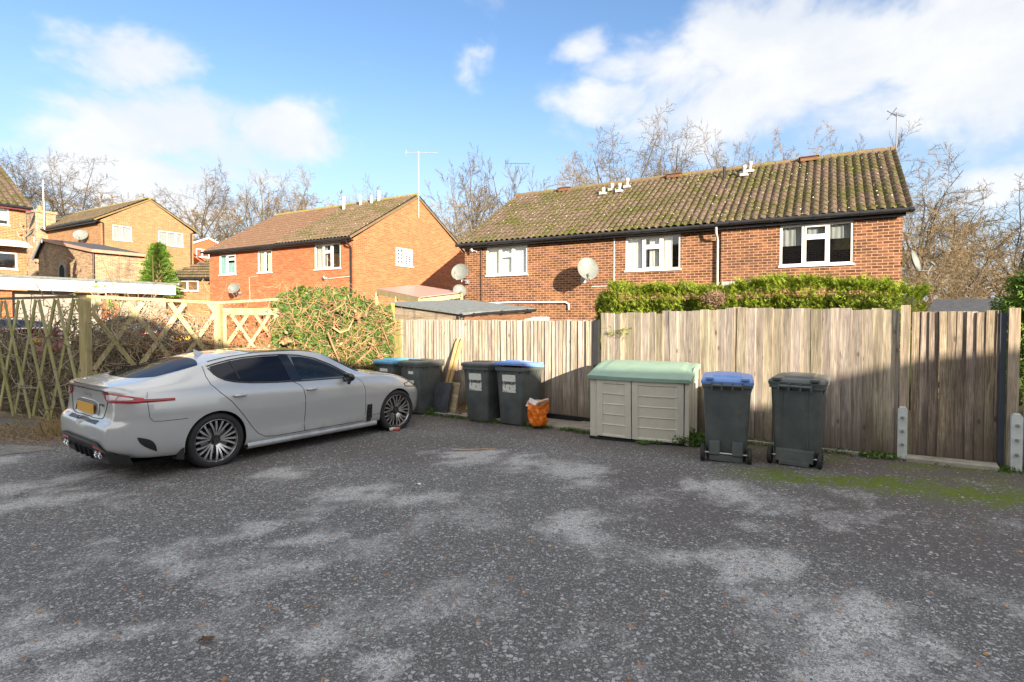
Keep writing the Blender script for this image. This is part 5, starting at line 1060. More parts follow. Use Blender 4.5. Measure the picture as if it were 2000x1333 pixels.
#      u     zb   yb   ym   ys   zs   yw   zw    yr   zr    zc
KS = [(-1.10, .30, .66, .74, .745, .74, .66, .965, .56, 1.03, 1.045),
      (-1.02, .27, .74, .815, .82, .76, .75, .985, .63, 1.055, 1.075),
      (-.90, .245, .80, .875, .885, .78, .81, 1.005, .67, 1.07, 1.10),
      (-.70, .225, .85, .905, .92, .79, .845, 1.025, .68, 1.10, 1.135),
      (-.40, .21, .87, .915, .935, .78, .86, 1.04, .67, 1.165, 1.205),
      (0., .20, .875, .92, .938, .76, .865, 1.045, .655, 1.262, 1.305),
      (.30, .18, .88, .905, .932, .74, .868, 1.025, .645, 1.32, 1.360),
      (.80, .175, .885, .893, .922, .72, .868, .985, .635, 1.358, 1.398),
      (1.20, .175, .885, .893, .920, .72, .868, .965, .625, 1.357, 1.400),
      (1.60, .175, .885, .895, .922, .72, .868, .955, .615, 1.312, 1.362),
      (1.95, .18, .885, .905, .926, .715, .872, .955, .635, 1.175, 1.235),
      (2.20, .185, .88, .912, .930, .71, .868, .955, .690, 1.045, 1.110),
      (2.42, .19, .875, .915, .932, .70, .855, .945, .735, .982, 1.015),
      (2.70, .195, .865, .912, .930, .69, .835, .915, .72, .952, .985),
      (2.95, .20, .845, .895, .915, .67, .80, .875, .68, .918, .955),
      (3.20, .205, .79, .85, .868, .64, .74, .815, .62, .862, .905),
      (3.45, .21, .69, .75, .765, .60, .65, .735, .54, .785, .830),
      (3.62, .22, .58, .63, .635, .56, .54, .655, .44, .70, .735),
      (3.74, .26, .40, .44, .44, .52, .38, .58, .32, .61, .63)]
def section(u):
    zb, yb, ym, ys, zs, yw, zw, yr, zr, zc = catmull(KS, u); zm = .46
    P = [(0, zb), (yb * .8, zb), (yb, zb + .035), (ym, zm - .05), (ys - .004, zs - .10), (ys, zs), ((ys * .55 + yw * .45) + .012, zs * .40 + zw * .60), (yw, zw), (yw * .5 + yr * .5 + .018 * min(1, (zr - zw) * 4), zw * .5 + zr * .5 + .004), (yr, zr), (yr - .05, zr + (zc - zr) * .32), (yr * .5, zr + (zc - zr) * .80), (0, zc)]
    return P
def sec_pts(u, m=5):
    P = section(u); n = len(P); out = []
    # centripetal-ish catmull through control points
    for i in range(n - 1):
        p0 = P[i - 1] if i else (-P[1][0], P[1][1]); p1 = P[i]; p2 = P[i + 1]; p3 = P[i + 2] if i + 2 < n else (-P[n - 2][0], P[n - 2][1])
        for k in range(m):
            t = k / m
            def cr(a, b, c, d): return .5 * ((2 * b) + (-a + c) * t + (2 * a - 5 * b + 4 * c - d) * t * t + (-a + 3 * b - 3 * c + d) * t ** 3)
            if i < 2: out.append((p1[0] + (p2[0] - p1[0]) * t, p1[1] + (p2[1] - p1[1]) * t))
            else: out.append((cr(p0[0], p1[0], p2[0], p3[0]), cr(p0[1], p1[1], p2[1], p3[1])))
    out.append(P[-1]); return out
def rear_shift(z, y):
    """side profile of the tail: lip, lamp band, recessed plate panel, bumper shelf, diffuser"""
    pts = [(.20, .10), (.30, .05), (.42, .01), (.52, -.0), (.60, .0), (.645, .015), (.69, .07), (.80, .085), (.90, .085), (.98, .075), (1.02, .045), (1.06, .02), (1.2, 0.)]
    for (a, b), (c, d) in zip(pts, pts[1:]):
        if z <= c: return b + (d - b) * max(0, min(1, (z - a) / (c - a)))
    return 0.
def body_point(u, y, z):
    if u < -.55:
        k = min(1., (-.55 - u) / .5); k = k * k; return (u + rear_shift(z, y) * k, y, z)
    return (u, y, z)
us = [-1.10 + .02 * i for i in range(12)] + [-.85 + .05 * i for i in range(87)]; us = [u for u in us if u < 3.5] + [3.5 + .03 * i for i in range(1, 9)]
us = sorted(set(round(u, 4) for u in us)); rings = []
def ring(u, sy=1., sz=1., cz=.62, du=0.):
    half = sec_pts(u); pts = [(-y, z) for y, z in half] + [(y, z) for y, z in half[-2:0:-1]]   # right side (y<0) up, then down the left
    out = []
    for y, z in pts:
        yy, zz = y * sy, cz + (z - cz) * sz; out.append(body_point(u + du, yy, zz))
    return out
rings = [ring(-1.10, .2, .2, .62, -.012), ring(-1.10, .6, .62, .62, -.012), ring(-1.10, .86, .88, .62, -.010), ring(-1.10, .96, .97, .62, -.005)]
rings += [ring(u) for u in us]; rings += [ring(3.74, .92, .93, .5, .02), ring(3.74, .75, .75, .5, .035), ring(3.74, .35, .35, .5, .04)]
bm_ = MB(); loft(bm_, rings)
car = thing('parked_car', 'light grey fastback car parked nose towards the grey bins', 'car', (0, 0, 0))
hx, hy = .59, .807; hl = math.hypot(hx, hy); hx, hy = hx / hl, hy / hl
rc = Vector((-3.59, 6.70, 0)) + Vector((-hy, hx, 0)) * .92; car.location = gp(rc.x, rc.y); car.rotation_euler = (R(.3), -math.atan(.01 * hx - .02 * hy), math.atan2(hy, hx))
def mat_paint():
    m, t, p = newmat('light grey car paint'); ob = t.new('TexCoord').outputs['Object']
    z = t.sep(ob)[2]
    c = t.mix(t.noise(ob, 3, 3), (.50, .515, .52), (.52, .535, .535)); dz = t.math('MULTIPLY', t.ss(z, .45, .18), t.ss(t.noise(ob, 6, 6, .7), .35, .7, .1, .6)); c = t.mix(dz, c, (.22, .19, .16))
    t.set(p, 'Base Color', c); t.set(p, 'Roughness', .30); t.set(p, 'Specular IOR Level', .6); t.set(p, 'Coat Weight', 1.0); t.set(p, 'Coat Roughness', .02); t.set(p, 'Coat IOR', 1.7); t.set(p, 'Metallic', .22)
    return m
PAINT = mat_paint(); TRIM = simple('black trim', (.02, .02, .022), .4, var=.1); GLOSSB = simple('gloss black', (.012, .012, .014), .08, var=.05, coat=.5); CHROME = simple('chrome', (.75, .75, .76), .12, metal=1, var=.02); SEAM = simple('panel gap', (.015, .015, .015), .9)
MC = glass('tinted car glass', (.008, .009, .013), .93, .01, (.26, .28, .33)); MCF = glass('clear car glass', (.02, .03, .035), .30, .01, (.5, .52, .55)); CABIN = simple('cabin lining', (.035, .035, .04), .8)
RED = simple('red lamp lens', (.30, .006, .012), .12, var=.1, coat=.6); REDB = simple('bright red lens', (.75, .03, .03), .15, coat=.6); LENS = simple('frosted lamp lens', (.62, .60, .62), .2, coat=.5); HEAD = simple('headlamp glass', (.5, .52, .55), .08, coat=1)
body_me = bpy.data.meshes.new('body'); body_me.from_pydata(bm_.v, [], bm_.f); 
bmb = bmesh.new(); bmb.from_mesh(body_me); bmesh.ops.recalc_face_normals(bmb, faces=bmb.faces); bmb.to_mesh(body_me)
BV = BVHTree.FromBMesh(bmb); bmb.free()
for m_ in (PAINT, TRIM, CABIN): body_me.materials.append(m_)
body = bpy.data.objects.new('body', body_me); COL.objects.link(body)
WB = 2.906
def cutter(mb_, mats):
    me_ = bpy.data.meshes.new('cut'); me_.from_pydata(mb_.v, [], mb_.f); 
    for m_ in mats: me_.materials.append(m_)
    b = bmesh.new(); b.from_mesh(me_); bmesh.ops.recalc_face_normals(b, faces=b.faces)
    for f in b.faces: f.material_index = len(mats) - 1
    b.to_mesh(me_); b.free(); o = bpy.data.objects.new('cut', me_); COL.objects.link(o); return o
TOPC = [(1.12, .985), (1.12, 1.295), (1.25, 1.292), (1.38, 1.270), (1.5, 1.235), (1.62, 1.188), (1.74, 1.132), (1.86, 1.068), (1.96, .995), (1.93, .978)]
cuts_ = []
for xw in (0, WB):
    for s in (-1, 1):
        q = MB(); q.prism([(xw + .368 * math.cos(2 * math.pi * k / 48), .338 + .368 * math.sin(2 * math.pi * k / 48)) for k in range(48)], s * .62, s * 1.1); cuts_.append(cutter(q, [TRIM, TRIM]))
q = MB(); q.prism(TOPC, -1.2, 1.2); cuts_.append(cutter(q, [TRIM, TRIM, CABIN]))
for c in cuts_:
    md = body.modifiers.new('b', 'BOOLEAN'); md.operation = 'DIFFERENCE'; md.object = c; md.solver = 'EXACT'; 
    try: md.material_mode = 'TRANSFER'
    except Exception: pass
dg = bpy.context.evaluated_depsgraph_get(); dg.update(); nm = bpy.data.meshes.new_from_object(body.evaluated_get(dg), depsgraph=dg)
body.modifiers.clear(); body.data = nm; nm.name = 'body'
for c in cuts_: bpy.data.objects.remove(c)
for p_ in nm.polygons: p_.use_smooth = True
nm.set_sharp_from_angle(angle=R(38)); body.parent = car
def hit(o_, d_):
    r_ = BV.ray_cast(Vector(o_), Vector(d_), 6.); return r_[0], r_[1]
def side_pt(x, z, s, off):
    """point on the body side; x is the nominal station, s=-1 right, +1 left"""
    h_, n_ = hit((x, s * 2.0, z), (0, -s, 0))
    if h_ is None: return Vector((x, s * .6, z))
    return h_ + n_ * off
def top_pt(x, y, off):
    h_, n_ = hit((x, y, 3), (0, 0, -1)); return (h_ + n_ * off) if h_ is not None else Vector((x, y, 1))
def back_pt(y, z, off):
    h_, n_ = hit((-3, y, z), (1, 0, 0)); return (h_ + n_ * off) if h_ is not None else Vector((-1, y, z))
def patch(name, fn, nu, nv, mat, parent=car, two=False, thick=0., label=None):
    q = MB(); q.grid(fn, nu, nv)
    o = q.build(name, mat, parent, smooth=1, uv=False, label=label)
    if thick: sd2 = o.modifiers.new('thick', 'SOLIDIFY'); sd2.thickness = thick; sd2.offset = 0
    return o
def lerp_curve(c, x):
    if x <= c[0][0]: return c[0][1]
    for (a, b), (c_, d) in zip(c, c[1:]):
        if x <= c_: return b + (d - b) * (x - a) / (c_ - a)
    return c[-1][1]
TOP = [(-.02, 1.225), (.08, 1.252), (.25, 1.287), (.45, 1.312), (.7, 1.327), (1.0, 1.325), (1.25, 1.303), (1.5, 1.248), (1.75, 1.14), (1.92, 1.035), (2.03, .965)]
BOT = [(-.02, 1.215), (.0, 1.16), (.05, 1.11), (.12, 1.07), (.25, 1.035), (.45, 1.008), (.8, .985), (1.2, .972), (1.6, .965), (2.03, .960)]
def side_patch(name, x0, x1, mat, off, s, inset=0., nu=30, nv=10, parent=car, slant=0.):
    def f(u, v):
        x = x0 + (x1 - x0) * u; zt = lerp_curve(TOP, x) - inset; zb = lerp_curve(BOT, x) + inset; zb = min(zb, zt - .004)
        z = zb + (zt - zb) * v; xx = x - slant * (z - 1.1); return side_pt(xx, z, s, off)
    return patch(name, f, nu, nv, mat, parent)
for s in (-1, 1):
    def chunk(name, x0, x1, mat, off, ins, sl0=0., sl1=0., nu=24, s=s):
        def f(u, v):
            xb = x0 + (x1 - x0) * u; sl_k = sl0 + (sl1 - sl0) * u
            for it in range(3):
                pass
            x = xb; zt = lerp_curve(TOP, x - sl_k * .16) - ins; zb = lerp_curve(BOT, x + sl_k * .12) + ins; zb = min(zb, zt - .004); z = zb + (zt - zb) * v
            return side_pt(x - sl_k * (z - 1.12), z, s, off)
        return patch(name, f, nu, 10, mat)
    # black surround as a thin moulding following the daylight opening
    mo_ = MB(); xs_ = [-.02 + 2.05 * i / 60 for i in range(61)]
    up_ = [side_pt(x, lerp_curve(TOP, x) + .008, s, .004) for x in xs_]; dn_ = [side_pt(x, lerp_curve(BOT, x) - .004, s, .004) for x in xs_]
    mo_.tube(up_, .008, 5); mo_.tube(dn_, .008, 5); mo_.build('window_trim', TRIM, car, smooth=1, uv=False)
    chunk('window', .0, .98, MC, .003, .006, 0, .22, nu=44)
    chunk('door_pillar', .98, 1.13, GLOSSB, .005, .0, .22, .28, nu=8); 
    pl_ = MB(); pl_.tube([side_pt(.305 - .045 * k / 6, 1.035 + .245 * k / 6, s, .004) for k in range(7)], .011, 6); pl_.build('divider', TRIM, car, smooth=1, uv=False)
    chunk('window', 1.13, 2.02, MCF, .003, .004, .28, 0., nu=36)
    # panel gaps
    def seam(pts, r=.004, name='panel_gap', mat=SEAM):
        P = []
        for (a, b), (c, d) in zip(pts, pts[1:]):
            n_ = max(2, int(math.hypot(c - a, d - b) / .03))
            for k in range(n_): P.append(side_pt(a + (c - a) * k / n_, b + (d - b) * k / n_, s, .0))
        P.append(side_pt(*pts[-1], s, .0)); q = MB(); q.tube(P, r, 5); q.build(name, mat, car, smooth=1, uv=False)
    seam([(-.07, 1.235), (-.085, 1.12), (-.06, 1.03), (.03, .93), (.17, .80), (.33, .60), (.46, .42), (.53, .34), (.62, .29), (.76, .272), (1.0, .272), (1.18, .272), (2.20, .272)])
    seam([(1.05, .965), (1.13, .92), (1.18, .85), (1.20, .74), (1.205, .5), (1.195, .36), (1.205, .272)])
    seam([(2.08, .955), (2.18, .88), (2.225, .78), (2.24, .6), (2.24, .45), (2.24, .35)], .003)
    seam([(-.74, 1.0), (-.755, .93), (-.745, .80), (-.735, .72), (-.70, .675), (-.6, .665), (-.34, .662)], .003)
    seam([(2.3, .33), (2.56, .345)], .003)
    # handles
    for hx_ in (.27, 1.30):
        a = [side_pt(hx_ - .085 + .17 * k / 8, .865 if hx_ < 1 else .845, s, .022 + .012 * math.sin(math.pi * k / 8)) for k in range(9)]; q = MB(); q.tube(a, [.008, .014, .016, .016, .016, .016, .016, .014, .008], 8); q.build('door_handle', PAINT, car, smooth=1, uv=False)
        a = [side_pt(hx_ - .075 + .15 * k / 8, .860 if hx_ < 1 else .84, s, .003) for k in range(9)]; q = MB(); q.tube(a, .012, 6); q.build('handle_recess', CHROME if False else TRIM, car, smooth=1, uv=False)
    # front wing vent
    q = MB(); q.grid(lambda u, v: side_pt(2.275 + .085 * u + .03 * (1 - v) * 0, .255 + .26 * v, s, .006 + .012 * math.sin(math.pi * u)), 10, 16); vo = q.build('wing_vent', TRIM, car, smooth=1, uv=False)
    q = MB(); 
    for k in range(3): q.beam(side_pt(2.285, .33 + .06 * k, s, .016), side_pt(2.345, .335 + .06 * k, s, .020), .012, .01)
    q.tube([side_pt(2.275, .27, s, .012), side_pt(2.275, .50, s, .012), side_pt(2.355, .515, s, .012), side_pt(2.36, .30, s, .012), side_pt(2.30, .25, s, .012), side_pt(2.275, .27, s, .012)], .007, 5); q.build('vent_fin', GLOSSB, vo, uv=False)
    # slit reflector strip and tail lamp
    st_ = MB(); st_.grid(lambda u, v: side_pt(-.93 + .45 * u, .912 - .012 * u + (.022 * (1 - .35 * u)) * (v * 2 - 1), s, .009 + .004 * math.sin(math.pi * v)), 16, 4); st_.build('side_reflector', RED, car, smooth=1, uv=False)
    # rear corner: slashed vent
    q = MB(); q.grid(lambda u, v: side_pt(-.85 + .19 * v + (.055 * math.sin(math.pi * v) + .004) * (u - .5) * 1.6, .515 - .185 * v + .03 * math.sin(math.pi * v) * u, s, .006), 6, 12); q.build('bumper_slot', TRIM, car, smooth=1, uv=False)
    # mirror
    q = MB(); mp = Vector((1.86, s * .90, .955))
    q.grid(lambda u, v: mp + Vector((.07 * math.cos(2 * math.pi * u) * math.sin(math.pi * v) * (1 if math.cos(2 * math.pi * u) > 0 else .55), s * (.10 + .12 * -math.cos(math.pi * v)), .062 * math.sin(2 * math.pi * u) * math.sin(math.pi * v) ** .7 + .02)), 20, 12); mo2 = q.build('mirror', GLOSSB, car, smooth=1, uv=False)
    q = MB(); q.tube([mp + Vector((.02, -s * .05, -.03)), mp + Vector((.01, s * .06, -.01))], [.03, .035], 8); q.tube([mp + Vector((0.0, s * .12, -.03)), mp + Vector((0, s * .10, -.075))], [.03, .024], 8); q.build('mirror_arm', TRIM, mo2, smooth=1, uv=False)
    # mud flap edge behind the rear wheel, sill skirt
    q = MB(); q.add([(-.40, s * .80, .42), (-.37, s * .905, .40), (-.375, s * .905, .18), (-.40, s * .80, .18), (-.47, s * .80, .20), (-.46, s * .895, .20)], [(0, 1, 2, 3), (1, 5, 2), (5, 4, 3, 2), (0, 4, 5, 1)]); q.build('mud_flap', TRIM, car, uv=False)
    q = MB(); q.grid(lambda u, v: (.38 + 2.10 * u, s * (.885 + .022 * math.sin(math.pi * v) + .012 * (1 - u)), .165 + .075 * v), 24, 5); q.grid(lambda u, v: (.38 + 2.10 * u, s * (.885 + .012 * (1 - u) - .2 * v), .165), 24, 1); q.build('sill', PAINT, car, smooth=30, uv=False)
    # headlamp wrapping the front corner
    def hl_(u, v): x = 3.10 + .38 * u; z = .735 - .06 * u + (.045 + .05 * u) * v - .012 * (1 - u); return side_pt(x, z, s, .004)
    q = MB(); q.grid(hl_, 16, 6); h_o = q.build('headlamp', HEAD, car, smooth=1, uv=False); q = MB(); q.tube([hl_(u / 10, 0) for u in range(11)] + [hl_(1, 1)] + [hl_(1 - u / 10, 1) for u in range(11)] + [hl_(0, 0)], .007, 5, cap=False); q.build('lamp_surround', TRIM, h_o, smooth=1, uv=False)
# tail lamps on the rear face
def bcurve(y): return 0
for s in (-1, 1):
    def tl(u, v, g=0., off=.006):
        # outline: u across from inner (y .42) to outer (wrapping), v up
        if u < .62:
            y = .46 + (.80 - .46) * (u / .62); zt = 1.002 - .012 * (u / .62); zb = 1.002 - min(.105, .02 + .34 * (u / .62)) + .0; zb = max(zb, .893)
            z = zb + g + (zt - zb - 2 * g) * v; p = back_pt(s * y, z, off); return p
        k = (u - .62) / .38; zt = .99 - .055 * k; zb = .893; z = zb + g + (zt - zb - 2 * g) * v
        h_, n_ = hit(Vector((-1.6, s * 1.6, z)) + Vector((.55 * k, 0, 0)) + Vector((0, s * -.0, 0)), (Vector((1, -s * (.72 + .75 * k), 0))).normalized())
        if h_ is None: return side_pt(-.9, z, s, off)
        return h_ + n_ * off
    pass
def tail_pt(s, q, z, off):
    """q = 0 at the inner end of the tail lamp, 1 where it turns into the side strip"""
    a = R(8 + 74 * q); c = Vector((-.72, s * .46, z)); d = Vector((-math.cos(a), s * math.sin(a), 0)); h_, n_ = hit(c + d * 2, -d)
    return (h_ + n_ * off) if h_ is not None else c + d * .4
for s in (-1, 1):
    def lo(q): return max(.893, 1.0 - .04 - .42 * q)
    def hi(q): return 1.003 - .065 * q * q
    q = MB(); q.grid(lambda u, v: tail_pt(s, u, lo(u) + (hi(u) - lo(u)) * v, .006 + .006 * math.sin(math.pi * v)), 28, 8); tlo = q.build('tail_lamp', RED, car, smooth=1, uv=False)
    q = MB(); q.grid(lambda u, v: tail_pt(s, .20 + .62 * u, (lo(.20 + .62 * u) + .028) + ((hi(.20 + .62 * u) - .02) - (lo(.20 + .62 * u) + .028)) * v, .015), 20, 6); q.build('lamp_lens', LENS, tlo, smooth=1, uv=False)
    q = MB(); q.tube([tail_pt(s, .50, .925, .018), tail_pt(s, .56, .975, .018)], .003, 4); q.tube([tail_pt(s, .1 + .1 * k, lo(.1 + .1 * k) + .014, .014) for k in range(10)], .006, 5); q.build('lamp_rib', REDB, tlo, smooth=1, uv=False)
# light bar under the lip, lip spoiler
q = MB(); q.grid(lambda u, v: back_pt(-.62 + 1.24 * u, 1.000 + .016 * v, .004), 30, 2); q.build('light_bar', simple('dark red bar', (.09, .01, .012), .15, coat=.5), car, smooth=1, uv=False)
q = MB()
def lip(u, v):
    y = -.66 + 1.32 * u; x0 = -.90; e = (abs(y) / .66) ** 2.5; tip = Vector((-1.135 + .16 * e, y, 1.085 - .035 * e)); base = top_pt(-.84 + .05 * e, y, .0)
    if v <= .5: return base.lerp(tip, v * 2) + Vector((0, 0, -.012 * math.sin(math.pi * v * 2)))
    lowp = Vector((-1.03 + .13 * e, y, 1.035 - .02 * e)); return (tip + Vector((.004, 0, -.014))).lerp(lowp, (v - .5) * 2)
q.grid(lip, 40, 10); q.build('boot_lip', PAINT, car, smooth=40, uv=False)
# boot lid gap, number plate recess, plate, bumper pad
q = MB(); bl = [(-.56, .99), (-.60, .93), (-.545, .80), (-.50, .715), (-.44, .695), (0, .69), (.44, .695), (.50, .715), (.545, .80), (.60, .93), (.56, .99)]
P_ = []
for (a, b), (c, d) in zip(bl, bl[1:]):
    for k in range(6): P_.append(back_pt(a + (c - a) * k / 6, b + (d - b) * k / 6, .001))
q.tube(P_, .004, 5); q.build('panel_gap', SEAM, car, smooth=1, uv=False)
q = MB(); q.tube([back_pt(y, z, .004) for y, z in ((-.37, .725), (-.34, .85), (-.2, .875), (.2, .875), (.34, .85), (.37, .725))], .008, 6); q.build('plate_recess', PAINT, car, smooth=1, uv=False)
q = MB(); q.grid(lambda u, v: back_pt(-.36 + .72 * u, .73 + (.12 + .015 * math.sin(math.pi * u)) * v, .003), 20, 6); q.build('recess_shade', simple('shaded recess', (.27, .27, .26), .4, coat=.5), car, smooth=1, uv=False)  # darker grey sheet, shade of the plate recess put into its colour
pc0 = back_pt(0, .785, .02); q = MB(); q.box(pc0.x - .012, pc0.x, -.26, .26, .730, .842); q.build('number_plate', simple('yellow number plate', (.78, .42, .06), .4, var=.03), car, bevel=.004)
q = MB(); q.grid(lambda u, v: back_pt(-.44 + .88 * u, .640 + .035 * v, .004), 24, 3); q.build('bumper_pad', TRIM, car, smooth=1, uv=False)
# diffuser, exhausts, reflectors
def dfx(y): return .17 * (min(1, abs(y) / .80)) ** 2.6
def dtop(y): return .455 - .15 * max(0, (abs(y) - .56) / .3) ** 1.0
def dif(u, v, o=0.):
    y = -.84 + 1.68 * u; zt = dtop(y); z = .215 + (zt - .215) * v; zc_ = max(z, .345); p = back_pt(y, zc_, .012 + o)
    return Vector((p.x + .35 * (zc_ - z), p.y if abs(p.y) < 1 else y, z))
q = MB(); q.grid(dif, 56, 8); q.grid(lambda u, v: dif(u, 0) + Vector((.45 * v, -dif(u, 0).y * .12 * v, 0)), 56, 2)
df_o = q.build('diffuser', TRIM, car, smooth=40, uv=False)
q = MB(); q.grid(lambda u, v: dif(.05 + .90 * u, 1 - .18 * v, .010), 56, 2); q.build('diffuser_trim', simple('satin grey trim', (.07, .072, .08), .35), df_o, smooth=1, uv=False)
for y in (-.24, -.08, .08, .24):
    q = MB(); q.add([(-1.08, y - .007, .23), (-1.08, y + .007, .23), (-1.115, y + .007, .36), (-1.115, y - .007, .36), (-.95, y - .007, .20), (-.95, y + .007, .20)], [(0, 1, 2, 3), (0, 3, 4), (1, 5, 2), (0, 4, 5, 1)]); q.build('diffuser_fin', TRIM, df_o, uv=False)
for s in (-1, 1):
    for k in (0, 1):
        yc = s * (.47 + .105 * k); x_ = dif(.5 + s * (.47 + .105 * k) / 1.68, .43).x - .012; q = MB(); Mx = Matrix.Translation((x_, yc, .318)) @ Matrix.Rotation(R(-90), 4, 'Y') @ Matrix.Diagonal((.86, 1.05, 1, 1))
        q.lathe([(.040, -.10), (.046, .0), (.050, .012), (.050, .018), (.043, .018), (.038, .0), (.036, -.09)], 24, M=Mx); e_ = q.build('exhaust_tip', CHROME, car, smooth=50, uv=False); q = MB(); q.lathe([(0, -.06), (.039, -.06)], 20, M=Mx); q.build('exhaust_bore', SEAM, e_, uv=False)
    q = MB(); q.grid(lambda u, v: dif(.5 + s * (.40 + .25 * u) / 1.68, .68 + .13 * v, .012), 8, 3); q.build('reflector', REDB, car, smooth=1, uv=False)
# badges (plain raised metal lettering on the boot lid)
def lettering(txt, yc, zc, size, mat, name):
    cu = bpy.data.curves.new(name, 'FONT'); cu.body = txt; cu.size = size; cu.align_x = 'CENTER'; cu.align_y = 'CENTER'; cu.extrude = .002; cu.space_character = 1.15
    o_ = bpy.data.objects.new('tmp', cu); COL.objects.link(o_); dg_ = bpy.context.evaluated_depsgraph_get(); dg_.update(); me_ = bpy.data.meshes.new_from_object(o_.evaluated_get(dg_), depsgraph=dg_); bpy.data.objects.remove(o_)
    bp_ = back_pt(yc, zc, .006); 
    for v in me_.vertices: v.co = Vector((bp_.x - v.co.z - .002 + .25 * abs(yc - v.co.x) * (1 if abs(yc) > .2 else 0) * 0, yc - v.co.x, zc + v.co.y))
    for v in me_.vertices:
        b_ = back_pt(v.co.y, v.co.z, .003); v.co.x = b_.x - (bp_.x - v.co.x if v.co.x < bp_.x else 0) * .5
    me_.materials.clear(); me_.materials.append(mat); o_ = bpy.data.objects.new(name, me_); COL.objects.link(o_); o_.parent = car; return o_
lettering('STINGER', .0, .935, .062, CHROME, 'boot_lettering'); lettering('GT LINE', -.42, .845, .034, TRIM, 'trim_lettering')
# rear glass, windscreen, roof panel line, fin, antenna
def rg_(u, v, off=.004):
    x = -.70 + .72 * v; w_ = .60 + .035 * v; y = (u * 2 - 1) * w_; x2 = x + .20 * (abs(u * 2 - 1)) ** 3 * (1 - v) - .13 * (abs(u * 2 - 1)) ** 2.5 * v - .06 * (1 - v); return top_pt(x2, y, off)
q = MB(); q.grid(rg_, 40, 24); q.build('rear_window', MC, car, smooth=1, uv=False)
def ws_(u, v, off=.004):
    x = 1.66 + .76 * v; w_ = .575 + .14 * v; y = (u * 2 - 1) * w_; x2 = x - .22 * abs(u * 2 - 1) ** 2.2 * (.35 + .65 * v); return top_pt(x2, y, off)
q = MB(); q.grid(ws_, 40, 20); q.build('windscreen', MC, car, smooth=1, uv=False)
q = MB(); q.grid(lambda u, v: top_pt(2.40 + .07 * v - .22 * abs(u * 2 - 1) ** 2.2, (u * 2 - 1) * .72, .006), 30, 3); q.build('scuttle', TRIM, car, smooth=1, uv=False)
q = MB(); q.grid(lambda u, v: top_pt(.62 + 1.02 * v, (u * 2 - 1) * .50, .005), 20, 20); q.build('sunroof', GLOSSB, car, smooth=1, uv=False)
for s in (-1, 1):
    q = MB(); q.tube([top_pt(.03 + .1 * k, s * (.585 - .006 * k * .3), .001) for k in range(17)], .005, 5); q.build('panel_gap', SEAM, car, smooth=1, uv=False)
    q = MB(); q.tube([top_pt(2.44 + .1 * k, s * (.775 - .008 * k * k * .25), .0) for k in range(9)], .0045, 5); q.build('panel_gap', SEAM, car, smooth=1, uv=False)
    q = MB(); q.tube([top_pt(.06 - .0 * k, s * (.58 + .0 * k), .0) for k in range(2)] + [top_pt(.04, s * .60, 0), side_pt(-.03, 1.235, s, 0)], .004, 4); q.build('panel_gap', SEAM, car, smooth=1, uv=False)
fb_ = top_pt(.20, 0, 0); q = MB(); q.add([fb_ + Vector((-.10, 0, .10)), fb_ + Vector((-.115, 0, .095)), fb_ + Vector((-.085, .022, -.01)), fb_ + Vector((-.085, -.022, -.01)), fb_ + Vector((.13, .012, -.005)), fb_ + Vector((.13, -.012, -.005)), fb_ + Vector((-.01, .006, .055)), fb_ + Vector((-.01, -.006, .055))], [(0, 1, 2, 6), (0, 7, 3, 1), (6, 2, 4), (7, 5, 3), (6, 4, 5, 7), (0, 6, 7), (1, 3, 2)]); q.v = [tuple(fb_ + (Vector(v) - fb_) * .68) for v in q.v]; q.build('roof_fin', PAINT, car, smooth=50)
# cabin seen through the front windows
q = MB(); q.tube([Vector((1.62 + .055 * math.cos(a), -.36 + .17 * math.sin(a), .965 + .165 * math.cos(a))) for a in [2 * math.pi * k / 24 for k in range(25)]], .014, 8, cap=False); q.tube([(1.62, -.36, .97), (1.75, -.36, .95)], .04, 8); q.box(1.60, 1.63, -.50, -.22, .955, .985); q.build('steering_wheel', TRIM, car, smooth=40)
for s in (-1, 1):
    q = MB(); loft(q, [rrect(-.05, .09, -.23, .23, .05, .98), rrect(-.08, .05, -.22, .22, .05, 1.10), rrect(-.10, .0, -.12, .12, .04, 1.13), rrect(-.11, -.01, -.13, .13, .045, 1.17), rrect(-.12, -.04, -.11, .11, .035, 1.26)], M_=Matrix.Translation((1.20, s * .36, 0))); q.build('seat', CABIN, car, smooth=40)
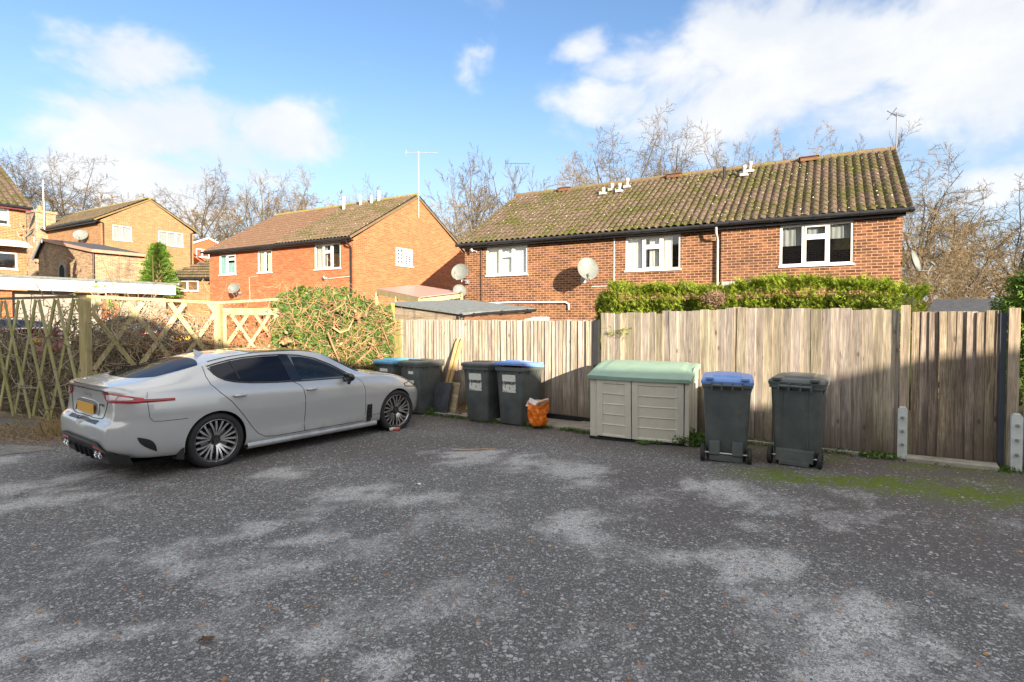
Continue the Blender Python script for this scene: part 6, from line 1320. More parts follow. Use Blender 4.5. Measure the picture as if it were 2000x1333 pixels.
# wheels
def wheel(xw, s, steer=0.):
    Mx = Matrix.Translation((xw, s * .80, .338)) @ Matrix.Rotation(R(steer), 4, 'Z') @ Matrix.Rotation(R(90) * s * -1, 4, 'X'); q = MB()
    q.lathe([(.0, .02), (.16, .02), (.165, .03), (.165, .035), (.05, .035), (.0, .035)], 32, M=Mx); wo_ = q.build('wheel', simple('brake disc', (.25, .24, .23), .4, metal=.8) if 'brake disc' not in bpy.data.materials else bpy.data.materials['brake disc'], car, smooth=40)
    q = MB(); q.lathe([(.250, -.10), (.262, -.112), (.300, -.118), (.325, -.105), (.336, -.085), (.338, -.04), (.338, .04), (.336, .085), (.325, .108), (.300, .121), (.272, .117), (.262, .110), (.254, .10)], 72, M=Mx)
    for k in range(72):   # sipes on the shoulder
        a = 2 * math.pi * k / 72; q.beam(Mx @ Vector((.3385 * math.cos(a), .3385 * math.sin(a), .055)), Mx @ Vector((.331 * math.cos(a + .02), .331 * math.sin(a + .02), .101)), .006, .005)
    q.build('tyre', M['rubber'], wo_, smooth=40, uv=False)
    q = MB(); q.lathe([(.235, -.09), (.240, .02), (.238, .07), (.246, .088), (.256, .106), (.262, .104), (.258, .09)], 64, M=Mx); r_o = q.build('rim', ALLOY, wo_, smooth=40, uv=False)
    q = MB(); q.lathe([(.0, -.02), (.236, -.03)], 32, M=Mx); q.build('rim_back', SEAM, r_o, uv=False)
    sp = MB(); dk = MB()
    for g_ in range(5):
        for j, (ai, ao) in enumerate(((-15, -27.5), (-5.5, -9.8), (5.5, 9.8), (15, 27.5))):
            a1 = R(g_ * 72 + ai + 9); a2 = R(g_ * 72 + ao + 9); wi, wo2 = .0085, .0125
            rows = []
            for kk in range(7):
                f = kk / 6; rr = .062 + (.242 - .062) * f; a = a1 + (a2 - a1) * (f ** .75); z = .094 - .030 * (1 - f) ** 1.5 + .004 * math.sin(math.pi * f); w_ = wi + (wo2 - wi) * f; c = Vector((rr * math.cos(a), rr * math.sin(a), z)); t_ = Vector((-math.sin(a), math.cos(a), 0)); rows.append((c, t_, w_))
            vs = []; 
            for c, t_, w_ in rows: vs += [c - t_ * w_, c + t_ * w_]
            sp.add(vs, [(2 * k, 2 * k + 1, 2 * k + 3, 2 * k + 2) for k in range(6)], M=Mx)
            vs = []
            for c, t_, w_ in rows: vs += [c - t_ * w_ - Vector((0, 0, .001)), c + t_ * w_ - Vector((0, 0, .001)), c + t_ * w_ * 1.2 - Vector((0, 0, .035)), c - t_ * w_ * 1.2 - Vector((0, 0, .035))]
            dk.add(vs, [f for k in range(6) for f in ((4 * k, 4 * k + 3, 4 * k + 7, 4 * k + 4), (4 * k + 1, 4 * k + 5, 4 * k + 6, 4 * k + 2))], M=Mx)
    sp.build('spoke', ALLOY, r_o, smooth=40, uv=False, fixn=False); dk.build('spoke_side', DARKA, r_o, smooth=40, uv=False)
    q = MB(); q.lathe([(.0, .078), (.03, .078), (.034, .072), (.036, .055), (.066, .060), (.072, .05), (.07, .03)], 30, M=Mx)
    for k in range(5):
        a = 2 * math.pi * k / 5 + .5; q.lathe([(0, .066), (.009, .066), (.010, .055)], 8, M=Mx @ Matrix.Translation((.052 * math.cos(a), .052 * math.sin(a), 0)))
    q.build('hub_cap', DARKA, r_o, smooth=40, uv=False)
ALLOY = simple('machined alloy', (.62, .62, .63), .25, metal=.85, var=.04); DARKA = simple('dark alloy', (.06, .06, .065), .35, metal=.3)
wheel(0, -1); wheel(0, 1); wheel(WB, -1, -4); wheel(WB, 1, -4)

# two more cars of the same pattern parked in front of the garages, almost hidden by the tangle
def recolour(o, a, b):
    for sl__ in (o.material_slots if o.type == 'MESH' else []):
        if sl__.material == a: sl__.link = 'OBJECT'; sl__.material = b
    for c in o.children: recolour(c, a, b)
for lab_, col_, x_, y_, an_ in (('dark blue car glimpsed behind the open trellis bay', (.03, .035, .055), -9.9, 15.6, 150), ('dark red car glimpsed through the far left trellis', (.25, .03, .02), -13.2, 14.6, 150)):
    c = copy_tree(car); tag(c, lab_, 'car'); c.location = (x_, y_, ground_z(x_, y_) + .05); c.rotation_euler = (0, 0, R(an_)); recolour(c, PAINT, simple('other car paint', col_, .35, coat=.8))
# ------------------------------------------------------------------ plants
def rot_about(v, axis, a): return Matrix.Rotation(a, 3, axis) @ v
def rand_perp(d, rnd):
    a = Vector((rnd.gauss(0, 1), rnd.gauss(0, 1), rnd.gauss(0, 1))); a -= d * a.dot(d)
    return a.normalized() if a.length > 1e-5 else d.orthogonal()
def make_tree(seed, H=15., trunk_h=.28, r0=.24, spread=1.0, n1=9, up=.25, kink=.25, counts=(6, 5, 4), lens=(.42, .36, .42, .45), twig_r=.011, split=(30, 62), low=.22, kind_=''):
    """returns two MB: trunk+limbs, fine branches; short trunk, fan of limbs, rounded crown"""
    rnd = random.Random(seed); A = MB(); Bm = MB()
    def grow(p, d, L, r, lvl, nseg):
        pts = [p]; dirs = [d]; rr = [r]
        for i in range(nseg):
            d = (d + rand_perp(d, rnd) * kink * rnd.uniform(.3, 1) * (.3, 1, 1.4, 1.5, 1.5)[lvl] + Vector((0, 0, up * (.1, .45, .12, -.05, -.1)[lvl]))).normalized()
            p = p + d * (L / nseg); pts.append(p); dirs.append(d); rr.append(max(twig_r * .6, r * (1 - (.72 if lvl else .35) * (i + 1) / nseg)))
        (A if lvl <= 1 else Bm).tube(pts, rr, 7 if lvl == 0 else (5 if lvl == 1 else 3), cap=False)
        if lvl > len(counts): return
        n = n1 if lvl == 0 else counts[lvl - 1]
        for k in range(n):
            q = (low + (1 - low) * (k + rnd.uniform(.2, .9)) / n) if lvl else (trunk_h + (1 - trunk_h) * (k + rnd.uniform(0, .8)) / n)
            q = min(.99, q); f = q * nseg; i = min(nseg - 1, int(f)); f -= i; pp = pts[i].lerp(pts[i + 1], f); dd = dirs[i]
            if lvl == 0:
                az = k * 2.4 + rnd.uniform(-.4, .4); ang = R(split[0] + (split[1] - split[0]) * (1 - q) * 1.3 + rnd.uniform(-6, 6)); nd = Vector((math.cos(az) * math.sin(ang), math.sin(az) * math.sin(ang), math.cos(ang)))
            else: nd = rot_about(dd, rand_perp(dd, rnd), R(rnd.uniform(28, 68) if kind_ != 'up' else rnd.uniform(16, 44)))
            if nd.z < -.15 and lvl < 3: nd.z *= -.3
            nd = Vector((nd.x * spread, nd.y * spread, nd.z)).normalized()
            ll = (H * lens[0] * rnd.uniform(.85, 1.1) * (1 - .35 * math.sin(ang) ** 2)) if lvl == 0 else L * lens[lvl] * (1 - .45 * q) * rnd.uniform(.75, 1.25)
            grow(pp, nd, ll, max(twig_r, rr[i] * rnd.uniform(.42, .6)), lvl + 1, 6 if lvl == 0 else (4 if lvl == 1 else 3))
    grow(Vector((0, 0, -.5)), Vector((rnd.gauss(0, .04), rnd.gauss(0, .04), 1)).normalized(), H * .42, r0, 0, 6)
    zm = sorted(v[2] for v in Bm.v)[int(len(Bm.v) * .985)]; k = H / zm
    for m_ in (A, Bm): m_.v = [(v[0] * k, v[1] * k, v[2] * k) for v in m_.v]
    return A, Bm
def tree_proto(seed, mat, **k):
    A, Bm = make_tree(seed, **k)
    for m_ in (A, Bm): pass
    r = thing('bare_tree', 'x', 'tree'); a = A.build('trunk', M['bark'], r, smooth=1, uv=False); b = Bm.build('crown', M[mat], r, uv=False); return r
TP = {
 'oak': tree_proto(3, 'twig', H=15, trunk_h=.4, r0=.27, n1=9, spread=1.1, up=.12, kink=.3, split=(12, 50), lens=(.62, .50, .50, .50), counts=(8, 8, 7), twig_r=.014),
 'oak2': tree_proto(8, 'twig_tan', H=15, trunk_h=.35, r0=.25, n1=10, spread=1.1, up=.12, kink=.3, split=(12, 48), lens=(.60, .48, .50, .50), counts=(8, 8, 7), twig_r=.015),
 'ash': tree_proto(14, 'twig', kind_='up', H=15, trunk_h=.3, r0=.22, n1=9, spread=.85, up=.35, kink=.22, split=(8, 36), lens=(.66, .46, .46, .48), counts=(8, 8, 6), twig_r=.014),
 'dark': tree_proto(23, 'twig_grey', H=15, trunk_h=.4, r0=.27, n1=9, spread=1.1, up=.1, kink=.34, split=(12, 52), lens=(.60, .50, .50, .50), counts=(8, 8, 6), twig_r=.015),
 'scrub': tree_proto(31, 'twig_tan', H=10, trunk_h=.03, r0=.12, n1=12, spread=1.2, up=.15, kink=.28, split=(12, 60), lens=(.75, .5, .5, .5), counts=(8, 8, 6), twig_r=.014),
}
used = set()
def tree(kind, label, x, y, top, rz=0., wide=1., group='bare trees behind the houses'):
    pr_ = TP[kind]; H = 15 if kind != 'scrub' else 10
    o = pr_ if kind not in used else copy_tree(pr_); used.add(kind)
    z = ground_z(x, y); s = (top - z) / H; o.location = (x, y, z); o.scale = (s * wide, s * wide, s); o.rotation_euler = (0, 0, rz); tag(o, label, 'tree', group); return o
def px_xy(px, Y): return (px - 1000) / 1080 * Y
def T(kind, label, px, Y, top, rz=0., wide=1.): return tree(kind, label, px_xy(px, Y), Y, top, rz, wide)
T('oak', 'tall spreading bare oak rising over the middle of the mossy roof', 1213, 45, 17.4, .5, .92)
T('oak', 'second tall spreading bare oak, right of the roof flues', 1322, 46, 17.3, 2.6, .95)
T('ash', 'upright pale bare tree just left of the mossy roof ridge', 925, 42, 13.6, 1., 1.1)
T('ash', 'upright bare tree behind the left end of the mossy ridge', 1005, 45, 13.9, 3.1, 1.1)
T('oak2', 'rounded tan bare tree behind the left ridge vent', 1115, 47, 14.4, .3, .8)
T('oak', 'faint thin bare tree rising above the roof beside the black vent pipe', 1412, 62, 21.5, 4.2, .7)
T('ash', 'thin bare tree low behind the ridge left of the golden crown', 1480, 58, 19.0, 2.2, 1.2)
T('oak2', 'golden rounded bare crown above the right ridge vent', 1562, 52, 18.6, 1.9, .8)
T('ash', 'faint bare treetop above the right half of the ridge', 1655, 56, 19.3, 5.2, 1.1)
T('oak', 'wide bare oak crown behind the roof between the second flue and the vent pipe', 1255, 60, 19.5, 3.3, 1.1)
T('oak2', 'low tan bare crown just right of the left ridge vent', 1160, 52, 15.6, 5.3, 1.1)
T('dark', 'darker bare crown low over the ridge right of the second oak', 1395, 52, 16.6, 2.9, 1.1)
T('oak2', 'large tan bare tree at the right gable end of the terrace', 1800, 34, 11.2, 2.9, 1.15)
T('oak', 'bare tree between the terrace gable and the green conifer', 1880, 36, 10.0, 1.2, 1.1)
T('dark', 'dark stemmed bare tree at the right edge of the photo', 1972, 33, 10.0, .4, 1.0)
T('dark', 'upright dark bare tree right of the tan gabled house', 390, 58, 17.2, 1.4, .85)
T('oak', 'bare oak with crooked limbs left of the orange house', 455, 56, 14.4, 5.0, .9)
T('ash', 'bare tree above the left end of the orange house roof', 512, 58, 16.8, .2, 1.1)
T('oak2', 'rounded bare tree above the brown tiled roof', 590, 60, 17.2, 3.6, .85)
T('scrub', 'rusty brown twiggy bush behind the roof flues of the orange house', 683, 62, 15.2, .2, .6)
T('ash', 'faint bare tree just left of the orange gable peak', 745, 66, 16.6, 3.9, 1.2)
T('dark', 'bare tree at the top left corner above the left edge house', 22, 60, 19.6, 2.3, .8)
T('dark', 'dense bare tree behind the brick chimney', 88, 58, 18.0, 4.1, .95)
T('dark', 'broad bare tree above the tan house roof', 148, 60, 18.4, 5.7, .95)
T('ash', 'low bare tree far behind the tan gable', 250, 72, 17.6, 1.1, 1.2)
T('scrub', 'dense tan thicket between the orange gable and the mossy roof', 880, 36, 9.6, 1.0, .8)
T('scrub', 'dense tan thicket right of the terrace gable', 1790, 27, 6.4, 2.0, .7)
T('scrub', 'dense tan thicket behind the green conifer', 1900, 30, 6.8, 4.0, .9)
T('scrub', 'tan thicket low behind the right fence', 1850, 23, 4.2, 5.0, .8)
# the wooded rise beyond, too many stems to count
rnd = random.Random(77); wd = MB(); sA, sB = make_tree(61, H=9, trunk_h=.03, n1=14, spread=1.3, up=.15, lens=(.8, .5, .5, .5), counts=(6, 6, 4), twig_r=.03)
vsrc = [Vector(v) for v in sA.v + sB.v]; fsrc = sA.f + [tuple(i + len(sA.v) for i in f) for f in sB.f]
for (px, Y_, sc) in [(330, 78, 1.05), (430, 76, 1.0), (520, 80, 1.1), (610, 78, 1.1), (690, 82, 1.2), (770, 80, 1.1), (860, 60, 1.0), (905, 48, .9), (960, 62, 1.1), (60, 80, 1.3), (150, 82, 1.2), (1820, 50, .95), (1900, 55, 1.0), (1980, 48, .95), (2080, 50, 1.0), (230, 84, 1.2)]:
    x = px_xy(px, Y_); z = ground_z(x, Y_); a = rnd.uniform(0, 6); Mx = Matrix.Translation((x, Y_, z)) @ Matrix.Rotation(a, 4, 'Z') @ Matrix.Diagonal((sc * 1.1, sc * 1.1, sc, 1)); wd.add(vsrc, fsrc, M=Mx)
wo = wd.build('woodland', M['twig_tan'], uv=False); tag(wo, kind='stuff')

def leafset(n, place, size, rnd, mb_, aspect=.6, fold=.25):
    for i in range(n):
        p, nrm = place(rnd); s = size * rnd.uniform(.6, 1.4)
        nrm = (nrm + Vector((rnd.gauss(0, .5), rnd.gauss(0, .5), rnd.gauss(0, .5)))).normalized(); a = rand_perp(nrm, rnd); b = nrm.cross(a)
        mb_.add([p - a * s, p + b * s * aspect - nrm * s * fold, p + a * s, p - b * s * aspect - nrm * s * fold], [(0, 1, 2), (0, 2, 3)])
# conifer hedge behind the fence
def spray(mb_, p, d, L, rnd, w=.012, n=4):
    """a flat conifer spray: stem quad with side leaflets"""
    side = rand_perp(d, rnd); e = p + d * L
    mb_.add([p - side * w, p + side * w, e], [(0, 1, 2)])
    b = len(mb_.v) - 3; vs = []; fs = []
    for k in range(n):
        q = .2 + .75 * k / n; c = p + d * (L * q)
        for s in (-1, 1):
            t = c + (d * .75 + side * s * .8).normalized() * (L * .42 * (1 - .45 * q)) + Vector((0, 0, -.01)); i0 = len(vs); vs += [c - d * w, c + d * w * 1.2, t]; fs.append((i0, i0 + 1, i0 + 2))
    vs2 = [p - side * w, p + side * w, e] + vs; del mb_.v[b:]; del mb_.f[-1]; del mb_.m[-1]
    # weld the leaflets to the stem triangle through one shared vertex so that a spray is one island
    o = len(mb_.v); mb_.v.extend(tuple(v) for v in vs2); mb_.f.append((o, o + 1, o + 2)); mb_.m.append(0)
    for f in fs: mb_.f.append((o + 0, o + 3 + f[0], o + 3 + f[2])) if False else mb_.f.append(tuple(o + 3 + i for i in f)); mb_.m.append(0)
hd = thing('conifer_hedge', 'long bright green conifer hedge showing above the board fence', 'hedge', (0, 0, 0))
HA = Vector((2.02, 12.3, 0)); HB = Vector((6.35, 8.75, 0)); hdir = (HB - HA).normalized(); hn = Vector((hdir.y, -hdir.x, 0)); HL = (HB - HA).length
rnd = random.Random(4); hm = MB(); bm2 = MB()
def htop(u): return 2.25 + .06 * math.sin(u * 2.1) + .13 * noise.noise(Vector((u * 1.7, 0, 0))) + .09 * noise.noise(Vector((u * 6, 0, 0))) - (.18 if u < .25 else 0) - .25 * max(0, (u - HL + .5)) 
for i in range(15500):
    u = rnd.uniform(-.12, HL + .12); tp_ = htop(u); zz = rnd.uniform(.9, 1) if rnd.random() < .3 else rnd.random(); z = 1.0 + (tp_ - 1.0) * zz
    lump = .16 * noise.noise(Vector((u * 2.6, z * 2.6, 1))) + .08 * noise.noise(Vector((u * 7, z * 7, 1)))
    dep = .42 + lump - .12 * max(0, zz - .8) * 5; end = min(1., max(.1, (u + .12) / .3), max(.1, (HL + .12 - u) / .3)); fr = rnd.random() < .8
    off = dep * end - abs(rnd.gauss(0, .05)) if fr else rnd.uniform(-.4, dep * end)
    if zz > .9: off = rnd.uniform(-.35, dep * end)
    p = HA + hdir * u + hn * off + Vector((0, 0, z)); d = (hn * rnd.uniform(.2, 1.0) + Vector((0, 0, rnd.uniform(.3, 1.2))) + hdir * (rnd.gauss(0, .5) + (-.8 if u < .1 else (.8 if u > HL - .1 else 0)))).normalized()
    spray(hm, p, d, rnd.uniform(.06, .15) * (1.6 if zz > .93 and rnd.random() < .3 else 1), rnd, .008, 3)
hm.build('foliage', M['conifer'], hd, uv=False)
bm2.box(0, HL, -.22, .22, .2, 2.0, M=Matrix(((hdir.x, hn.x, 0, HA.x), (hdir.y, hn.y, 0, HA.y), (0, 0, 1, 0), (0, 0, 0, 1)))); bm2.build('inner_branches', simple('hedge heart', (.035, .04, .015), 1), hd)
br = MB()
for i in range(1500):
    c = HA + hdir * 2.62 + hn * .42 + Vector((0, 0, 1.98)); q = Vector((rnd.gauss(0, 1), rnd.gauss(0, 1), rnd.gauss(0, 1))).normalized() * rnd.uniform(.6, 1); p = c + hdir * q.x * .24 + hn * q.y * .16 + Vector((0, 0, q.z * .15)); br.tube([p, p + (hn * .5 + Vector((rnd.gauss(0, .7), rnd.gauss(0, .7), rnd.gauss(0, .7)))).normalized() * .06], .004, 3, cap=False)
br.build('dead_patch', simple('dead hedge twigs', (.24, .16, .10), .9, island=.4), hd, uv=False, label='brown dead patch')
lp = MB()
for i in range(26): spray(lp, FP(.55, .05, 1.42) + FD * rnd.uniform(-.16, .2) + Vector((0, 0, rnd.uniform(-.08, .08))), (FN * .5 + FD * rnd.gauss(0, .6) + Vector((0, 0, rnd.gauss(0, .6)))).normalized(), .09, rnd, .006, 3)
lp.build('stray_sprig', M['conifer'], hd, uv=False)
# ivy covered hedge
def pxz(px, py, Y_): return Vector(((px - 1000) / 1080 * Y_, Y_, 1.65 + (620 - py) / 1080 * Y_))
iv = thing('ivy_hedge', 'dense ivy hedge with tangled brown stems between trellis and board fence', 'ivy', (0, 0, 0))
IA = C2_ + Vector((-.15, .05, 0)); IB = FP(-4.9, .12); idr = (IB - IA).normalized(); inn = Vector((idr.y, -idr.x, 0)); IL = (IB - IA).length
def ivz(u): q = u / IL; return 1.98 + .36 * math.sin(min(1, max(0, q * 1.15)) * math.pi) ** .6 - .1 * q + .10 * noise.noise(Vector((u * 3, 2, 0))) + .07 * noise.noise(Vector((u * 9, 2, 0)))
def ivsurf(u, z): return .10 + .20 * noise.noise(Vector((u * 1.9, z * 1.9, 5))) + .10 * noise.noise(Vector((u * 5, z * 5, 2))) + .12 * math.sin(max(0, min(1, z / 2.2)) * math.pi) - .12 * max(0, z - ivz(u) + .35)
rnd = random.Random(9); lm = MB()
def iv_place(r):
    while True:
        u = r.uniform(-.05, IL + .05); z = r.uniform(-.25, 1) * 1.0 if r.random() < .35 else r.uniform(.7, ivz(u) + .02)
        if noise.noise(Vector((u * 2.2, z * 2.2, 8))) < -.28 and r.random() < .75: continue
        # left part is mostly stems
        if u < IL * .5 and z > 1.2 and r.random() < .35: continue
        break
    return IA + idr * u + inn * (ivsurf(u, z) - abs(r.gauss(0, .04))) + Vector((0, 0, z)), (inn + Vector((0, 0, .5))).normalized()
leafset(15500, iv_place, .036, rnd, lm, .75, .18); lm.build('leaves', M['ivy'], iv, uv=False)
sm = MB()
for i in range(430):
    u = rnd.uniform(-.2, IL + .1); z = rnd.uniform(.1, ivz(max(0, u)) + .0); d = Vector((rnd.gauss(0, 1), 0, rnd.gauss(.2, 1))).normalized(); pts = []; rr = rnd.choice((.003, .004, .005, .007)); n_ = rnd.randint(4, 9)
    for k in range(n_):
        pts.append(IA + idr * u + inn * (ivsurf(u, z) + rnd.uniform(-.01, .07)) + Vector((0, 0, z))); u += d.x * .09; z += d.z * .09; z = min(z, ivz(min(max(u, 0), IL)) + .12); d = (d + Vector((rnd.gauss(0, .45), 0, rnd.gauss(0, .45)))).normalized()
    sm.tube(pts, [rr] * (len(pts) - 1) + [rr * .4], 4, cap=False)
for pts in ([(640, 650), (655, 690), (668, 720)], [(672, 728), (700, 705), (722, 685), (728, 668)], [(650, 640), (665, 650), (680, 645), (690, 625)]):
    q = []
    for px, py in pts:
        Yq = 11.3 + (px - 545) / 210 * 1.0 - .35; q.append(pxz(px, py, Yq))
    sm.tube(q, [.022, .02, .016, .012][:len(q)] if len(q) > 2 else .02, 6)
sm.build('stems', M['stem'], iv, uv=False)
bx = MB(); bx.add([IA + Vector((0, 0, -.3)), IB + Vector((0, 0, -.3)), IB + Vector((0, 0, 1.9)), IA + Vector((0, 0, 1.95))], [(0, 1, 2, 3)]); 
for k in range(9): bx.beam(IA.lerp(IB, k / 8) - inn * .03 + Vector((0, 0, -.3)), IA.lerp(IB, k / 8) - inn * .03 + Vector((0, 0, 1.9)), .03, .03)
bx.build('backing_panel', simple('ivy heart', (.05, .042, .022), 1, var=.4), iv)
dv = MB()
for cx, cy in ((668, 672), (728, 672), (742, 700), (700, 615), (560, 665)):
    c = pxz(cx, cy, 11.3 + (cx - 545) / 210 - .42)
    for i in range(16): leafset(1, lambda r: (c + Vector((r.gauss(0, .05), r.gauss(0, .02), r.gauss(0, .06))), Vector((0, -1, .3))), .05, rnd, dv)
dv.build('dead_leaves', M['deadleaf'], iv, uv=False)
# bramble and climber stems tangled in and behind the trellis
def tangle(name, label, A0, B0, zf, n, rnd, mat, thick=(.003, .005, .008), behind=.35, step=.11, leaves=0, leafmat='deadleaf', spread=.3, cat='climber'):
    o = thing(name, label, cat, (0, 0, 0)); d0 = (B0 - A0); L = d0.length; d0.normalize(); nn = Vector((d0.y, -d0.x, 0)); m_ = MB(); lf = MB()
    for i in range(n):
        u = rnd.uniform(0, L); z = rnd.uniform(-.2, zf(u) * .9); w = -rnd.uniform(0, behind) + .05; d = Vector((rnd.gauss(0, .8), rnd.gauss(0, .2), rnd.gauss(.35, .8))).normalized(); pts = []; r_ = rnd.choice(thick)
        for k in range(rnd.randint(4, 11)):
            pts.append(A0 + d0 * u + nn * w + Vector((0, 0, z))); u += d.x * step; z += d.z * step; w += d.y * step * .6; z = min(z, zf(u) + rnd.uniform(0, .12)); d = (d + Vector((rnd.gauss(0, .4), rnd.gauss(0, .2), rnd.gauss(-.04, .4)))).normalized()
            if leaves and rnd.random() < leaves: leafset(1, lambda r: (pts[-1], Vector((nn.x, nn.y, .4))), .024, rnd, lf)
        m_.tube(pts, [r_] * (len(pts) - 1) + [r_ * .4], 4 if r_ > .004 else 3, cap=False)
    m_.build('stems', M[mat], o, uv=False)
    if lf.v: lf.build('leaves', M[leafmat], o, uv=False)
    return o
rnd = random.Random(13)
tangle('bramble_tangle', 'dark bramble tangle behind the far left trellis bay', C1 + dl_ * 5.5, C1, lambda u: 1.75 + .2 * math.sin(u * 2), 750, rnd, 'stem_grey', behind=.9, leaves=.3, leafmat='ivy')
tangle('bramble_tangle', 'leafless brown bramble tangle behind the open trellis bay', C1 + dT * .1, C2_ - dT * 1.2, lambda u: 1.75 + .15 * math.sin(u * 3), 1000, rnd, 'stem_grey', behind=.7)
tangle('climbing_shrub', 'grey twiggy climber woven through the corner post trellis', C1 + dl_ * 1.6, C1 + dT * .9, lambda u: 2.15, 190, rnd, 'stem_grey', (.004, .006, .010), .3, .13, .25, 'ivy')
tangle('dry_hedge', 'dense dry hedge of dead leaves and stems behind the right part of the trellis', C1 + dT * .9, C2_ - dT * .95, lambda u: 1.72 + .1 * math.sin(u * 5), 620, rnd, 'stem', (.003, .004), .5, .09, .75)
tangle('ivy_bush', 'dark glossy evergreen behind the framed trellis panel', C2_ - dT * .75 + Vector((0, .3, 0)), C2_ + Vector((0, .3, 0)), lambda u: 1.75, 160, rnd, 'stem', (.004,), .4, .1, 1.0, 'ivy', cat='shrub')
tangle('dead_shrub', 'sparse brown twigs rising above the trellis in front of the orange house', C2_ - dT * 1.9 + Vector((.1, .5, 0)), C2_ + Vector((.9, .8, 0)), lambda u: 2.28 + .08 * math.sin(u * 4), 300, rnd, 'stem', (.003, .004), .3, .10, .12, cat='shrub')
# pale pruned shrub over the fascia, left
def pruned(label, base, n, L, rnd, mat='stem', lean=.5, leaves=False, name='pruned_shrub'):
    o = thing(name, label, 'shrub', tuple(base)); m_ = MB(); lf = MB()
    for i in range(n):
        d = Vector((rnd.gauss(0, lean), rnd.gauss(0, lean * .4), 1)).normalized(); p = Vector((rnd.gauss(0, .06), rnd.gauss(0, .05), 0)); l = L * rnd.uniform(.7, 1.05); pts = [p]
        for k in range(5): d = (d + rand_perp(d, rnd) * .16).normalized(); pts.append(pts[-1] + d * (l / 5))
        m_.tube(pts, [.018, .016, .014, .011, .008, .004], 5)
        for j in range(4): q = pts[rnd.randint(2, 4)]; e = (d + rand_perp(d, rnd) * .8).normalized(); m_.tube([q, q + e * l * .16, q + e * l * .28 + Vector((0, 0, .05))], [.006, .005, .002], 3)
        if leaves:
            for j in range(26): leafset(1, lambda r: (pts[rnd.randint(2, 5)] + Vector((r.gauss(0, .07), r.gauss(0, .06), r.gauss(0, .07))), Vector((0, -1, .5))), .045, rnd, lf)
    m_.build('stems', M[mat], o, uv=False)
    if lf.v: lf.build('leaves', M['conifer_g'], o, uv=False)
    return o
pruned('pale bare shrub with fanned stems above the trellis corner, before the white fascia', (-8.4, 12.6, -.2), 11, 3.3, rnd, 'twig_tan', .32)
pruned('small variegated leafy shrub above the trellis corner post', (-8.35, 10.9, -.2), 6, 2.5, rnd, 'stem_grey', .12, True, 'leafy_shrub')
pruned('row of short pollarded stubs behind the felt shed roof', (-1.9, 15.4, .5), 13, 1.75, rnd, 'trellis_lit', .33)
# small conifer in front of the tan gable, and the one at the right edge
def conifer(label, x, y, z0, H, Rr, n, rnd, sp=.22, zlow=.05, cone=1.0):
    o = thing('conifer_tree', label, 'tree', (x, y, z0)); m_ = MB(); t_ = MB(); t_.tube([(0, 0, -.3), (0, 0, H * .95)], [.07, .02], 7); t_.build('trunk', M['bark'], o)
    for i in range(n):
        q = zlow + (1 - zlow) * rnd.random() ** .9; rad = Rr * (1 - q) ** .75 * cone * rnd.uniform(.35, 1.0) * (1 + .25 * math.sin(q * 40 + i % 3)); a = rnd.uniform(0, 6.283); p = Vector((math.cos(a) * rad, math.sin(a) * rad, H * q)); d = (Vector((math.cos(a), math.sin(a), .15 + rnd.gauss(0, .3)))).normalized(); spray(m_, p, d, sp * rnd.uniform(.5, 1.3), rnd, sp * .07, 3)
    m_.build('crown', M['conifer_g'], o, uv=False)
conifer('small drooping green conifer in front of the tan gable wall', px_xy(311, 30), 30, 2.6, 3.0, .95, 2600, rnd, .34)
conifer('bright green conifer at the right edge above the fence', 9.15, 9.3, .0, 2.85, 1.3, 5200, rnd, .24)
# grass tufts, weeds, leaf litter, pebbles
def scatter(name, n, place, make, mat, rnd):
    m_ = MB()
    for i in range(n): make(m_, place(rnd), rnd)
    o = m_.build(name, M[mat] if isinstance(mat, str) else mat, uv=False); tag(o, kind='stuff'); return o
def blade(m_, p, r, L=.06, w=.004, lean=.6):
    d = Vector((r.gauss(0, lean), r.gauss(0, lean), 1)).normalized(); s = rand_perp(d, r) * w * r.uniform(.7, 1.4); l = L * r.uniform(.4, 1.3); mid = p + d * l * .5; e = p + d * l + Vector((r.gauss(0, .3), r.gauss(0, .3), -.15)) * l * .5; m_.add([p - s, p + s, mid + s * .7, e, mid - s * .7], [(0, 1, 2, 3, 4)])
def gpt(c, dz=0.): return Vector((c.x, c.y, .01 * c.x - .02 * c.y + dz))
def grassline(r):
    while True:
        s = r.uniform(-4.0, 6.3); off = None
        if s < .2: off = .72 + abs(r.gauss(0, .07)) if s > -3.1 else r.uniform(.2, .9)
        elif s < 1.9: off = r.gauss(.82, .06)
        else: off = r.choice((r.uniform(.02, .2), abs(r.gauss(.28, .05))))
        k = noise.noise(Vector((s * 2.3, 3, 0))) + .5 * noise.noise(Vector((s * 7, 1, 0)))
        if k < r.uniform(-.25, .35): continue
        if s < -1.3 and r.random() < .3: off = r.uniform(.6, 1.0)
        return gpt(FP(s, off), .0)
scatter('verge_grass', 3800, grassline, lambda m_, p, r: blade(m_, p, r, .065, .005), 'weed', random.Random(3))
def weedclump(label, c, n, L, rr, seed):
    r = random.Random(seed); o = thing('weed_clump', label, 'weed', tuple(c)); m_ = MB()
    for i in range(n):
        a = r.uniform(0, 6.28); q = rr * math.sqrt(r.random()); p = Vector((math.cos(a) * q, math.sin(a) * q * .7, 0)); h = L * (1 - .6 * q / rr) * r.uniform(.5, 1.1); e = p + Vector((r.gauss(0, .04), r.gauss(0, .04), h)); m_.tube([p, e], .003, 3, cap=False)
        for k in range(7): leafset(1, lambda r_: (p.lerp(e, r_.uniform(.3, 1)) + Vector((r_.gauss(0, .025), r_.gauss(0, .025), 0)), Vector((0, -.6, .8))), .02, r, m_)
    m_.build('leaves', M['weed'], o, uv=False)
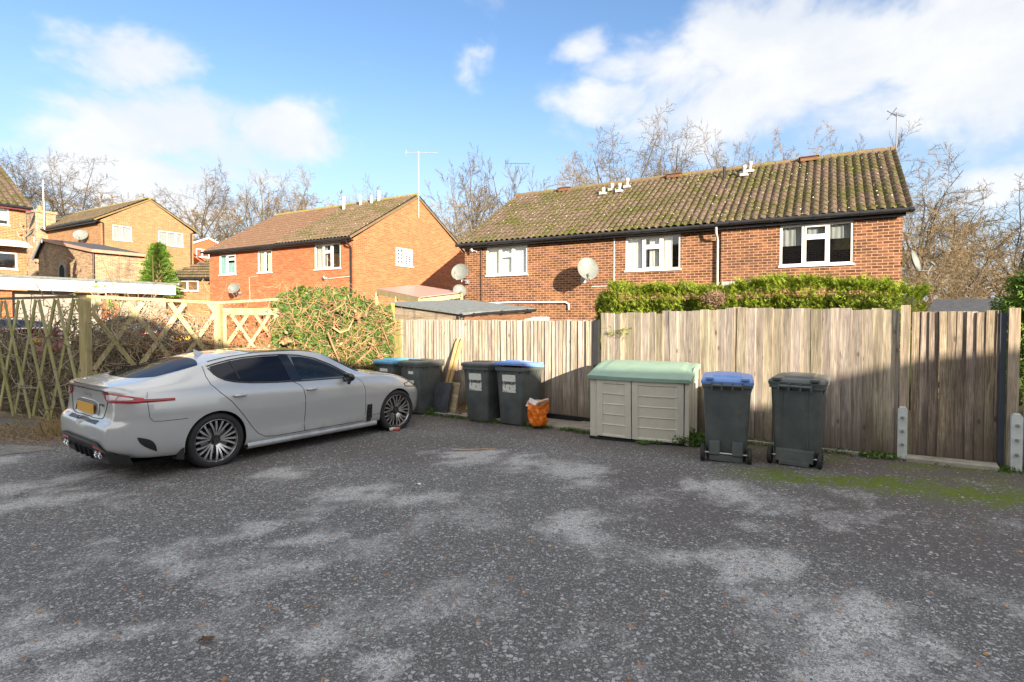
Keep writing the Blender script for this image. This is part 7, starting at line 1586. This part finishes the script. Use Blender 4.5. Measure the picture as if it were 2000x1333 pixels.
weedclump('leafy weed clump between the storage box and the blue lidded bin', gpt(FP(1.98, .75)), 170, .26, .26, 5); weedclump('small weeds at the foot of the storage box doors', gpt(Vector((2.0, 7.85, 0))), 60, .09, .28, 6)
weedclump('weeds between the grey bins and the leaning slab', gpt(FP(-3.15, .62)), 110, .16, .24, 7); weedclump('sprig of weeds on the kerb left of the concrete spur', gpt(FP(4.15, .22)), 40, .08, .16, 8)
scatter('dry_grass', 900, lambda r: gpt(Vector((-7.0 + r.gauss(0, .28), 9.1 + r.gauss(0, .22), 0))), lambda m_, p, r: blade(m_, p, r, .42, .004, .35), 'drygrass', random.Random(8))
scatter('dry_grass_edge', 1300, lambda r: gpt(Vector((-8.2 + r.uniform(-1.6, 1.6), 9.5 + r.gauss(0, .35), 0))), lambda m_, p, r: blade(m_, p, r, .10, .004, .9), 'drygrass', random.Random(18))
def flat_leaf(m_, p, r, s=.02):
    a = r.uniform(0, 6.28); u = Vector((math.cos(a), math.sin(a), r.gauss(0, .25))) * s * r.uniform(.5, 1.5); v = Vector((-math.sin(a), math.cos(a), r.gauss(0, .3))) * s * .5; m_.add([p - u, p + v, p + u, p - v], [(0, 1, 2, 3)])
scatter('leaf_litter', 2600, lambda r: gpt(Vector((-7.6 + r.gauss(0, .9), 8.95 + r.gauss(0, .45), 0)), .014), flat_leaf, 'deadleaf', random.Random(6))
scatter('kerb_litter', 700, lambda r: gpt(FP(r.uniform(-4, 6), abs(r.gauss(.25, .35)) + .05), .03), lambda m_, p, r: flat_leaf(m_, p, r, .014), 'deadleaf', random.Random(7))
def pebble(m_, p, r, s=.008):
    s *= r.uniform(.5, 1.6); vs = [p + Vector((math.cos(k * 1.047) * s * r.uniform(.7, 1.2), math.sin(k * 1.047) * s * r.uniform(.7, 1.2), 0)) for k in range(6)] + [p + Vector((math.cos(k * 1.047) * s * .6, math.sin(k * 1.047) * s * .6, s * .7)) for k in range(6)]; m_.add(vs, [tuple(range(6, 12))] + [(k, (k + 1) % 6, 6 + (k + 1) % 6, 6 + k) for k in range(6)])
def yardpt(r):
    while True:
        y = 1.7 + 7.5 * r.random() ** 1.3; x = r.uniform(-.95, .95) * y
        p = Vector((x, y, 0))
        if (p - F0).dot(FN) > .9: return gpt(p, .003)
scatter('pale_pebbles', 1300, yardpt, pebble, foliage('pebble tones', [(.16, .16, .17), (.24, .24, .25), (.34, .34, .33), (.5, .48, .44)], .8, 0), random.Random(15))
scatter('orange_pebbles', 90, yardpt, pebble, foliage('orange pebble tones', [(.42, .17, .07), (.5, .3, .14), (.55, .42, .28)], .8, 0), random.Random(16))
scatter('kerb_rubble', 500, lambda r: gpt(FP(r.uniform(1.9, 4.3), r.uniform(.03, .2)), .0), lambda m_, p, r: pebble(m_, p, r, .016), foliage('rubble tones', [(.2, .17, .13), (.36, .32, .27), (.5, .47, .42)], .9, 0), random.Random(17))
